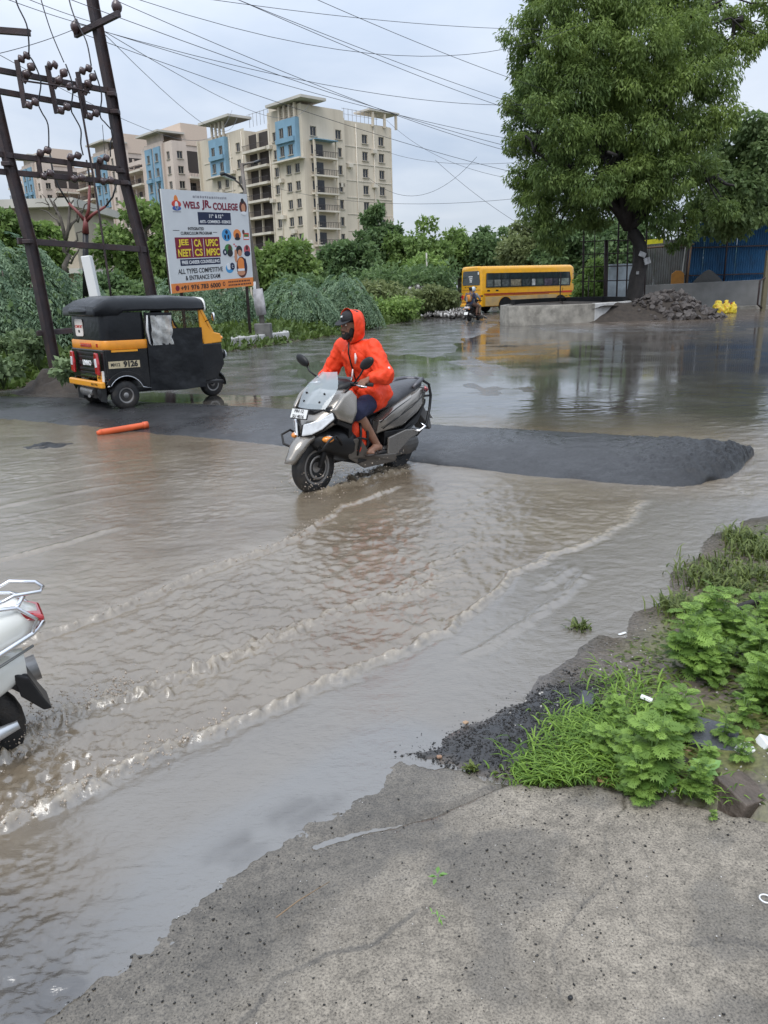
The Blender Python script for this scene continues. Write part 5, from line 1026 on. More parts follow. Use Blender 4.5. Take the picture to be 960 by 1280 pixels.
g = G(); g.bar((17.9, 47.12, 5.18), (36, 47.12, 6.38), .05, .16); g.build('roof_edge', mat('light_blue', (.10, .28, .50), .4), sh_)
for x in (18.6, 20.9, 24.6, 28.8, 33):
    g = G(); g.cyl((x, 48.2, .8), (x, 48.2, 5.2 + (x - 18) * .066), .05, n=8); g.build('post', iron, sh_, True)
g = G(); g.box((26, 48.48, 3.6), (16, .05, .07)); g.box((26, 48.48, 2.0), (16, .05, .07)); g.build('rail', iron, sh_)
g = G(); g.rings([[Vector((x, 48.75, z)) for x, z in ((19, 4.7), (34.2, 4.7), (34.2, 5.9), (19, 5.0))], [Vector((x, 48.80, z)) for x, z in ((19, 4.7), (34.2, 4.7), (34.2, 5.9), (19, 5.0))]]); g.build('gable', blueS, sh_)
bf = thing('pole_frame', 'brown wooden pole frame standing between the tree and blue shed', 'frame')
for x in (15.6, 18.35):
    g = G(); g.cyl((x, 47.4, .8), (x + .1, 47.4, 3.7), .06, n=8); g.build('post', mat('brown_wood', (.14, .085, .05), .8, var=.3), bf, True)
g = G(); g.cyl((15.5, 47.35, 3.6), (18.6, 47.35, 3.75), .055, n=8); g.build('crossbar', mat('brown_wood2', (.13, .08, .05), .8), bf, True)
ob_ = thing('orange_board', 'small orange board standing on the grey wall beside the pole frame', 'board', (17.45, 46.6, 1.55))
g = G(); g.prism([(-.34, 0), (.40, 0), (.38, .55), (.2, .72), (-.1, .74), (-.34, .55)], .08); g.build('panel', mat('orange_panel', (.40, .17, .02), .6, dirt=(.2, .1, .04), da=.5), ob_, False, .01)
g = G(); g.bar((.25, -.03, .3), (.36, -.03, 2.0), .05, .05); g.build('stick', mat('grey_stick', (.4, .4, .38), .7), ob_)
sdh = thing('sand_pile', 'grey cone of sand piled behind the wall in front of the blue sheets', 'sand pile', (19.6, 47.4, 1.2)); g = G(); g.rings([[Vector((r * math.cos(a), .7 * r * math.sin(a), z)) for a in np.linspace(0, 2 * PI, 17)[:-1]] for r, z in ((1.2, 0), (.7, .6), (.25, 1.0), (.03, 1.1))]); g.build('sand', mat('grey_sand', (.06, .058, .055), .9, bump=.6, bs=10), sdh, True)
fe = thing('iron_fence', 'black iron grid fence with a tall post left of the leaning trunk', 'fence')
for px_, y0, y1, r_ in ((757, 300, 385, .11), (729, 262, 380, .05), (743, 262, 380, .03), (771, 265, 378, .045), (783, 268, 378, .04), (790, 268, 378, .03), (806, 270, 372, .045), (735, 345, 385, .03), (700, 340, 380, .03)):
    p0, p1 = at(px_, y1, 41.5), at(px_ + (3 if px_ > 760 else 1), y0, 41.5); g = G(); g.cyl(Vector((p0.x, 41.5, .0)), p1, r_, n=8); g.build('fence_post', iron, fe, True)
for y0, y1 in ((318, 316), (334, 332), (302, 300), (352, 350)):
    g = G(); g.cyl(at(726, y0, 41.5), at(792, y1, 41.5), .028, n=6); g.build('fence_rail', iron, fe, True)
yb = thing('yellow_banner', 'yellow banner strip hanging behind the tree trunk', 'banner'); p0, p1 = at(806, 305, 47.9), at(828, 299, 47.9)
g = G(); g.box((p0.lerp(p1, .5)), (1.1, .03, .26), ry=-.06); g.build('cloth', mat('banner_yellow', (.70, .66, .03), .6), yb)
pv = thing('pale_sheet', 'pale grey plastic sheet stood up behind the iron fence', 'sheet'); c = at(776, 362, 44); g = G(); g.box((c.x, 44, 1.4), (1.5, .06, 2.6), rz=.1); o = g.build('sheet', mat('pale_plastic', (.42, .47, .50), .4, var=.4, vs=1.5), pv)
gpst = thing('gate_post', 'dull brown gate post with a hooped rail at the right edge', 'post'); p = at(953, 390, 42); g = G(); g.box((p.x, 42, 1.5), (.22, .22, 3.2)); g.build('post', mat('gate_brown', (.14, .12, .07), .6), gpst, False, .02)
g = G(); g.tube([(p.x - .1, 41.9, .2), (p.x - .35, 41.9, .4), (p.x - .35, 41.9, 1.6), (p.x - .1, 41.9, 1.75)], .05, 8); g.build('hoop', iron, gpst, True)
# thin rods against the heap
rdz = thing('iron_rods', 'bundle of thin pale rods leaning against the right of the rubble', 'rods')
for i in range(3):
    g = G(); g.cyl((16.2 + .12 * i, 39.2, .0), (15.5 + .1 * i, 39.6, .95), .018, n=6); g.build('rod', mat('pale_rod', (.4, .4, .38), .5), rdz, True)
# kerb slab and base on the left verge
ks = thing('concrete_plinth', 'whitish concrete slab on the verge at the foot of the street light', 'slab')
P4 = [gp(288, 434, .1), gp(362, 424, .1), gp(358, 419, .1), gp(288, 426, .1)]
g = G(); q = [Vector((v.x, v.y, -.05)) for v in P4]; g.rings([q, [v + V3(0, 0, .42) for v in q]]); g.build('slab', concw, ks, False, .03)
# ================================================================== POWER POLE FRAME
steelj = mat('pole_steel', (.045, .034, .036), .55, .3, var=.3, vs=5, bump=.2, bs=40, dirt=(.10, .045, .03), da=.5, ds=4)
porc = mat('insulator_porcelain', (.06, .032, .03), .25, var=.3, coat=.6)
wire_m = mat('wire_metal', (.03, .03, .034), .5, .3, var=0)
hp = thing('power_pole_frame', 'rusty twin pole electric switch frame with rows of insulators behind the rickshaw', 'power pole')
YA, YB = 16.39, 18.1
def dA(t): return YA + (YB - YA) * t
A_pts = [at(78, 500, YA), at(72, 474, YA), at(38, 302, YA), at(12, 205, YA), at(-3, 140, YA), at(-30, 20, YA), at(-42, -40, YA)]
B_pts = [at(212, 455, YB), at(190, 372, YB), at(178, 310, YB), at(155, 222, YB), at(140, 125, YB), at(117, 8, YB), at(108, -45, YB)]
for P in (A_pts, B_pts):
    g = G()
    a, b = P[0], P[-1]; d = (b - a).normalized(); sd = d.cross(Vector((.55, .8, 0))).normalized(); f = sd.cross(d)
    prof = [(-.075, -.10), (.075, -.10), (.075, -.085), (.012, -.085), (.012, .085), (.075, .085), (.075, .10), (-.075, .10), (-.075, .085), (-.012, .085), (-.012, -.085), (-.075, -.085)]
    g.rings([[p + sd * x + f * y for x, y in prof] for p in P])      # rolled joist
    g.build('pole', steelj, hp, False, .004)
def lerpbar(p0, t0, p1, t1, w=.09, h=.10, name='crossbar'):
    g = G(); g.bar(at(*p0, dA(t0)), at(*p1, dA(t1)), w, h); g.bar(at(*p0, dA(t0)) + V3(0, .06, .05), at(*p1, dA(t1)) + V3(0, .06, .05), .02, .03); return g.build(name, steelj, hp, False, .004)
lerpbar((-22, 84), -.05, (144, 115), 1.03); lerpbar((-18, 111), -.05, (149, 141), 1.03)
lerpbar((-8, 192), -.1, (154, 212), 1.0); lerpbar((-6, 214), -.1, (160, 229), 1.0)
lerpbar((22, 301), -.05, (182, 312), 1.02, .10, .12); lerpbar((46, 417), -.05, (200, 405), 1.0, .08, .10)
lerpbar((-30, 36), 0, (38, 41), .12, .09, .11)
g = G(); g.bar(at(94, 44, 18.3), at(149, 17, 17.5), .08, .11); g.build('crossarm', steelj, hp, False, .004)
for (x, y, t) in ((143, 118, 1), (147, 140, 1), (154, 214, 1), (160, 229, 1), (38, 302, 0), (12, 205, 0)):
    g = G(); g.box(at(x - 3, y, dA(t) - .1), (.17, .18, .08)); g.build('clamp', steelj, hp, False, .01)
def ins(p, q, t, r=.085, n=2):
    a, b = at(*p, dA(t) - .12), at(*q, dA(t) - .12); d = b - a; L = d.length + .1; d.normalize(); g = G(); a = a - d * .05
    pr = [(.03, 0)]
    for i in range(n):
        c = L * (i + .5) / n; pr += [(.035, c - L * .42 / n), (r * .8, c - L * .22 / n), (r, c), (r * .8, c + L * .22 / n), (.035, c + L * .42 / n)]
    g.lathe(pr + [(.03, L)], a, d, 12); g.build('insulator', porc, hp, True)
def bracket(p, q, t):
    g = G(); g.bar(at(*p, dA(t) - .08), at(*q, dA(t) - .08), .09, .05, (0, 1, 0)); g.build('bracket', steelj, hp, False, .004)
for (pq, t, il) in (((21, 75, 31, 135), .15, [(26, 74, 34, 69), (32, 94, 40, 82), (35, 132, 45, 127)]), ((59, 82, 71, 142), .42, [(62, 82, 69, 81), (72, 103, 81, 89), (75, 139, 85, 133)]), ((97, 90, 108, 148), .70, [(102, 89, 112, 85), (109, 106, 117, 95), (111, 146, 121, 141)])):
    bracket(pq[:2], pq[2:], t)
    for q in il: ins(q[:2], q[2:], t)
    bracket((pq[0] + 8, pq[1] + 28), (pq[0] + 17, pq[1] + 14), t)
for (pq, t, il) in (((47, 194, 51, 222), .28, [(49, 192, 61, 187), (54, 221, 64, 216)]), ((86, 200, 89, 224), .52, [(87, 197, 99, 194), (91, 224, 104, 222)]), ((121, 203, 124, 227), .78, [(124, 201, 134, 197), (127, 227, 140, 225)])):
    bracket(pq[:2], pq[2:], t)
    for q in il: ins(q[:2], q[2:], t)
ins((94, 40), (95, 27), 1.1, .11, 1); ins((147, 16), (145, 1), .85, .11, 1); ins((86, 108), (94, 112), .6)
def jumper(pts, t0, t1, r=.014, name='jumper_wire', m=wire_m, par=None):
    P = [at(x, y, dA(t0 + (t1 - t0) * i / (len(pts) - 1)) - .15) for i, (x, y) in enumerate(pts)]; Q = []
    for i in range(len(P) - 1):
        for k in range(4):
            u_ = k / 4; p0 = P[max(i - 1, 0)]; p1 = P[i]; p2 = P[i + 1]; p3 = P[min(i + 2, len(P) - 1)]
            Q.append(.5 * ((2 * p1) + (p2 - p0) * u_ + (2 * p0 - 5 * p1 + 4 * p2 - p3) * u_ * u_ + (3 * p1 - p0 - 3 * p2 + p3) * u_ ** 3))
    g = G(); g.tube(Q + [P[-1]], r, 6); return g.build(name, m, par or hp, True)
jumper([(17, -20), (21, 4), (33, 30), (36, 52), (36, 68)], .1, .15); jumper([(48, -15), (52, 2), (64, 40), (80, 78)], .4, .45, .010); jumper([(84, -20), (87, 2), (95, 26), (108, 52), (114, 82)], 1, .72)
jumper([(36, 70), (42, 78), (51, 102), (48, 128), (52, 140), (60, 156), (61, 186)], .15, .28); jumper([(82, 80), (91, 108), (89, 136), (93, 146), (101, 162), (101, 180), (104, 194)], .45, .52); jumper([(118, 88), (127, 118), (125, 144), (132, 154), (141, 166), (138, 180), (138, 196)], .72, .78)
jumper([(95, 98), (108, 170), (124, 268), (139, 372)], .62, .62, .022, 'operating_rod', steelj); jumper([(128, 156), (131, 190), (135, 212)], .8, .8, .006)
jumper([(30, 101), (90, 110), (112, 116)], .15, .75, .018, 'link_rod', steelj)
lerpbar((-40, 200), .0, (-5, 205), 0, .06, .08)
# cable end with its red sleeves
ce = thing('cable_terminal', 'black power cable ending in three red sleeved arms beyond the pole frame', 'cable terminal')
redr = mat('red_sleeve', (.16, .035, .03), .5, var=.2); YC = 20.5
def ctube(pts, r, name, m, par=ce, Y=YC):
    g = G(); g.tube([at(x, y, Y) for x, y in pts], r, 8); return g.build(name, m, par, True)
ctube([(107, 380), (107, 330), (107, 290)], .075, 'cable', blackp); ctube([(107, 292), (107, 272)], [.09, .05], 'boot', redr)
for pts in ([(106, 276), (98, 266), (86, 254)], [(107, 276), (111, 262), (112, 232)], [(108, 276), (116, 268), (132, 258)]):
    ctube(pts, [.05, .04, .03], 'red_arm', redr)
for pts in ([(86, 254), (74, 235), (66, 215), (62, 190)], [(112, 232), (111, 216), (108, 200)], [(132, 258), (141, 246), (146, 228)]): ctube(pts, .022, 'dark_arm', blackp)
wp = thing('white_pipe', 'slanting white square pipe standing just behind the rickshaw roof', 'pipe'); g = G(); g.bar(at(134, 440, 15.2), at(108, 320, 15.2), .17, .17, (0, 1, 0)); g.build('pipe', whitep, wp, False, .015)
mh = thing('earth_heap', 'small heap of turned brown earth at the foot of the power pole', 'earth heap')
cpt = gp(75, 480, .1); xs, ys_ = np.meshgrid(np.linspace(-1.3, 1.6, 44), np.linspace(-.9, .9, 30))
o = gridmesh('earth', xs, ys_, .46 * np.exp(-(xs / .75) ** 2 - (ys_ / .45) ** 2) * (1 + 1.1 * fbm(xs * 4, ys_ * 4, 4, 5)) - .09, soil, None, mh); mh.location = (cpt.x + .25, cpt.y - .1, .05)

# ================================================================== BILLBOARD AND STREET LIGHT
bb = thing('billboard', 'leaning white college advertisement board with maroon heading and orange foot strip', 'billboard')
BL, TL, BR, TR_ = at(215, 367, 23.3), at(198, 235, 23.0), at(317, 357, 26.7), at(306, 243, 26.5)
ex = (BR - BL); BW = ex.length; ex.normalize(); ez = ((TL - BL) + (TR_ - BR)) / 2; ez = ez - ex * ez.dot(ex); BH = ez.length; ez.normalize(); en = ex.cross(ez)     # en faces away or towards; make it face the camera
if en.dot(EYE - BL) < 0: en = -en
boardM = Matrix(((ex.x, ez.x, en.x, BL.x), (ex.y, ez.y, en.y, BL.y), (ex.z, ez.z, en.z, BL.z), (0, 0, 0, 1)))
bb.matrix_world = boardM
boardw = mat('board_vinyl', (.66, .68, .69), .55, var=.04, dirt=(.45, .46, .46), da=.35, ds=2.5)
g = G(); g.box((BW / 2, BH / 2, -.02), (BW, BH, .04)); panel = g.build('panel', boardw, bb)
g = G()
for y in (.04, BH * .5, BH - .04): g.box((BW / 2, y, -.075), (BW, .06, .06))
for x in (.03, BW * .33, BW * .66, BW - .03): g.box((x, BH / 2, -.075), (.05, BH, .05))
g.build('frame', iron, bb)
for x, lo in ((BW * .14, 2.3), (BW * .95, 2.2)):
    g = G(); g.cyl((x, -lo, -.14), (x, BH * .9, -.14), .05, n=8); g.build('post', iron, bb, True)
inks = {k: mat('ink_' + k, c, .6, var=.06, rv=0) for k, c in dict(maroon=(.20, .012, .035), navy=(.012, .02, .06), yellow=(.80, .62, .05), orange=(.78, .25, .06), sky=(.06, .30, .60), green=(.06, .22, .06), pink=(.55, .10, .12), dark=(.02, .02, .025), grey=(.28, .28, .30), white=(.74, .75, .76), skin=(.55, .26, .15), blue=(.05, .10, .35), red=(.60, .06, .04), brown=(.10, .03, .025)).items()}
def bx(u0, u1, v0, v1, ink, lv=1):
    g = G(); g.box(((u0 + u1) / 2 * BW, (1 - (v0 + v1) / 2) * BH, .0015 * lv), ((u1 - u0) * BW, (v1 - v0) * BH, .003 * lv)); return g.build('printed_shape', inks[ink], panel)
def dsc(u, v, ru, rv_, ink, lv=1, n=20, a0=0., a1=2 * PI):
    g = G(); g.prism([((u + ru * math.cos(a0 + (a1 - a0) * i / n)) * BW, (1 - v + rv_ * math.sin(a0 + (a1 - a0) * i / n)) * BH) for i in range(n)], .0035 * lv, (0, 0, 0), (1, 0, 0), (0, 1, 0)); return g.build('printed_shape', inks[ink], panel)
def btext(s, u0, u1, v0, v1, ink, lv=1, bold=.012):
    o = text(s, 1., inks[ink], panel, (0, 0, 0), (0, 0, 0), 'lettering', .001, 'LEFT', 1., bold)
    me = o.data; N = len(me.vertices); c = np.empty(N * 3, np.float32); me.vertices.foreach_get('co', c); c = c.reshape(-1, 3); lo, hi = c.min(0), c.max(0)
    c[:, 0] = (u0 + (u1 - u0) * (c[:, 0] - lo[0]) / (hi[0] - lo[0])) * BW; c[:, 1] = (1 - v1 + (v1 - v0) * (c[:, 1] - lo[1]) / (hi[1] - lo[1])) * BH; c[:, 2] = .0036 * lv + .002 + c[:, 2]
    me.vertices.foreach_set('co', c.ravel()); me.update(); return o
g = G()                                                              # the unreadable tag line stays a row of marks
random.seed(2)
x = .33
while x < .72:
    w = random.uniform(.012, .03); g.box(((x + w / 2) * BW, (1 - .055 - .004 * random.random()) * BH, .002), (w * BW * .8, .022 * BH, .003)); x += w + .004
g.build('printed_marks', inks['grey'], panel)
btext('WELS', .215, .40, .105, .175, 'maroon', 1, .035); btext('JR.', .425, .535, .085, .185, 'maroon', 1, .035); btext('COLLEGE', .555, .865, .105, .18, 'maroon', 1, .035)
dsc(.145, .10, .022, .05, 'orange'); dsc(.145, .135, .05, .035, 'red', 2); dsc(.145, .15, .018, .04, 'white', 3); dsc(.145, .175, .045, .022, 'blue', 3); bx(.10, .19, .205, .213, 'grey')
dsc(.935, .14, .05, .07, 'brown'); dsc(.937, .15, .026, .045, 'skin', 2); dsc(.937, .205, .035, .02, 'white', 3); dsc(.93, .075, .02, .025, 'dark', 2)
bx(.37, .765, .205, .33, 'navy'); btext('11', .50, .525, .225, .262, 'white', 2, .03); btext('th', .53, .55, .222, .24, 'white', 2); btext('&', .57, .595, .225, .262, 'white', 2, .02); btext('12', .61, .645, .225, .262, 'white', 2, .03); btext('th', .65, .67, .222, .24, 'white', 2); btext('ARTS - COMMERCE - SCIENCE', .385, .755, .285, .315, 'white', 2, .03)
btext('INTEGRATED', .245, .425, .355, .385, 'dark', 1, .02); btext('CURRICULUM PROGRAM', .16, .515, .40, .43, 'dark', 1, .02); bx(.08, .15, .385, .39, 'dark'); bx(.53, .58, .405, .41, 'dark')
bx(.09, .60, .455, .66, 'maroon')
for s, u0, u1, v0, v1 in (('JEE', .12, .235, .475, .55), ('NEET', .11, .255, .57, .645), ('CA', .295, .38, .475, .55), ('CS', .295, .385, .57, .645), ('UPSC', .43, .575, .475, .55), ('MPSC', .43, .59, .57, .645)): btext(s, u0, u1, v0, v1, 'yellow', 2, .03)
bx(.272, .276, .47, .65, 'white', 2); bx(.405, .409, .47, .65, 'white', 2)
bx(.125, .59, .67, .735, 'navy'); btext('FREE CAREER COUNSELLING', .14, .575, .685, .72, 'white', 2, .03)
btext('ALL TYPES COMPETITIVE', .09, .61, .765, .815, 'dark', 1, .015); btext('& ENTRANCE EXAM', .165, .57, .835, .882, 'dark', 1, .015)
bx(0, 1, .905, 1, 'orange'); dsc(.065, .953, .022, .028, 'maroon', 2); btext('+91 976 783 6000', .10, .565, .93, .98, 'dark', 2, .02); dsc(.61, .95, .015, .024, 'brown', 2); dsc(.61, .95, .008, .013, 'orange', 3)
g = G(); random.seed(4)
for v in (.935, .97):
    x = .665
    while x < .95:
        w = random.uniform(.012, .035); g.box(((x + w / 2) * BW, (1 - v) * BH, .006), (w * BW * .85, .016 * BH, .004)); x += w + .005
g.build('printed_marks', inks['brown'], panel)
dsc(.695, .435, .06, .065, 'sky'); dsc(.695, .405, .016, .02, 'navy', 2); dsc(.675, .455, .012, .025, 'navy', 2); dsc(.715, .455, .012, .025, 'navy', 2)
dsc(.83, .43, .05, .055, 'orange'); dsc(.83, .445, .026, .03, 'brown', 2); dsc(.83, .475, .035, .018, 'dark', 2)
dsc(.915, .405, .016, .025, 'brown'); bx(.91, .985, .415, .49, 'red'); bx(.92, .975, .43, .455, 'green', 2); bx(.915, .98, .46, .48, 'white', 2)
dsc(.705, .585, .05, .055, 'green'); dsc(.72, .57, .02, .03, 'brown', 2); dsc(.72, .625, .035, .04, 'dark', 3); dsc(.655, .615, .024, .033, 'navy', 3); dsc(.655, .615, .008, .015, 'white', 4); bx(.745, .775, .60, .66, 'white', 3)
dsc(.945, .60, .042, .055, 'pink'); dsc(.945, .575, .018, .025, 'brown', 2); dsc(.945, .64, .04, .03, 'navy', 2)
dsc(.70, .79, .05, .05, 'sky'); dsc(.735, .77, .03, .04, 'navy', 2); btext('C', .727, .745, .755, .785, 'white', 3); dsc(.69, .77, .025, .035, 'white', 2)
dsc(.84, .60, .040, .05, 'dark', 2); dsc(.845, .63, .026, .036, 'skin', 3); dsc(.86, .785, .07, .115, 'brown', 2); dsc(.85, .755, .045, .075, 'orange', 3); dsc(.79, .66, .018, .07, 'skin', 3); dsc(.905, .76, .016, .07, 'navy', 4); dsc(.845, .845, .05, .03, 'skin', 4); bx(.80, .89, .80, .825, 'white', 5); dsc(.80, .555, .012, .008, 'pink', 2); dsc(.78, .535, .010, .008, 'pink', 2)

slp = thing('street_light', 'grey street light pole with two lamps rising beside the college billboard', 'street light')
YL = 27.1; polem = mat('pole_grey', (.16, .145, .13), .6, .3, var=.2, dirt=(.12, .07, .04), da=.6, ds=3)
g = G(); P = [at(330, 425, YL), at(326, 390, YL), at(313, 300, YL), at(302, 204, YL)]; g.tube(P, [.095, .09, .075, .055], 10); g.build('pole', polem, slp, True)
g = G(); g.tube([at(304, 237, YL), at(299, 229, YL - .3), at(291, 223, YL - .6)], .03, 8); g.build('arm', polem, slp, True)
g = G(); g.tube([at(302, 207, YL), at(310, 204, YL), at(319, 203, YL)], .03, 8); g.build('arm', polem, slp, True)
g = G(); a, b = at(293, 224, YL - .6), at(277, 217, YL - 1.0); g.bar(a, b, .20, .09); t = g.build('lamp_head', blackp, slp, False, .03); g = G(); g.bar(a.lerp(b, .1) - V3(0, 0, .05), b.lerp(a, .1) - V3(0, 0, .05), .14, .02); g.build('lens', whitelens, t)
g = G(); a, b = at(317, 204, YL), at(324, 201, YL + .2); g.bar(a, b, .16, .08); g.build('lamp_head', blackp, slp, False, .03)
g = G(); c = at(330, 424, YL); g.box((c.x, c.y, .3), (.55, .5, .85)); g.build('base', mat('dark_concrete', (.15, .145, .135), .8, var=.3), slp, False, .03)
g = G(); P = [at(322, 361, YL - .05), at(325, 382, YL - .05), at(327, 394, YL - .05)]; g.tube(P, [.17, .19, .17], 9); o = g.build('wrapped_sheet', mat('tattered_paper', (.42, .40, .40), .7, var=.4, vs=5), slp, True); 
g = G(); g.tube([at(318, 352, YL - .1), at(319, 372, YL - .1)], .05, 6); g.build('paper_strip', whitep, slp, True)

# ================================================================== OVERHEAD WIRES
def wire(p0, Y0, p1, Y1, sag, r=.0065, lab='thin black overhead wire crossing the sky from the pole frame', n=22):
    a, b = at(*p0, Y0), at(*p1, Y1); P = [a.lerp(b, i / n) - V3(0, 0, 4 * sag * (i / n) * (1 - i / n)) for i in range(n + 1)]
    g = G(); g.tube(P, [r * (1 + .022 * (q.y - 17)) for q in P], 5); o = g.build('overhead_wire', wire_m, None, True); tag(o, lab, 'wire', 'overhead wires across the sky'); return o
ORD = ('topmost', 'second', 'third', 'fourth', 'fifth', 'sixth', 'seventh', 'eighth', 'ninth', 'tenth')
LIST = [((20, -26), 14, (760, 205), 48, .5), ((148, 2), 17.5, (760, 212), 46, .6), ((94, 28), 18.3, (760, 188), 48, .5), ((240, -26), 17, (760, 168), 48, .4), ((225, -30), 17, (760, 160), 47, .3), ((330, -30), 18, (760, 132), 45, .3), ((96, 30), 18.3, (800, 108), 46, 1.2), ((100, -26), 18, (800, -14), 40, 2.0), ((200, -10), 20, (820, 28), 44, .5), ((97, 40), 18.3, (760, 236), 50, .5), ((-40, 75), 14, (94, 36), 18.3, .05), ((-20, -12), 14, (117, 34), 18.1, .03), ((-10, -20), 14, (117, 28), 18.1, .03)]
RIGHT = sorted([q for q in LIST if q[2][0] > 300], key=lambda q: q[0][1] + (q[2][1] - q[0][1]) * (600 - q[0][0]) / (q[2][0] - q[0][0]))
for i, (p0, Y0, p1, Y1, sg_) in enumerate(RIGHT): wire(p0, Y0, p1, Y1, sg_, lab='black overhead wire, %s from the top of those running into the big tree' % ORD[i])
for (p0, Y0, p1, Y1, sg_), lb in zip([q for q in LIST if q[2][0] < 300], ('black wire rising from the left edge to the lower end of the crossarm', 'black wire from the top left corner down to the far pole', 'upper black wire from the top left corner down to the far pole')): wire(p0, Y0, p1, Y1, sg_, lab=lb)
WL2 = 'thin wire strung from the pole frame down to the apartment roof'
for (p0, Y0, p1, Y1, sg_), lb in zip((((118, 30), 18.1, (296, 148), 140, 2), ((118, 32), 18.1, (388, 128), 135, 2), ((-20, 58), 18, (290, 138), 140, 3)), ('wire from the far pole to the left roof slab of the cream block', 'wire from the far pole to the right roof slab of the cream block', 'lowest wire from the left edge to the left roof slab of the cream block')): wire(p0, Y0, p1, Y1, sg_, .007, lb)
WL3 = 'thin wire crossing the sky to the right of the tan apartment block'
for (p0, Y0, p1, Y1, sg_), lb in zip((((483, 150), 130, (720, 232), 60, 2), ((484, 190), 130, (720, 196), 60, 1), ((334, 232), 100, (740, 236), 60, 1.5), ((544, 200), 70, (700, 308), 60, .5), ((455, 217), 80, (596, 196), 70, 2.5)), ('wire from the right end of the cream block roof into the big tree', 'level wire leaving the right wall of the cream block', 'lowest level wire crossing in front of the cream block', 'steep wire slanting down to the right beside the bus trees', 'drooping loop of wire right of the cream block')): wire(p0, Y0, p1, Y1, sg_, .007, lb)

# ================================================================== APARTMENT BLOCKS
cream = mat('cream_render', (.60, .525, .42), .85, var=.06, vs=.25, dirt=(.34, .28, .215), da=.6, ds=.5, streak=.10)
cream2 = mat('pinkish_render', (.60, .50, .43), .85, var=.06, vs=.25, dirt=(.36, .29, .245), da=.6, ds=.5, streak=.10)
bluep = mat('blue_render', (.19, .32, .42), .8, var=.12, vs=.6)
slabw = mat('pale_slab', (.62, .56, .47), .85, var=.1, vs=.5, dirt=(.25, .22, .19), da=.5, ds=.4)
roofg = mat('grey_roof_slab', (.50, .47, .42), .85, var=.1, vs=.5)
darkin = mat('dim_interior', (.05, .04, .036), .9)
raild = mat('dark_railing', (.05, .04, .04), .6)
winframe = mat('window_frame', (.40, .36, .30), .6); winglass = mat('far_glass', (.022, .024, .028), .12, var=.5, vs=1.5)
def wallface(g, face, off, u0, u1, z0, z1, holes, rev=.28):
    """face 'L': plane x=off, u runs along y; face 'R': plane y=off, u runs along x"""
    def P(u, z, d=0): return (off + d, u, z) if face == 'L' else (u, off + d, z)
    us = sorted({u0, u1} | {h[k] for h in holes for k in (0, 1)}); zs = sorted({z0, z1} | {h[k] for h in holes for k in (2, 3)})
    for i in range(len(us) - 1):
        for j in range(len(zs) - 1):
            cu, cz = (us[i] + us[i + 1]) / 2, (zs[j] + zs[j + 1]) / 2
            if any(h[0] < cu < h[1] and h[2] < cz < h[3] for h in holes): continue
            g.quad(P(us[i], zs[j]), P(us[i + 1], zs[j]), P(us[i + 1], zs[j + 1]), P(us[i], zs[j + 1]))
    for a, b, c, d in holes:
        for q in (((a, c), (b, c)), ((b, c), (b, d)), ((b, d), (a, d)), ((a, d), (a, c))): g.quad(P(*q[0]), P(*q[1]), P(*q[1], rev), P(*q[0], rev))
WIN = {}
def window_mesh(w, h, face):
    k = (round(w, 2), round(h, 2), face)
    if k not in WIN:
        g = G()
        def bx_(u, z, du, dz, d, th):
            g.box((d, u, z) if face == 'L' else (u, d, z), (th, du, dz) if face == 'L' else (du, th, dz))
        bx_(0, 0, w, h, .20, .03); g.cur = 1
        for u in (-w / 2 + .05, 0, w / 2 - .05): bx_(u, 0, .07, h, .16, .07)
        for z in (-h / 2 + .04, h / 2 - .04): bx_(0, z, w, .08, .16, .07)
        bx_(0, -h / 2 - .06, w + .25, .10, -.04, .28)
        o = g.build('window', [winglass, winframe], None); WIN[k] = o.data; bpy.data.objects.remove(o)
    return WIN[k]
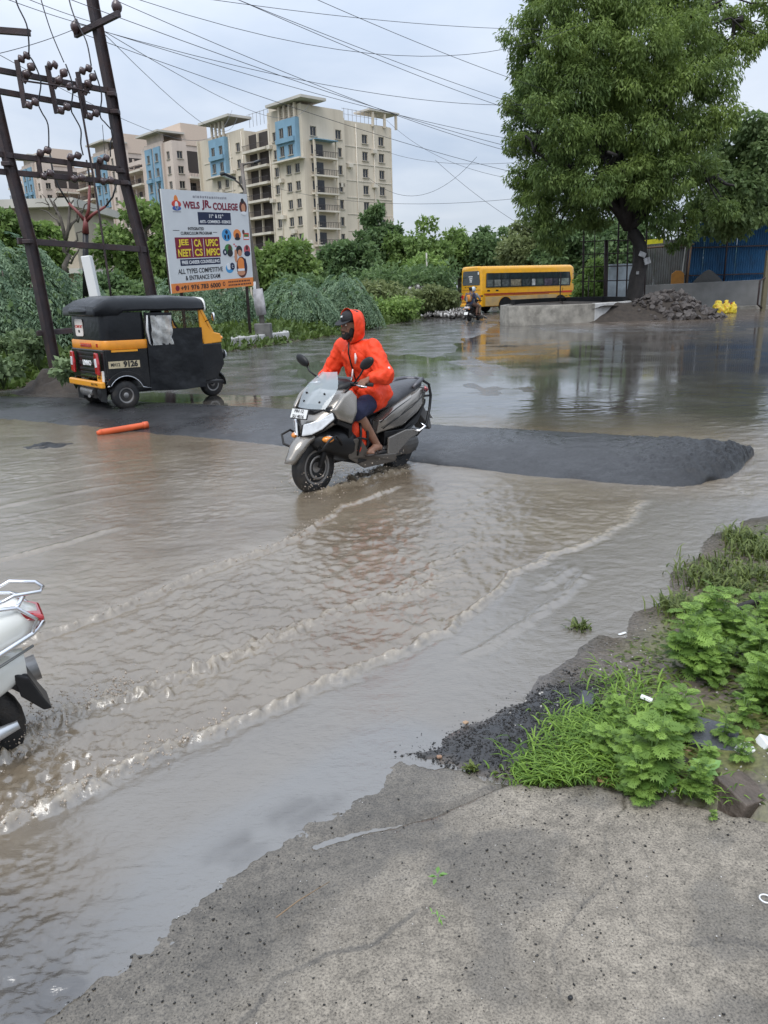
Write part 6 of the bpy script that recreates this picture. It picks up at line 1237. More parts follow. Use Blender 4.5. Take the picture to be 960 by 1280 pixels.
def apartment(name, label, px_, Y, rz, zc, faces, wallm, boxes, extra=None, z0=-1):
    O = at(px_, 300, Y); t = thing(name, label, 'apartment building', (O.x, O.y, 0), rz)
    for face, secs in faces.items():
        for sec in secs:
            kind, u0, u1, z1 = sec[:4]; off = sec[4] if len(sec) > 4 else 0.; wins = sec[5] if len(sec) > 5 else []; zmin = sec[6] if len(sec) > 6 else z0
            if kind == 'w':
                ww, wh = 1.25, 1.4; g = G(); holes = [(u - ww / 2, u + ww / 2, z - wh / 2, z + wh / 2) for u in wins for z in zc if zmin + .8 < z < z1 - .6]
                wallface(g, face, off, u0, u1, zmin, z1, holes)
                if off < 0:                                             # returns of a projecting bay
                    for u in (u0, u1): 
                        (g.quad((off, u, zmin), (0, u, zmin), (0, u, z1), (off, u, z1)) if face == 'L' else g.quad((u, off, zmin), (u, 0, zmin), (u, 0, z1), (u, off, z1)))
                g.build('wall', sec[7] if len(sec) > 7 else wallm, t)
                for h in holes:
                    u, z = (h[0] + h[1]) / 2, (h[2] + h[3]) / 2; o = bpy.data.objects.new('window', window_mesh(ww, wh, face)); COL.objects.link(o); o.parent = t; o.location = (off, u, z) if face == 'L' else (u, off, z)
            elif kind == 'b':                                           # stack of balconies
                dp = 2.4; g = G()
                def bxx(u, z, du, dz, d, th): g.box((d, u, z) if face == 'L' else (u, d, z), (th, du, dz) if face == 'L' else (du, th, dz))
                bxx((u0 + u1) / 2, (zmin + z1) / 2, u1 - u0, z1 - zmin, off + dp, .15)
                for u in (u0 + .06, u1 - .06): bxx(u, (zmin + z1) / 2, .12, z1 - zmin, off + dp / 2, dp)
                g.build('balcony_recess', wallm, t)
                g = G()
                for z in zc:
                    if z < z1 - .3: bxx(u0 + (u1 - u0) * .3, z - .2, 1.5, 2.0, off + dp - .12, .10); bxx(u0 + (u1 - u0) * .72, z, 1.3, 1.3, off + dp - .12, .10)
                g.build('balcony_door', winglass, t)
                for z in zc:
                    if z < z1 + .2:
                        g = G(); bxx((u0 + u1) / 2, z - 1.32, u1 - u0, .38, off + dp / 2 - .35, dp + .7); s = g.build('balcony_slab', slabw, t)
                        g = G(); bxx((u0 + u1) / 2, z - .30, u1 - u0, .06, off - .62, .06)
                        for k in range(int((u1 - u0) / .35)): bxx(u0 + .2 + .35 * k, z - .72, .05, .85, off - .62, .05)
                        g.build('railing', raild, s)
                        g = G(); bxx(u0 + (u1 - u0) * .5, z + .05, .3, 2.6, off + .3, .3); g.build('column', wallm, s)
            elif kind == 't':                                           # blue framed stair tower: sec = kind,u0,u1,z1,off,wins,zb,zt
                zb_, zt_ = sec[6], sec[7]; d = sec[8] if len(sec) > 8 else .5
                g = G(); holes = [(u - .6, u + .6, z - .75, z + .75) for u in wins for z in zc if zb_ + .5 < z < zt_ - .5]
                wallface(g, face, off - d, u0, u1, zb_, zt_, holes, .3)
                for u in (u0, u1): g.quad(*([(off - d, u, zb_), (off, u, zb_), (off, u, zt_), (off - d, u, zt_)] if face == 'L' else [(u, off - d, zb_), (u, off, zb_), (u, off, zt_), (u, off - d, zt_)]))
                p = g.build('blue_panel', bluep, t)
                for h in holes:
                    u, z = (h[0] + h[1]) / 2, (h[2] + h[3]) / 2; o = bpy.data.objects.new('window', window_mesh(1.2, 1.5, face)); COL.objects.link(o); o.parent = p; o.location = (off - d, u, z) if face == 'L' else (u, off - d, z)
                g = G(); g.box((off - d - .15, (u0 + u1) / 2, zb_ + (zt_ - zb_) * .47) if face == 'L' else ((u0 + u1) / 2, off - d - .15, zb_ + (zt_ - zb_) * .47), (.5, u1 - u0 - .6, .7) if face == 'L' else (u1 - u0 - .6, .5, .7)); g.build('blue_ledge', bluep, p, False)
    for nm, c, s, m in boxes: g = G(); g.box(c, s); g.build(nm, m, t)
    if extra: extra(t)
    return t
zc = [26.1 - 2.65 * i for i in range(10)]
def louvre(t, face, off, u0, u1, z0, z1, posts=3):
    for i in range(posts):
        g = G(); u = u0 + .3 + (u1 - u0 - .6) * i / (posts - 1); g.box((off, u, (z0 + z1) / 2) if face == 'L' else (u, off, (z0 + z1) / 2), (.35, .35, z1 - z0)); g.build('roof_column', cream, t)
def main_extra(t):
    g = G()
    for i in range(5): g.box((-.1, 3.3, 28.25 + .32 * i), (.12, 4.6, .12))
    g.build('louvre', slabw, t); louvre(t, 'L', -.3, 1.0, 5.7, 28, 30.1, 4); louvre(t, 'L', -.3, 21.8, 26.2, 28.2, 30.8, 4)
    louvre(t, 'R', .3, 15, 21, 28.2, 30.4, 3)
    for z in [26.1 - 2.65 * i for i in range(8)]:                       # corner balconies on the right face
        if i_ok(z):
            g = G(); g.box((3.7, -.55, z - 1.3), (4.8, 1.3, .25)); s = g.build('balcony_slab', slabw, t)
            g = G(); g.box((3.7, -1.15, z - .35), (4.8, .05, .06))
            for k in range(14): g.box((1.4 + .35 * k, -1.15, z - .75), (.05, .05, .8))
            g.build('railing', raild, s)
            for xx in (1.45, 5.95):
                g = G(); g.box((xx, -1.0, z), (.3, .3, 2.6)); g.build('column', cream, s)
            g = G(); g.box((3.2, -.02, z - .2), (1.4, .12, 2.0)); g.build('balcony_door', winglass, s)
    for (y, z) in [(3.1, 23.0), (5.9, 20.2), (8.6, 25.6), (8.6, 17.4), (5.9, 14.6), (20, 23.2), (20, 17.6), (24, 20.4), (3.1, 12.2)]:
        g = G(); g.box((-.35, y, z - .9), (.6, .9, .65)); g.build('air_conditioner', slabw, t, False, .03)
    for (x, z) in [(9.9, 22.6), (15.4, 19.8), (15.4, 25.2), (19.0, 14.4), (8.0, 19.4)]:
        g = G(); g.box((x, .3, z - .9), (.9, .6, .65)); g.build('air_conditioner', slabw, t, False, .03)
    for y in (6.6, 8.9, 17.0, 20.8):
        g = G(); g.cyl((-.08, y, 0), (-.08, y, 28.4), .09, n=6); g.build('drain_pipe', slabw, t, True)
    for x in (8.9, 11.6, 15.6):
        g = G(); g.cyl((x, .5, 0), (x, .5, 28.2), .09, n=6); g.build('drain_pipe', slabw, t, True)
    for z in [24.75 - 2.65 * i for i in range(8)]:
        g = G(); g.box((-.04, 12.0 + 18.6 - 4.6 - 1.0, z), (.1, 9.6, .12)); g.box((14.1, .56, z), (10.8, .1, .12)); g.build('floor_band', slabw, t)
    g = G(); g.box((3.6, -.8, 24.75), (4.6, 1.6, .12)); g.build('awning', bluep, t)
    g = G()
    for k in range(9): g.box((10 + k * .9, 1.5, 29.4), (.06, .06, 2.4))
    g.box((13.5, 1.5, 30.5), (8, .06, .06)); g.box((13.5, 1.5, 29.7), (8, .05, .05))
    for k in range(8): g.box((3, 11 + k * 1.1, 30.6), (.06, .06, 2.2))
    g.box((3, 15, 31.6), (.06, 9, .06)); g.build('roof_railing', mat('roof_steel', (.35, .35, .36), .5), t)
    for x, y in ((4.5, 7.5), (8, 12)): 
        g = G(); g.cyl((x, y, 29.5), (x, y, 31.2), .9, .85, 14); g.build('water_tank', mat('tank_grey', (.45, .44, .42), .6), t, True)
def i_ok(z): return 10 < z < 24
RZ = PI / 2 - R(47.5)
apartment('apartment_building', 'tall cream apartment block with blue window bays and balconies, nearest and largest one', 385, 132, RZ, zc,
    {'L': [('w', -.0, 7.2 + 2.0, 29.9, 0, [1.8, 4.1, 7.4], -1), ('b', 9.2, 16.2, 28.4, 0), ('w', 16.2, 31, 28.8, 0, [18.4, 22.7, 25.3], -1), ('t', .7, 6.0, 30, 0, [2.2, 4.5], 22.2, 28.0, .8), ('t', 21.4, 26.6, 30, 0, [22.7, 25.3], 22.2, 28.2, .8)],
     'R': [('w', 0, 8.55, 29.7, 0, [2.2, 7.35], -1), ('w', 8.55, 19.6, 28.5, .6, [13.6, 17.4], -1)]}, cream,
    [('roof_slab', (1.2, 3.0, 30.45), (5.0, 9.4, .4), roofg), ('roof_slab', (1.0, 23.6, 31.1), (4.8, 10, .4), roofg), ('roof_slab', (17.8, 2.0, 30.7), (7.0, 4.0, .3), roofg), ('ledge', (-.55, 3.3, 22.0), (1.3, 7.6, .22), slabw), ('ledge', (-.55, 24, 22.0), (1.3, 7.0, .22), slabw),
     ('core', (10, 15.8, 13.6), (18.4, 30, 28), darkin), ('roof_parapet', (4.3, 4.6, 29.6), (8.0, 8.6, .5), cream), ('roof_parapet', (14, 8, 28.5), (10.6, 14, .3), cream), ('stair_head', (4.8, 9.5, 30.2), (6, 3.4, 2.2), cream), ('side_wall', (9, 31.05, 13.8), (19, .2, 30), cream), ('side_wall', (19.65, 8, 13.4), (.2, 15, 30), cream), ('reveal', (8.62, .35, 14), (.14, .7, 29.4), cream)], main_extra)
def left_extra(t):
    louvre(t, 'L', -.3, 6.4, 10.6, 28.2, 30.3, 3)
for nm_l, px_, Y, zoff in (('pinkish apartment block with a blue bay, second from the right among the blocks', 226, 165, 3.5), ('pale apartment block partly behind the pole frame, third from the right', 156, 190, 6.5), ('farthest apartment block, leftmost on the skyline beyond the beige house', 62, 205, 6.5)):
    zz = [25.0 + zoff - 2.75 * i for i in range(12)]; zt = 27.5 + zoff
    apartment('apartment_building', nm_l, px_, Y, RZ, zz,
        {'L': [('w', 0, 3.4, zt, 0, [1.8]), ('w', 3.4, 10.8, zt + .3, -.4, []), ('w', 10.8, 13, zt, 0, []), ('b', 13, 22, zt - 2.5, 0), ('t', 4.0, 6.6, zt, -.4, [5.3], zt - 12, zt - .6, .3), ('t', 7.4, 10.2, zt, -.4, [8.8], zt - 12, zt - .6, .3)],
         'R': [('w', 0, 3.2, zt, 0, [1.6]), ('b', 3.2, 10, zt - 5.3, 0), ('w', 3.2, 13, zt, 3.2, [5.5, 9], zt - 5.3)]}, cream2,
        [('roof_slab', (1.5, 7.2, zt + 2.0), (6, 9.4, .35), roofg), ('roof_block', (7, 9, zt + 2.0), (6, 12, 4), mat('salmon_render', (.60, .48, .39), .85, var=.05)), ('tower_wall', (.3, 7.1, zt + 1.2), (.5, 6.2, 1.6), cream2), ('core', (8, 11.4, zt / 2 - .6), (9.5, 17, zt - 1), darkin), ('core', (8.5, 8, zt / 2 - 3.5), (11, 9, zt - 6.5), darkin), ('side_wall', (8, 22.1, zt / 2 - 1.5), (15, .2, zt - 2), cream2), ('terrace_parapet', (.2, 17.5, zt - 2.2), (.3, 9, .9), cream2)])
hb = thing('house', 'low beige house with a flat grey roof lip behind the bare tree at left', 'house')
O = at(95, 300, 52)
g = G(); hz_ = at(60, 258, 52).z
for (x0, x1, y0, zt) in ((-34, O.x, 52, hz_), ): g.box(((x0 + x1) / 2, y0 + 4, zt / 2), (x1 - x0, 8, zt))
g.build('wall', mat('stained_beige', (.40, .345, .265), .85, var=.1, vs=.4, dirt=(.24, .20, .16), da=.7, ds=.5), hb)
g = G(); g.box(((-34 + O.x) / 2 - .0, 55.8, hz_ - .55 + .7), (O.x + 34 + .8, 9, .5)); g.build('roof_lip', roofg, hb); g = G(); g.box((O.x - 1.0, 55, hz_ * .30 + 1.2), (2.8, 8.4, .3)); g.build('ledge', roofg, hb)
# ================================================================== FOLIAGE
def leafmat(name, lo, hi, trl=.25, rough=.55, gain=1.):
    lo = [q * gain for q in lo]; hi = [q * gain for q in hi]
    m = bpy.data.materials.new(name); m.use_nodes = True; n = m.node_tree.nodes; l = m.node_tree.links; b = n['Principled BSDF']
    a = n.new('ShaderNodeAttribute'); a.attribute_name = 'tone'; r = n.new('ShaderNodeValToRGB'); r.color_ramp.elements[0].color = (*lo, 1); r.color_ramp.elements[1].color = (*hi, 1)
    l.new(a.outputs['Fac'], r.inputs[0]); l.new(r.outputs[0], b.inputs['Base Color']); b.inputs['Roughness'].default_value = rough; b.inputs['Specular IOR Level'].default_value = .35
    tr = n.new('ShaderNodeBsdfTranslucent'); ms = n.new('ShaderNodeMixShader'); ms.inputs[0].default_value = trl; l.new(r.outputs[0], tr.inputs[0]); l.new(b.outputs[0], ms.inputs[1]); l.new(tr.outputs[0], ms.inputs[2]); l.new(ms.outputs[0], n['Material Output'].inputs[0])
    return m
def unit(v): return v / (np.linalg.norm(v, axis=-1, keepdims=True) + 1e-9)
def leaves_mesh(name, P, D, L, Wd, tone, m, parent, rng, cup=.25):
    """one four-cornered leaf per point: base P, direction D, length L, width Wd"""
    n = len(P); S = unit(np.cross(D, unit(rng.normal(size=(n, 3)) + np.array([0, 0, 1.2])))); U = np.cross(S, D)
    L = np.asarray(L).reshape(-1, 1) * np.ones((n, 1)); Wd = np.asarray(Wd).reshape(-1, 1) * np.ones((n, 1))
    mid = P + D * L * .45
    V = np.stack([P, mid + S * Wd - U * L * .0, P + D * L - U * L * cup * .5, mid - S * Wd], 1).reshape(-1, 3)
    F = np.arange(4 * n).reshape(n, 4)
    return npmesh(name, V, F, m, {'tone': np.repeat(np.clip(tone, 0, 1), 4)}, parent)
def crown(name, blobs, n, L, Wd, m, parent, seed, droop=.5, shell=.45, tonebase=None, outw=.7, flat=.85):
    rng = np.random.default_rng(seed); B = np.array([b[:4] for b in blobs]); w = B[:, 3] ** 2; w /= w.sum()
    k = rng.choice(len(B), n, p=w); d = unit(rng.normal(size=(n, 3)))
    # sub clumps: each blob is broken in tufts so that gaps and shaded hollows appear
    nt_ = 26; tuft = unit(rng.normal(size=(len(B), nt_, 3))); j = rng.integers(0, nt_, n); td = tuft[k, j]
    rr = (shell + (1 - shell) * rng.random(n) ** .6)
    tr = (.55 + .45 * rng.random((len(B), nt_)))[k, j]
    c = B[k, :3] + td * (B[k, 3] * tr)[:, None] * np.array([1, 1, flat]) * .8
    P = c + d * (B[k, 3] * .34 * rr)[:, None] * np.array([1, 1, .8])
    D = unit(outw * (.5 * d + .6 * td) + .55 * rng.normal(size=(n, 3)) + np.array([0, 0, -droop]))
    tt_ = rng.random((len(B), nt_))[k, j]; tb = rng.random(len(B))[k] if tonebase is None else np.array(tonebase)[k]
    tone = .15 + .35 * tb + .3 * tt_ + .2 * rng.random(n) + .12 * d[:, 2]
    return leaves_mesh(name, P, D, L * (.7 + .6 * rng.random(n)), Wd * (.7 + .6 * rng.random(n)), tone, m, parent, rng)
bark = mat('dark_wet_bark', (.022, .018, .016), .75, var=.4, vs=6, bump=.9, bs=12)
bark2 = mat('grey_bark', (.10, .085, .07), .8, var=.3, vs=5, bump=.6, bs=20)
def limb(g, p, q, r0, r1, rs, n=6, wob=.12):
    p, q = Vector(p), Vector(q); L = (q - p).length; pts = []
    for i in range(n + 1):
        t = i / n; o = Vector((rs.uniform(-1, 1), rs.uniform(-1, 1), rs.uniform(-.5, 1))) * wob * L * math.sin(PI * t) * .5
        pts.append(p.lerp(q, t) + o + V3(0, 0, .12 * L * math.sin(PI * t)))
    g.tube(pts, [r0 + (r1 - r0) * i / n for i in range(n + 1)], 7); return pts

# ---- the big leaning tree
neem = leafmat('neem_leaf', (.045, .092, .036), (.21, .28, .065), .42, .55, 1.18)
bt = thing('big_tree', 'big dense green tree with a dark leaning trunk standing behind the rubble heap', 'tree')
YT = 38.6
spots = [(230, 60, 95), (130, 125, 75), (165, 205, 75), (330, 60, 110), (480, 60, 115), (640, 40, 115), (770, 40, 90), (400, -40, 110), (600, -60, 110), (240, -30, 80), (890, 25, 55), (960, 20, 50), (1010, 60, 50), (900, 80, 42), (930, 125, 40), (935, 130, 34), (850, 175, 62), (770, 150, 85), (650, 170, 110), (500, 200, 105), (350, 200, 105), (225, 220, 90), (150, 305, 62), (180, 390, 75), (140, 475, 62), (300, 330, 100), (445, 330, 105), (600, 320, 110), (730, 300, 85), (740, 420, 70), (640, 470, 100), (500, 470, 105), (350, 470, 105), (235, 480, 90), (150, 580, 62), (220, 600, 85), (190, 690, 78), (225, 780, 62), (330, 620, 95), (460, 610, 95), (590, 600, 90), (720, 580, 85), (400, 715, 66), (570, 715, 66), (690, 720, 62), (320, 715, 72), (700, 785, 40), (610, 760, 42), (250, 825, 30), (800, 700, 50), (660, 815, 26), (830, 690, 40), (530, 640, 80)]
rsn = random.Random(3); blobs = []; tb = []
for (x, y, r) in spots:
    px_, py_ = 600 + x / 2.667, y / 2.667; dist = math.hypot(x - 450, (y - 380)) / 430
    for k in range(2 if dist < .75 else 1):
        Yd = YT + (rsn.uniform(-1.2, 1.2) if dist >= .75 else (-1, 1)[k] * rsn.uniform(1.8, 4.2) * (1 - .6 * dist))
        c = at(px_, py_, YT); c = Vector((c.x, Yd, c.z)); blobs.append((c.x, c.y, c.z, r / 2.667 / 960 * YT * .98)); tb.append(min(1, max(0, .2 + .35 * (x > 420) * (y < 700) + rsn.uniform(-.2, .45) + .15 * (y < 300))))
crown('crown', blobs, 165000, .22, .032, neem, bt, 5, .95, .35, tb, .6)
g = G(); base = at(793, 376, YT); base.z = .6; T = [Vector((base.x, base.y, -.1)), Vector((base.x - .02, YT, .9)), at(797, 345, YT), at(803, 318, YT), at(797, 298, YT), at(786, 285, YT)]
g.tube(T, [.50, .38, .34, .34, .30, .28], 14); o = g.build('trunk', bark, bt, True, sub=1); bake(o); wrinkle(o, .14, 3.2, 4)
g = G(); fork = T[-1]; rs = random.Random(8)
mains = [at(700, 200, YT - 1), at(740, 130, YT + 1), at(800, 120, YT - 1), at(850, 110, YT + 1.5), at(870, 200, YT), at(690, 110, YT + 2), at(895, 165, YT - 1), at(770, 60, YT), at(850, 30, YT), at(700, 40, YT + 1), at(668, 190, YT - 1.5), at(760, 190, YT - 3), at(840, 240, YT - 2)]
ends = []
for q in mains:
    pts = limb(g, fork, q, .26, .06, rs, 7, .25); ends += pts[3:]
for b in blobs:
    c = Vector(b[:3]); e = min(ends, key=lambda q: (q - c).length); limb(g, e, c, .07, .02, rs, 4, .3)
for (a, c_) in (((852, 170), (897, 166)), ((865, 115), (890, 140)), ((880, 225), (918, 232)), ((690, 78), (650, 55)), ((925, 20), (915, 60)), ((780, 70), (800, 55))):
    limb(g, at(*a, YT), at(*c_, YT), .13, .05, rs, 6, .5)
g.build('branch', bark, bt, True)
g = G(); p = at(803, 318, YT - .45); g.box(p, (.32, .05, .22), ry=.4); p = at(809, 326, YT - .45); g.box(p, (.3, .05, .3), ry=-.3); p = at(797, 341, YT - .45); g.box(p, (.12, .05, .14)); g.build('torn_poster', mat('torn_paper', (.30, .30, .30), .7, var=.5, vs=6), bt)

def tree(name, label, px_, ybase, ytop, wpx, Y, m, n, L, seed, zb=.1, group=None, droop=.3, nb=30, shape='round', trunk=True, barkm=None, cat='tree'):
    n = int(n * .55); L = L * 1.25; c0 = at(px_, ybase, Y); top = at(px_, ytop, Y); H = top.z; rad = wpx / 960 * Y / 2
    t = thing(name, label, cat, (c0.x, Y, zb), 0, group); rs = random.Random(seed); bl = []; z0 = max(.3, c0.z - zb)
    for i in range(nb):
        for _ in range(40):
            u, v, w = rs.uniform(-1, 1), rs.uniform(-1, 1), rs.uniform(0, 1)
            pr = {'round': math.sqrt(max(0, 1 - (2 * w - .9) ** 2 * .82)), 'cone': (1.04 - w) ** .75 * min(1, .35 + 3 * w), 'wide': math.sqrt(max(0, 1 - w * w)) }[shape]
            if u * u + v * v < pr * pr * .72: break
        r = rad * rs.uniform(.30, .48) * (1.15 - .4 * w); bl.append((u * rad, v * rad * .9, z0 + r * .6 + w * (H - zb - z0 - r * 1.35), r))
    crown('crown', bl, n, L, L * .30, m, t, seed, droop)
    if trunk:
        g = G(); k = max(.06, rad * .07); g.tube([(0, 0, -.3), (rs.uniform(-.1, .1), 0, (H - zb) * .3), (rs.uniform(-.2, .2) * rad, 0, (H - zb) * .6)], [k * 1.3, k, k * .6], 9); g.build('trunk', barkm or bark2, t, True)
        g = G()
        for b in bl[::2]: limb(g, (0, 0, (H - zb) * rs.uniform(.25, .5)), b[:3], k * .5, k * .12, rs, 4, .2)
        g.build('branch', barkm or bark2, t, True)
    return t
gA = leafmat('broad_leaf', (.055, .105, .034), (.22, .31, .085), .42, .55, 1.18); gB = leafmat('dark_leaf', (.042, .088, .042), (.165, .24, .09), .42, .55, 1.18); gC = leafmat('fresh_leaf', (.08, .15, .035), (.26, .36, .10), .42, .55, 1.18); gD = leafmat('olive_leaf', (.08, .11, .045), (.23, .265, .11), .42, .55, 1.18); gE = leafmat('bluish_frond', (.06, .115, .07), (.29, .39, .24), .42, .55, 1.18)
tree('bushy_tree', 'bushy mid green tree in front of the apartment block, right of the street light', 352, 372, 284, 84, 46, gA, 26000, .26, 21, droop=.4)
tree('dark_tree', 'slim dark tree right against the foot of the apartment block', 413, 360, 286, 40, 78, gB, 12000, .34, 22, shape='cone')
tree('dark_tree', 'dark rounded tree top rising highest beside the right edge of the apartment block', 476, 350, 246, 58, 86, gB, 18000, .34, 23)
tree('dark_tree', 'dark spreading tree between the slim tree and the highest crown', 445, 362, 285, 62, 72, gB, 15000, .32, 24)
tree('leafy_tree', 'broad green tree behind the light round bush left of the bus', 525, 352, 266, 76, 84, gA, 18000, .36, 25)
tree('round_bush', 'light green round bush with a pale stem left of the bus', 531, 362, 312, 58, 66, gC, 12000, .28, 26)
tree('leafy_tree', 'green tree behind the yellow bus, first from the left', 575, 352, 279, 66, 92, gA, 14000, .38, 27)
tree('leafy_tree', 'dark green tree behind the middle of the yellow bus', 618, 350, 276, 74, 88, gB, 16000, .38, 28)
tree('leafy_tree', 'pale green tree half hidden by the low left boughs of the big tree', 668, 350, 255, 84, 80, gD, 18000, .36, 29)
tree('leafy_tree', 'tree filling the gap between the bus roof and the iron fence', 718, 356, 262, 90, 76, gB, 18000, .36, 30)
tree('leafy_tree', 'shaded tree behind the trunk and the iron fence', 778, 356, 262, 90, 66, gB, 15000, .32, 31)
tree('bright_bush', 'bright green bush just behind the iron fence, left of the tall post', 738, 384, 318, 56, 45.5, gC, 11000, .20, 32)
tree('side_tree', 'greyish green feathery tree overhanging the blue shed at the right edge', 925, 300, 125, 130, 43.5, leafmat('neem_grey', (.06, .11, .045), (.21, .28, .10), .42, .55, 1.18), 56000, .22, 33, droop=.8, nb=40, trunk=False)
tree('leafy_tree', 'bright green tree behind the right pole of the pole frame and the billboard', 182, 372, 232, 110, 42, gA, 30000, .24, 34, droop=.4, nb=30)
tree('leafy_tree', 'green tree at the left edge in front of the beige house', 18, 345, 250, 76, 40, gA, 16000, .24, 35)
tree('leafy_tree', 'green tree low between the bare tree and the beige house', 62, 340, 276, 60, 41, gC, 10000, .24, 36)
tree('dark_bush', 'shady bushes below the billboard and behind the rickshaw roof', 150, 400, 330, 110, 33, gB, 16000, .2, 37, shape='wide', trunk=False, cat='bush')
tree('dark_bush', 'dark green bush between the street light and the weeping bushes', 385, 390, 335, 100, 42, gB, 14000, .22, 38, shape='wide', trunk=False, cat='bush')
tree('olive_bush', 'olive scrub bush left of the rubbish bank', 536, 398, 352, 66, 49, gD, 12000, .20, 39, shape='wide', trunk=False, cat='bush')
tree('olive_bush', 'brownish green scrub behind the riders hood, right of the weeping bushes', 470, 392, 345, 90, 46, gD, 13000, .22, 40, shape='wide', trunk=False, cat='bush')
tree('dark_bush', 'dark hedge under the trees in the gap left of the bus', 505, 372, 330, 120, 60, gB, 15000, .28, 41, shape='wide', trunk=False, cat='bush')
tree('green_bush', 'low green bush beside the road edge below the olive scrub', 495, 408, 378, 70, 43, gC, 8000, .16, 42, shape='wide', trunk=False, cat='bush')
# bare tree
bt_ = thing('bare_tree', 'leafless grey tree in front of the beige house at left', 'tree'); g = G(); rs = random.Random(4); YB2 = 36
for (a, b, r) in (((84, 345), (82, 300), .14), ((82, 300), (62, 248), .09), ((82, 300), (92, 250), .09), ((82, 300), (104, 262), .08), ((75, 282), (50, 262), .05), ((70, 268), (72, 240), .04), ((90, 262), (84, 238), .04), ((97, 278), (116, 250), .05), ((62, 262), (52, 242), .03), ((84, 315), (108, 285), .06), ((84, 318), (60, 296), .05), ((100, 270), (98, 244), .03), ((88, 330), (112, 308), .05), ((60, 256), (44, 254), .025), ((108, 262), (122, 262), .025)): limb(g, at(*a, YB2), at(*b, YB2), r, r * .35, rs, 5, .2)
g.build('branch', bark2, bt_, True)

# ---- weeping bushes: arching feathery fronds
def weeping(label, px_, ybase, ytop, wpx, Y, n, flen, seed, group='weeping feathery bushes on the verge', lean=0.):
    c0 = at(px_, ybase, Y); H = at(px_, ytop, Y).z; rad = wpx / 960 * Y / 2; t = thing('weeping_bush', label, 'bush', (c0.x, Y, 0.1), 0, group); rng = np.random.default_rng(seed)
    a = rng.random(n) * 2 * PI; q = np.sqrt(rng.random(n)); zt = (H - .1) * (1 - .55 * q ** 2) * (.62 + .38 * rng.random(n)) * (1 + .12 * np.sin(a * 3 + seed))
    root = np.stack([np.cos(a) * q * rad * .8, np.sin(a) * q * rad * .8, zt], 1)
    out = np.stack([np.cos(a + .5 * rng.normal(size=n)) + lean, np.sin(a + .5 * rng.normal(size=n)), 0 * a], 1); out = unit(out)
    fl = flen * (.6 + .7 * rng.random(n)); K = 13; PP, DD, LL, TT = [], [], [], []; fr = rng.random(n); V = []; 
    for k in range(K):
        s = k / (K - 1); p = root + out * (fl * (.62 * s - .10 * s * s))[:, None] + np.array([0, 0, 1.]) * (fl * (.16 * s - .85 * s * s))[:, None]
        tg = unit(out * (.62 - .2 * s) + np.array([0, 0, 1.]) * (.16 - 1.7 * s)); sd = unit(np.cross(tg, np.array([0, 0, 1.]))); V.append(p)
        for sg in (-1, 1):
            PP.append(p); DD.append(unit(tg * .75 + sd * sg * .65 + rng.normal(size=(n, 3)) * .15 + np.array([0, 0, -.1]))); LL.append(flen * .11 * (1.1 - .55 * abs(s - .35))); TT.append(.02 + .75 * fr + .15 * rng.random(n) + .12 * s)
    P = np.concatenate(PP); D = np.concatenate(DD); L = np.concatenate([np.full(n, l_) for l_ in LL]); ok = P[:, 2] > .02; 
    leaves_mesh('frond', P[ok], D[ok], L[ok], L[ok] * .16, np.concatenate(TT)[ok], gE, t, rng, .3)
    crown('inner_leaves', [(math.cos(k) * rad * .45, math.sin(k) * rad * .45, H * .42, min(rad * .6, H * .42)) for k in range(0, 6)] + [(0, 0, H * .5, min(rad * .6, H * .45))], n * 2, .18, .05, gB, t, seed + 1, .4)
    g = G(); rs = random.Random(seed)
    for k in range(7): a_ = rs.uniform(0, 6.3); g.tube([(.2 * math.cos(a_), .2 * math.sin(a_), -.2), (.3 * rad * math.cos(a_), .3 * rad * math.sin(a_), H * .4), (.55 * rad * math.cos(a_), .55 * rad * math.sin(a_), H * .75)], [.06, .045, .015], 6)
    g.build('stem', bark2, t, True); return t
weeping('huge weeping feathery bush left of the rickshaw, behind the near pole', 22, 470, 305, 200, 20.5, 1400, 1.35, 51, lean=.35)
weeping('weeping feathery bush just behind the rickshaw roof at left', 108, 440, 345, 90, 23.5, 520, 1.05, 52)
weeping('weeping feathery bush under the billboard, left half', 232, 432, 352, 96, 29.5, 750, 1.25, 53)
weeping('weeping feathery bush under the billboard, right of the street light base', 292, 428, 352, 84, 31, 700, 1.25, 54)
weeping('widest weeping feathery bush between the street light and the rider', 372, 416, 350, 110, 33.5, 850, 1.35, 55)
weeping('weeping feathery bush directly behind the rider with the orange hood', 430, 408, 345, 84, 36, 750, 1.3, 56)
# ---- verge cover: short leafy plants and grass
def scatter_verge(n, seed):
    rng = np.random.default_rng(seed); y = 11 + 45 * rng.random(n * 3) ** 1.4; x = -15 + 22 * rng.random(n * 3); s = sdf(x, y, VERGE); k = (s > .12) & (s < 3.2 + 1.2 * rng.random(n * 3)); x, y = x[k][:n], y[k][:n]
    return x, y, gheight(x, y)[0], sdf(x, y, VERGE)
rng = np.random.default_rng(77); x, y, z, s = scatter_verge(42000, 5); n_ = len(x)
P = np.stack([x, y, z + .30 * rng.random(n_) * sst(.1, .9, s)], 1); D = unit(rng.normal(size=(n_, 3)) * .8 + np.array([0, 0, .7]))
o = leaves_mesh('verge_plants', P, D, (.12 + .14 * rng.random(n_)) * (1 + y * .006), (.035 + .04 * rng.random(n_)), .2 + .6 * vn(x * .9, y * .9, 3) + .4 * rng.random(n_), leafmat('verge_leaf', (.05, .085, .02), (.16, .23, .05)), None, rng); tag(o, kind='stuff')
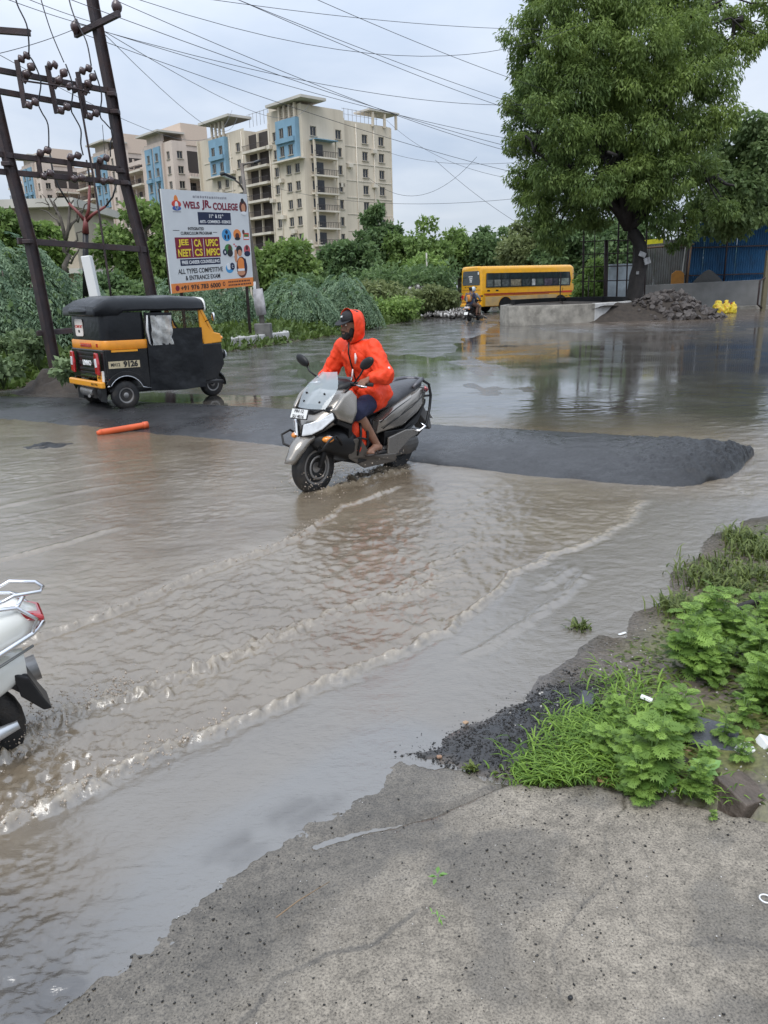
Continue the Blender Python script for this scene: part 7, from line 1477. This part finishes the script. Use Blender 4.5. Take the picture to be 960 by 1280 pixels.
for i, (px_, py_, h, lab) in enumerate(((20, 452, .85, 'pale leafy nettle like plant left of the near pole foot, first from the left edge'), (48, 455, .9, 'pale leafy plant touching the foot of the near pole'), (4, 470, .6, 'low pale leafy plant at the left edge of the verge'), (95, 470, .5, 'small leafy plant with reddish tip beside the rickshaw tail'))):
    c = gp(px_, py_ + 12, .2); t = thing('leafy_plant', lab, 'plant', (c.x, c.y, .15), i, 'leafy plants by the near pole'); g = G(); rs = random.Random(i); bl = []
    for k in range(7): a_ = rs.uniform(0, 6.3); q = (rs.uniform(.1, .4) * math.cos(a_), rs.uniform(.1, .4) * math.sin(a_), h * rs.uniform(.5, 1)); g.tube([(0, 0, 0), (q[0] * .4, q[1] * .4, q[2] * .6), q], [.012, .01, .005], 5); bl.append((*q, .18))
    g.build('stem', gD, t, True); crown('leaves', bl, 500, .13, .045, leafmat('pale_leaf', (.07, .12, .045), (.22, .29, .14)), t, i, .1)
# rubbish bank left of the bus: uncountable scraps
rng = np.random.default_rng(9); n_ = 2600; a = at(548, 385, 58); bm_ = []
x = np.concatenate([rng.normal(3.0, 1.5, n_), rng.normal(5.0, .7, 500)]); y = np.concatenate([rng.normal(57, 4.0, n_), rng.normal(50, 4, 500)]); keep = (x < 5.6 - .02 * (y - 50)) & (x > -1); x, y = x[keep], y[keep]; hgt = .25 + 1.75 * np.exp(-((x - 2.9) / 1.6) ** 2 - ((y - 58) / 4.5) ** 2)
V = []; Fc = []; tn = []
cube = np.array([(-1, -1, -1), (1, -1, -1), (1, 1, -1), (-1, 1, -1), (-1, -1, 1), (1, -1, 1), (1, 1, 1), (-1, 1, 1)]) * .5; cf = np.array([(0, 3, 2, 1), (4, 5, 6, 7), (0, 1, 5, 4), (1, 2, 6, 5), (2, 3, 7, 6), (3, 0, 4, 7)])
for i in range(len(x)):
    s3 = rng.uniform(.05, .24, 3); m3 = np.array(Euler(rng.uniform(0, 6, 3)).to_matrix()); V.append((cube * s3 * (1 + .4 * rng.normal(size=(8, 1)))) @ m3.T + np.array([x[i], y[i], hgt[i] * rng.uniform(.7, 1.02)])); Fc.append(cf + 8 * i); tn.append(np.full(8, rng.random() ** 2))
rub = leafmat('scraps', (.07, .062, .055), (.62, .60, .58), .0, .7)
o = npmesh('rubbish_scraps', np.concatenate(V), np.concatenate(Fc), rub, {'tone': np.concatenate(tn)}); tag(o, kind='stuff')
rb = thing('rubbish_bank', 'bank of earth strewn with pale rubbish left of the yellow bus', 'rubbish bank'); xs, ys_ = np.meshgrid(np.linspace(-1.5, 6, 40), np.linspace(47, 67, 40)); gridmesh('earth', xs, ys_, .1 + 1.75 * np.exp(-((xs - 2.9) / 1.6) ** 2 - ((ys_ - 58) / 4.5) ** 2) + .1 * fbm(xs * 2, ys_ * 2, 3, 4) - .12 - .6 * sst(5.0, 5.6, xs), soil, None, rb)
ub = thing('utility_pole', 'thin pale post among the bushes left of the bus', 'post'); g = G(); g.cyl(at(535, 372, 62), at(533, 316, 62), .06, n=8); g.build('post', mat('pale_post', (.4, .38, .34), .7), ub, True)
vp = thing('utility_pole', 'pale concrete post rising in front of the dark tree at the apartment block', 'post'); g = G(); g.cyl(at(394, 372, 52), at(389, 300, 52), .10, n=8); g.build('post', mat('pale_post2', (.42, .38, .31), .7), vp, True)
# far hedge line closing the horizon
rng = np.random.default_rng(12); bl = []
for a_ in np.linspace(-.62, .80, 60):
    d_ = rng.uniform(150, 170); bl.append((math.sin(a_) * d_, math.cos(a_) * d_, rng.uniform(2, 4.5), rng.uniform(4, 7)))
o = crown('far_trees', bl, 14000, 1.6, .5, gB, None, 3, .2); tag(o, kind='stuff')
# ================================================================== NEAR BANK: weeds, grass, stones, litter
wd = leafmat('weed_leaf', (.05, .115, .022), (.30, .46, .095), .38, .5)
def lobed_leaf(L, rs, lobes=4, wide=.50):
    """outline of a deeply lobed leaf along +x, as a fan of quads on a midrib; returns verts, faces"""
    V, Fc = [], []
    def bend(x, y): t = x / L; return (x, y, .10 * L * math.sin(PI * t * .8) - .22 * L * t * t - .10 * abs(y))
    def piece(p, ang, l, w, depth):
        c, s_ = math.cos(ang), math.sin(ang); b = len(V)
        for u_, v_ in ((0, -.25), (.45, -.55), (1, 0), (.45, .55), (0, .25)): V.append(bend(p[0] + c * u_ * l - s_ * v_ * w, p[1] + s_ * u_ * l + c * v_ * w))
        Fc.append((b, b + 1, b + 2, b + 3, b + 4))
        if depth:
            for sg in (-1, 1): piece((p[0] + c * l * .5, p[1] + s_ * l * .5), ang + sg * .75, l * .42, w * .6, 0)
    b = len(V); V.extend([bend(0, -.010 * L), bend(0, .010 * L), bend(L * .9, .012 * L), bend(L * .9, -.012 * L), bend(.45 * L, -.02 * L), bend(.45 * L, .02 * L)]); Fc.append((b, b + 4, b + 3, b + 2, b + 5, b + 1))
    for i in range(lobes):
        t = .30 + .55 * i / (lobes - 1); ln = L * wide * math.sin(PI * (.25 + .62 * t)) * rs.uniform(.85, 1.15)
        for sg in (-1, 1): piece((L * t, 0), sg * (1.05 - .45 * t), ln, ln * .19, 1)
    piece((L * .8, 0), 0, L * .30, L * .10, 1); return V, Fc
def weed(seed, H, nl, L, up=.6):
    rs = random.Random(seed); V, Fc, tn = [], [], []; sV, sF = [], []; gs = G()
    stems = [(0, 0)] + [(rs.uniform(-.25, .25) * H, rs.uniform(-.25, .25) * H) for _ in range(2)]
    for (dx, dy) in stems: gs.tube([(0, 0, -.03), (dx * .4, dy * .4, H * .5), (dx, dy, H * .95)], [.0045, .004, .002], 5)
    for i in range(nl):
        dx, dy = stems[i % 3]; t = rs.uniform(.12, 1.); az = rs.uniform(0, 2 * PI); el = rs.uniform(-.05, .55) + .5 * (t > .85) * up; l = L * rs.uniform(.65, 1.15) * (1.15 - .45 * t)
        v, f = lobed_leaf(l, rs, 4 if l < L * .7 else 5); M = Matrix.Translation((dx * t, dy * t, H * t * .95)) @ Euler((rs.uniform(-.35, .35), -el, az)).to_matrix().to_4x4(); o = len(V)
        V += [tuple(M @ Vector(p)) for p in v]; Fc += [tuple(k + o for k in q) for q in f]; tn += [rs.uniform(.0, .7) + .35 * t] * len(v)
    me = bpy.data.meshes.new('leaves'); me.from_pydata(V, [], Fc); a = me.attributes.new('tone', 'FLOAT', 'POINT'); a.data.foreach_set('value', np.clip(tn, 0, 1)); me.materials.append(wd)
    so = gs.build('stem', mat('weed_stem', (.10, .17, .04), .6), None, True); sm_ = so.data; bpy.data.objects.remove(so); return me, sm_
weeds = [weed(100 + i, (.24, .30, .18, .27, .15, .36)[i], (62, 84, 46, 72, 30, 88)[i], (.10, .112, .085, .10, .07, .104)[i]) for i in range(6)]
def bankz(x, y): return float(gheight(np.array([x]), np.array([y]))[0][0])
def put_weed(k, px_, py_, s, rz, label=None, group='leafy green weeds on the near bank', tilt=0.):
    c = gp(px_, py_, .10); z = bankz(c.x, c.y); t = thing('weed', label or 'bright green lobed weed growing in the dense patch at the right edge', 'weed', (c.x, c.y, z), rz, group, tilt, tilt); t.scale = (s, s, s)
    for me, nm in zip(weeds[k], ('leaves', 'stem')): o = bpy.data.objects.new(nm, me); COL.objects.link(o); o.parent = t
    return t
rs = random.Random(17)
for i in range(62):                                                   # the thick patch at the right edge
    while True:
        px_, py_ = rs.uniform(800, 1090), rs.uniform(740, 925)
        if px_ > 985 - (py_ - 700) * .95 and px_ > 845 - (py_ > 860) * 0 and py_ < 925 - max(0, (px_ - 900)) * .12: break
    put_weed(rs.randrange(6), px_, py_, rs.uniform(.5, 1.0), rs.uniform(0, 6.3))
for i, (k, px_, py_, s, lab) in enumerate(((1, 812, 968, .85, 'tall lobed weed rising alone in front of the grass tuft, left of the dark stones'), (3, 800, 985, .6, 'bushy lobed weed at the concrete edge behind the white wrapper'), (0, 835, 925, .7, 'lobed weed leaning left above the small dark slab'), (2, 795, 930, .7, 'low lobed weed between the grass tuft and the tall weed'), (4, 905, 925, .7, 'small lobed weed growing over the blue black stone slab'), (4, 925, 950, .6, 'small lobed weed beside the white crumpled litter'), (2, 885, 955, .45, 'tiny lobed weed between the two biggest stones'), (5, 845, 905, .5, 'slim weed in front of the dense patch'), (4, 775, 905, .55, 'bluish weed beside the turquoise scrap'), (2, 760, 935, .6, 'low weed in the middle of the bright grass'), (4, 892, 1010, .22, 'seedling in front of the brown stone block'), (0, 790, 960, .6, 'weed at the back of the bright grass tuft'), (2, 765, 890, .6, 'weed beside the small dark slab'), (4, 740, 920, .5, 'low weed left in the bright grass'), (3, 870, 985, .5, 'weed right of the white wrapper'))):
    put_weed(k, px_, py_, s, i * 1.3, lab)
# round leaved young plant
rl = thing('seedling', 'young plant with a few big pale rounded leaves by the brown stone block', 'plant'); c = gp(880, 985, .08); rl.location = (c.x, c.y, .05); g = G(); g.tube([(0, 0, 0), (0, 0, .10)], .004, 6); g.build('stem', gD, rl, True)
for i, (az, l) in enumerate(((.3, .065), (2.0, .06), (3.3, .07), (4.6, .052), (5.5, .042))):
    g = G(); g.M = Matrix.Translation((0, 0, .10)) @ Euler((.25, -.45 + .1 * i, az)).to_matrix().to_4x4(); ol = [(0, 0), (.3, .30), (.6, .30), (1, 0), (.6, -.30), (.3, -.30)]
    g._add([(x * l, y * l, .12 * l * abs(y) * 3 - .15 * l * x * x) for x, y in ol], [(0, 1, 2, 3), (0, 3, 4, 5)]); g.build('leaf', mat('pale_round_leaf', (.15, .28, .07), .5, var=.15), rl, False, recalc=False)
# grass: blades as curved strips
def blades(name, X, Y, Z, L, wd_, m, seed, bendk=.6, upk=1.2):
    rng = np.random.default_rng(seed); n = len(X); a = rng.random(n) * 2 * PI; o = np.stack([np.cos(a), np.sin(a), 0 * a], 1); sd = np.stack([-np.sin(a), np.cos(a), 0 * a], 1); P = np.stack([X, Y, Z], 1); V = []
    for k, w in ((0, .8), (.4, 1.), (.75, .7), (1, .05)):
        p = P + o * (L * bendk * k ** 1.6)[:, None] + np.array([0, 0, 1.]) * (L * (upk * k - .62 * upk * k * k))[:, None]; V += [p + sd * (wd_ * w)[:, None], p - sd * (wd_ * w)[:, None]]
    V = np.stack(V, 1).reshape(-1, 3); b = np.arange(n)[:, None, None] * 8; F = (b + np.array([[0, 1, 3, 2], [2, 3, 5, 4], [4, 5, 7, 6]])[None]).reshape(-1, 4)
    o_ = npmesh(name, V, F, m, {'tone': np.repeat(rng.random(n), 8)}); return tag(o_, kind='stuff')
rng = np.random.default_rng(31)
def patch(cx_, cy_, rx, ry, n, jit=1.):
    c = gp(cx_, cy_, .06); e = gp(cx_ + rx, cy_, .06); f = gp(cx_, cy_ - ry, .06); u_ = (e - c).length; v_ = (f - c).length
    return c.x + rng.normal(size=n) * u_ * .5, c.y + rng.normal(size=n) * v_ * .5
gl = leafmat('grass_blade', (.07, .14, .02), (.24, .38, .06), .3); gl2 = leafmat('marsh_grass', (.05, .075, .015), (.17, .21, .055), .3)
xy = [patch(*q) for q in ((700, 965, 60, 40, 900), (760, 950, 60, 60, 800), (740, 925, 60, 40, 700), (840, 1000, 80, 25, 250), (670, 975, 30, 14, 260), (800, 880, 60, 50, 500))]
X = np.concatenate([q[0] for q in xy]); Y = np.concatenate([q[1] for q in xy]); ok = (sdf(X, Y, BANK) > .03) & (sdf(X, Y, SLAB) < .01); X, Y = X[ok], Y[ok]; Z = gheight(X, Y)[0] - .01
blades('bright_grass', X, Y, Z, .05 + .07 * rng.random(len(X)), .0022 + .0022 * rng.random(len(X)), gl, 4, .8)
X = rng.uniform(.2, 3.6, 34000); Y = rng.uniform(1.8, 6.5, 34000); sb_ = sdf(X, Y, BANK); dens = sst(.0, .5, fbm(X * 3.2, Y * 3.2, 31, 4) + .55) * sst(.02, .35, sb_); ok = (rng.random(34000) < dens) & (sdf(X, Y, SLAB) < -.02) & (sdf(X, Y, GRAV) < .0); X, Y = X[ok], Y[ok]
blades('ground_cover', X, Y, gheight(X, Y)[0] - .004, .018 + .03 * rng.random(len(X)), .004 + .005 * rng.random(len(X)), gl2, 5, 1.1, .7)
for i, (px_, py_, rx, ry, n, h, lab) in enumerate(((848, 757, 26, 14, 230, .11, 'clump of marsh grass standing in the shallow water edge, lowest of the row'), (880, 720, 30, 20, 200, .12, 'clump of marsh grass in the middle of the water edge row'), (924, 668, 20, 8, 170, .12, 'clump of marsh grass farthest up the water edge by the right'), (950, 690, 34, 14, 260, .11, 'dark clump of marsh grass cut by the right edge of the photo'), (912, 735, 30, 14, 170, .08, 'low clump of marsh grass behind the shallow pool'), (725, 772, 12, 5, 70, .08, 'small isolated grass tuft standing in the flood water'), (590, 946, 7, 4, 34, .04, 'tiny grass sprig on the black gravel'), (900, 705, 30, 14, 140, .09, 'yellowish clump of marsh grass by the bank'), (940, 720, 30, 10, 160, .09, 'clump of marsh grass above the fallen branch'))):
    X, Y = patch(px_, py_, rx, ry, n); Z = np.maximum(gheight(X, Y)[0], -.02) - .01; c = gp(px_, py_, 0); t = thing('grass_clump', lab, 'grass', (c.x, c.y, 0), 0, 'grass clumps at the water edge'); o = blades('blades', X - c.x, Y - c.y, Z, h * (.6 + .8 * rng.random(n)), .0035 + .003 * rng.random(n), gl2, 50 + i, .55, 1.5); del o['kind']; o.parent = t
# black gravel and crumbs
def crumbs(name, X, Y, Z, S, m, seed, tone=None):
    rng = np.random.default_rng(seed); n = len(X); ico = np.array([(0, 0, 1), (.9, 0, .1), (.2, .9, 0), (-.8, .4, .1), (-.5, -.8, 0), (.4, -.8, .1), (0, 0, -.8)]) * .5; fi = np.array([(0, 1, 2), (0, 2, 3), (0, 3, 4), (0, 4, 5), (0, 5, 1), (6, 2, 1), (6, 3, 2), (6, 4, 3), (6, 5, 4), (6, 1, 5)])
    V = ico[None] * (1 + .35 * rng.normal(size=(n, 7, 1))) * S[:, None, None] * np.array([1, 1, .7]); a = rng.random(n) * 6.3; c, s = np.cos(a)[:, None], np.sin(a)[:, None]; V = np.stack([V[..., 0] * c - V[..., 1] * s, V[..., 0] * s + V[..., 1] * c, V[..., 2]], -1) + np.stack([X, Y, Z], 1)[:, None]
    F = (np.arange(n)[:, None, None] * 7 + fi[None]).reshape(-1, 3); o = npmesh(name, V.reshape(-1, 3), F, m, {'tone': np.repeat(rng.random(n) if tone is None else tone, 7)}); return tag(o, kind='stuff')
tarm = leafmat('tar_grit', (.010, .010, .010), (.05, .048, .046), 0, .45); grit = leafmat('mixed_grit', (.02, .02, .02), (.55, .52, .48), 0, .7)
X = rng.uniform(-.1, 1.2, 26000); Y = rng.uniform(2.1, 3.5, 26000); s_ = sdf(X, Y, GRAV) + .06 * fbm(X * 9, Y * 9, 4, 3); ok = (rng.random(26000) < sst(-.12, .05, s_)) & (sdf(X, Y, SLAB) < 0); X, Y = X[ok], Y[ok]; crumbs('black_gravel', X, Y, np.maximum(gheight(X, Y)[0], -.004), .004 + .012 * rng.random(len(X)) ** 3, tarm, 6)
def slabz(x, y): 
    i = np.clip(np.searchsorted(sy1, y), 0, len(sy1) - 1); j = np.clip(np.searchsorted(sx1, x), 0, len(sx1) - 1); return SLZ[i, j]
SLZ = np.array([v.co.z for v in slab.data.vertices]).reshape(len(sy1), len(sx1))
X = rng.uniform(-.9, 1.4, 5200); Y = rng.uniform(1.2, 2.4, 5200); ok = (sdf(X, Y, SLAB) > .02) & (rng.random(5200) < .12 + .75 * sst(.0, .3, fbm(X * 2.3, Y * 2.3, 8, 3) + .03 * (X > .2) + .10 * np.exp(-((X + .12) / .25) ** 2 - ((Y - 1.75) / .35) ** 2)))
X, Y = X[ok], Y[ok]; crumbs('slab_crumbs', X, Y, slabz(X, Y) + .0015, .0022 + .0075 * rng.random(len(X)) ** 4, tarm, 7)
X = rng.uniform(-.9, 1.4, 420); Y = rng.uniform(1.2, 2.5, 420); ok = sdf(X, Y, SLAB) > .02; X, Y = X[ok], Y[ok]; crumbs('pale_grit', X, Y, slabz(X, Y) + .001, .002 + .004 * rng.random(len(X)) ** 2, leafmat('pale_grit', (.3, .28, .25), (.7, .68, .65), 0, .7), 8)
X = rng.uniform(.5, 2.4, 2200); Y = rng.uniform(2.0, 4.6, 2200); ok = (sdf(X, Y, BANK) > .02) & (sdf(X, Y, SLAB) < -.01); X, Y = X[ok], Y[ok]; crumbs('bank_grit', X, Y, gheight(X, Y)[0], .004 + .014 * rng.random(len(X)) ** 3, grit, 9)
dleaf = mat('dead_leaf', (.26, .15, .07), .7, var=.4, vs=30)
# stones and litter
basalt = mat('blue_basalt', (.055, .058, .066), .42, var=.35, vs=12, bump=.4, bs=40); brownst = mat('brown_block', (.10, .078, .062), .6, var=.3, vs=14, bump=.5, bs=50)
def block(label, px_, py_, d3, rz, m, tilt=(0, 0), z=.05, name='stone', cat='stone', seed=0):
    c = gp(px_, py_, z); t = thing(name, label, cat, (c.x, c.y, z), rz, None, *tilt); rs = random.Random(seed)
    g = G(); h = [q / 2 for q in d3]; vs = [(sx_ * h[0] * rs.uniform(.85, 1.1), sy_ * h[1] * rs.uniform(.85, 1.1), sz_ * h[2] * rs.uniform(.85, 1.1)) for sx_ in (-1, 1) for sy_ in (-1, 1) for sz_ in (-1, 1)]
    g._add(vs, [(0, 1, 3, 2), (4, 6, 7, 5), (0, 4, 5, 1), (2, 3, 7, 6), (0, 2, 6, 4), (1, 5, 7, 3)]); o = g.build(name + '_body', m, t, False, .006); return t
block('brown cube like stone block, biggest stone at the right end of the concrete edge', 922, 1000, (.15, .13, .11), .5, brownst, (.25, .2), .05, seed=1)
block('dark flat stone behind the brown block', 905, 965, (.17, .12, .07), .2, mat('grey_basalt', (.075, .072, .066), .5, var=.3, vs=12, bump=.4), (.1, -.2), .04, seed=2)
block('blue black shiny stone slab lying under the small weed', 892, 925, (.19, .15, .06), -.35, basalt, (.15, .12), .09, seed=3)
block('small upright grey slab leaning in the weeds above the white wrapper', 822, 905, (.09, .03, .09), .4, basalt, (.5, 0), .10, seed=4)
block('small dark rectangular slab lying at the corner of the black gravel', 734, 876, (.055, .11, .025), -.35, basalt, (.1, .1), .055, seed=5)
block('rough dark clod of earth among the weeds', 842, 957, (.08, .07, .08), .8, soil, (.3, .2), .06, 'clod', 'clod', seed=6)
block('flat grey stone at the right edge behind the brown block', 952, 992, (.14, .08, .03), .1, mat('pale_basalt', (.12, .12, .115), .5, var=.25, vs=12), (.1, .2), .04, seed=7)
block('brownish lump at the water side of the bank by the fallen branch', 857, 795, (.10, .07, .05), .3, mat('maroon_lump', (.09, .06, .055), .6), (.1, .1), .06, seed=8)
block('white crumpled litter lump at the right edge, left piece', 932, 938, (.07, .05, .04), .5, whitep, (.3, .3), .10, 'litter', 'litter', seed=9)
block('white crumpled litter lump at the right edge, right piece', 958, 932, (.07, .06, .05), .2, whitep, (.2, .4), .10, 'litter', 'litter', seed=10)
block('white torn wrapper lying at the concrete edge', 842, 982, (.10, .055, .008), .2, whitep, (.25, .1), .06, 'wrapper', 'litter', seed=11)
block('white wrapper with black print in the grass', 797, 965, (.05, .03, .008), .5, whitep, (.2, .3), .06, 'wrapper', 'litter', seed=12)
block('small white scrap at the edge of the weeds above the grey slab', 808, 873, (.05, .03, .006), -.4, whitep, (.1, .3), .09, 'scrap', 'litter', seed=13)
block('white scrap floating in the shallow water near the bank', 778, 792, (.05, .015, .006), .5, whitep, (0, 0), .004, 'scrap', 'litter', seed=14)
block('turquoise plastic scrap beside the black gravel', 750, 916, (.022, .016, .012), .4, mat('turquoise', (.03, .38, .40), .4), (.2, .2), .06, 'scrap', 'litter', seed=15)
block('brown brick chip at the water end of the black gravel', 549, 946, (.022, .016, .012), .4, mat('brick_chip', (.28, .17, .11), .8), (.2, .2), .012, 'chip', 'chip', seed=16)
block('tan brick chip lying at the shore of the black gravel', 582, 903, (.026, .018, .008), .8, mat('tan_chip', (.36, .24, .15), .8), (.1, .2), .012, 'chip', 'chip', seed=17)
block('brown dead leaf in the grass left of the white wrapper', 757, 975, (.06, .03, .006), -.3, dleaf, (.2, .1), .055, 'dead_leaf', 'leaf', seed=18)
block('orange brown stick of wood in the weeds above the shiny slab', 872, 908, (.13, .025, .02), .1, mat('orange_wood', (.30, .16, .07), .7, var=.3), (.1, .1), .11, 'wood_piece', 'wood', seed=19)
block('tan pebble left of the shiny stone slab', 860, 938, (.04, .03, .03), .4, mat('tan_pebble', (.42, .28, .18), .7), (.2, .2), .08, 'pebble', 'stone', seed=20)
block('black pebble lying alone near the bottom of the concrete', 713, 1247, (.014, .012, .012), .4, mat('tar_lump', (.012, .012, .013), .4, bump=.5), (.2, .2), .062, 'pebble', 'stone', seed=21)
fb = thing('fallen_branch', 'dark wet branch lying across the bank at the right', 'branch'); g = G(); a, b = gp(905, 772, .09), gp(948, 750, .10); g.tube([a, a.lerp(b, .5) + V3(0, 0, .01), b, b.lerp(a, -.3)], [.018, .02, .016, .01], 8); g.build('wood', bark, fb, True)
tw = thing('twig', 'thin brown twig lying on the wet concrete', 'twig'); g = G(); a, b = gp(345, 1147, .05), gp(412, 1102, .05); g.tube([a, a.lerp(b, .4) + V3(0, .004, .003), b], [.0022, .002, .001], 6); g.build('stick', mat('dry_twig', (.22, .15, .09), .8), tw, True)
rg = thing('ring', 'white plastic ring lying on the concrete at the right edge', 'ring'); c = gp(957, 1124, .062); g = G(); g.torus((c.x, c.y, .064), .0155, .0022, (0, 0, 1), 28, 8); g.build('ring_body', mat('white_plastic', (.75, .75, .76), .35), rg, True)
for i, (px_, py_, lab, k) in enumerate(((545, 1098, 'pale green leaf sprig lying on the concrete, upper one', 0), (546, 1146, 'green grass sprig lying on the concrete, lower one', 1))):
    c = gp(px_, py_, .06); t = thing('leaf_sprig', lab, 'leaf', (c.x, c.y, .062), .4 - i); rs = random.Random(i)
    for q in range(7):
        g = G(); az = rs.uniform(-1.2, 1.2) + (PI if q % 3 == 0 else 0); l = rs.uniform(.018, .032); w = l * (.22 if k == 0 else .10); x0, y0 = rs.uniform(-.012, .012), rs.uniform(-.008, .008); ca, sa = math.cos(az), math.sin(az)
        g._add([(x0 + ca * u_ * l - sa * v_ * w, y0 + sa * u_ * l + ca * v_ * w, .002 + .006 * u_ * (1 - u_) * 2 + .001 * q) for u_, v_ in ((0, 0), (.5, 1), (1, 0), (.5, -1))], [(0, 1, 2, 3)]); g.build('leaf', mat('sprig_green', (.12, .24, .05), .55, var=.2) if k == 0 else wd_s if False else mat('sprig_green2', (.14, .27, .05), .55), t, False, recalc=False)
# asphalt clods on the wet road at left
cl = thing('asphalt_patch', 'black patch of loose asphalt lying in the water left of the orange tube', 'asphalt patch'); c = gp(60, 557); xs, ys_ = np.meshgrid(np.linspace(-.42, .42, 44), np.linspace(-.3, .3, 34)); o = gridmesh('asphalt', xs, ys_, .035 * np.exp(-(xs / .24) ** 2 - (ys_ / .17) ** 2) * (1 + 1.4 * fbm(xs * 12, ys_ * 12, 3, 4)) - .012, tarm, None, cl); cl.location = (c.x, c.y, 0)
# ---- splashes
drop_m = bpy.data.materials.new('splash_water'); drop_m.use_nodes = True; b = drop_m.node_tree.nodes['Principled BSDF']; b.inputs['Base Color'].default_value = (.42, .35, .28, 1); b.inputs['Roughness'].default_value = .08; b.inputs['IOR'].default_value = 1.33; b.inputs['Alpha'].default_value = .85
def drops(P, S, name='splash_drops', seed=1):
    rng = np.random.default_rng(seed); n = len(P); oc = np.array([(1, 0, 0), (0, 1, 0), (-1, 0, 0), (0, -1, 0), (0, 0, 1.2), (0, 0, -1)]) * .5; fi = np.array([(0, 1, 4), (1, 2, 4), (2, 3, 4), (3, 0, 4), (1, 0, 5), (2, 1, 5), (3, 2, 5), (0, 3, 5)])
    V = (oc[None] * S[:, None, None] + P[:, None]).reshape(-1, 3); F = (np.arange(n)[:, None, None] * 6 + fi[None]).reshape(-1, 3); return tag(npmesh(name, V, F, drop_m, None, None, True), kind='stuff')
PP, SS = [], []
for n_, pts, hmax, sp, s0 in ((520, [(372, 615), (400, 622), (440, 606), (480, 592), (510, 584)], .22, .10, .012), (650, W2[:6], .10, .05, .013), (380, W3[:7], .05, .035, .012), (260, [(380, 600), (430, 585), (500, 575)], .25, .12, .010), (200, W1[2:9], .03, .03, .010)):
    Wp = [gp(*q) for q in pts]; t = rng.random(n_) * (len(Wp) - 1); i = np.minimum(t.astype(int), len(Wp) - 2); f_ = t - i; A = np.array([p[:] for p in Wp]); P = A[i] * (1 - f_)[:, None] + A[i + 1] * f_[:, None] + rng.normal(size=(n_, 3)) * sp; P[:, 2] = .01 + hmax * rng.random(n_) ** 2.2; PP.append(P); SS.append(s0 * (.35 + rng.random(n_) ** 3))
drops(np.concatenate(PP), np.concatenate(SS))
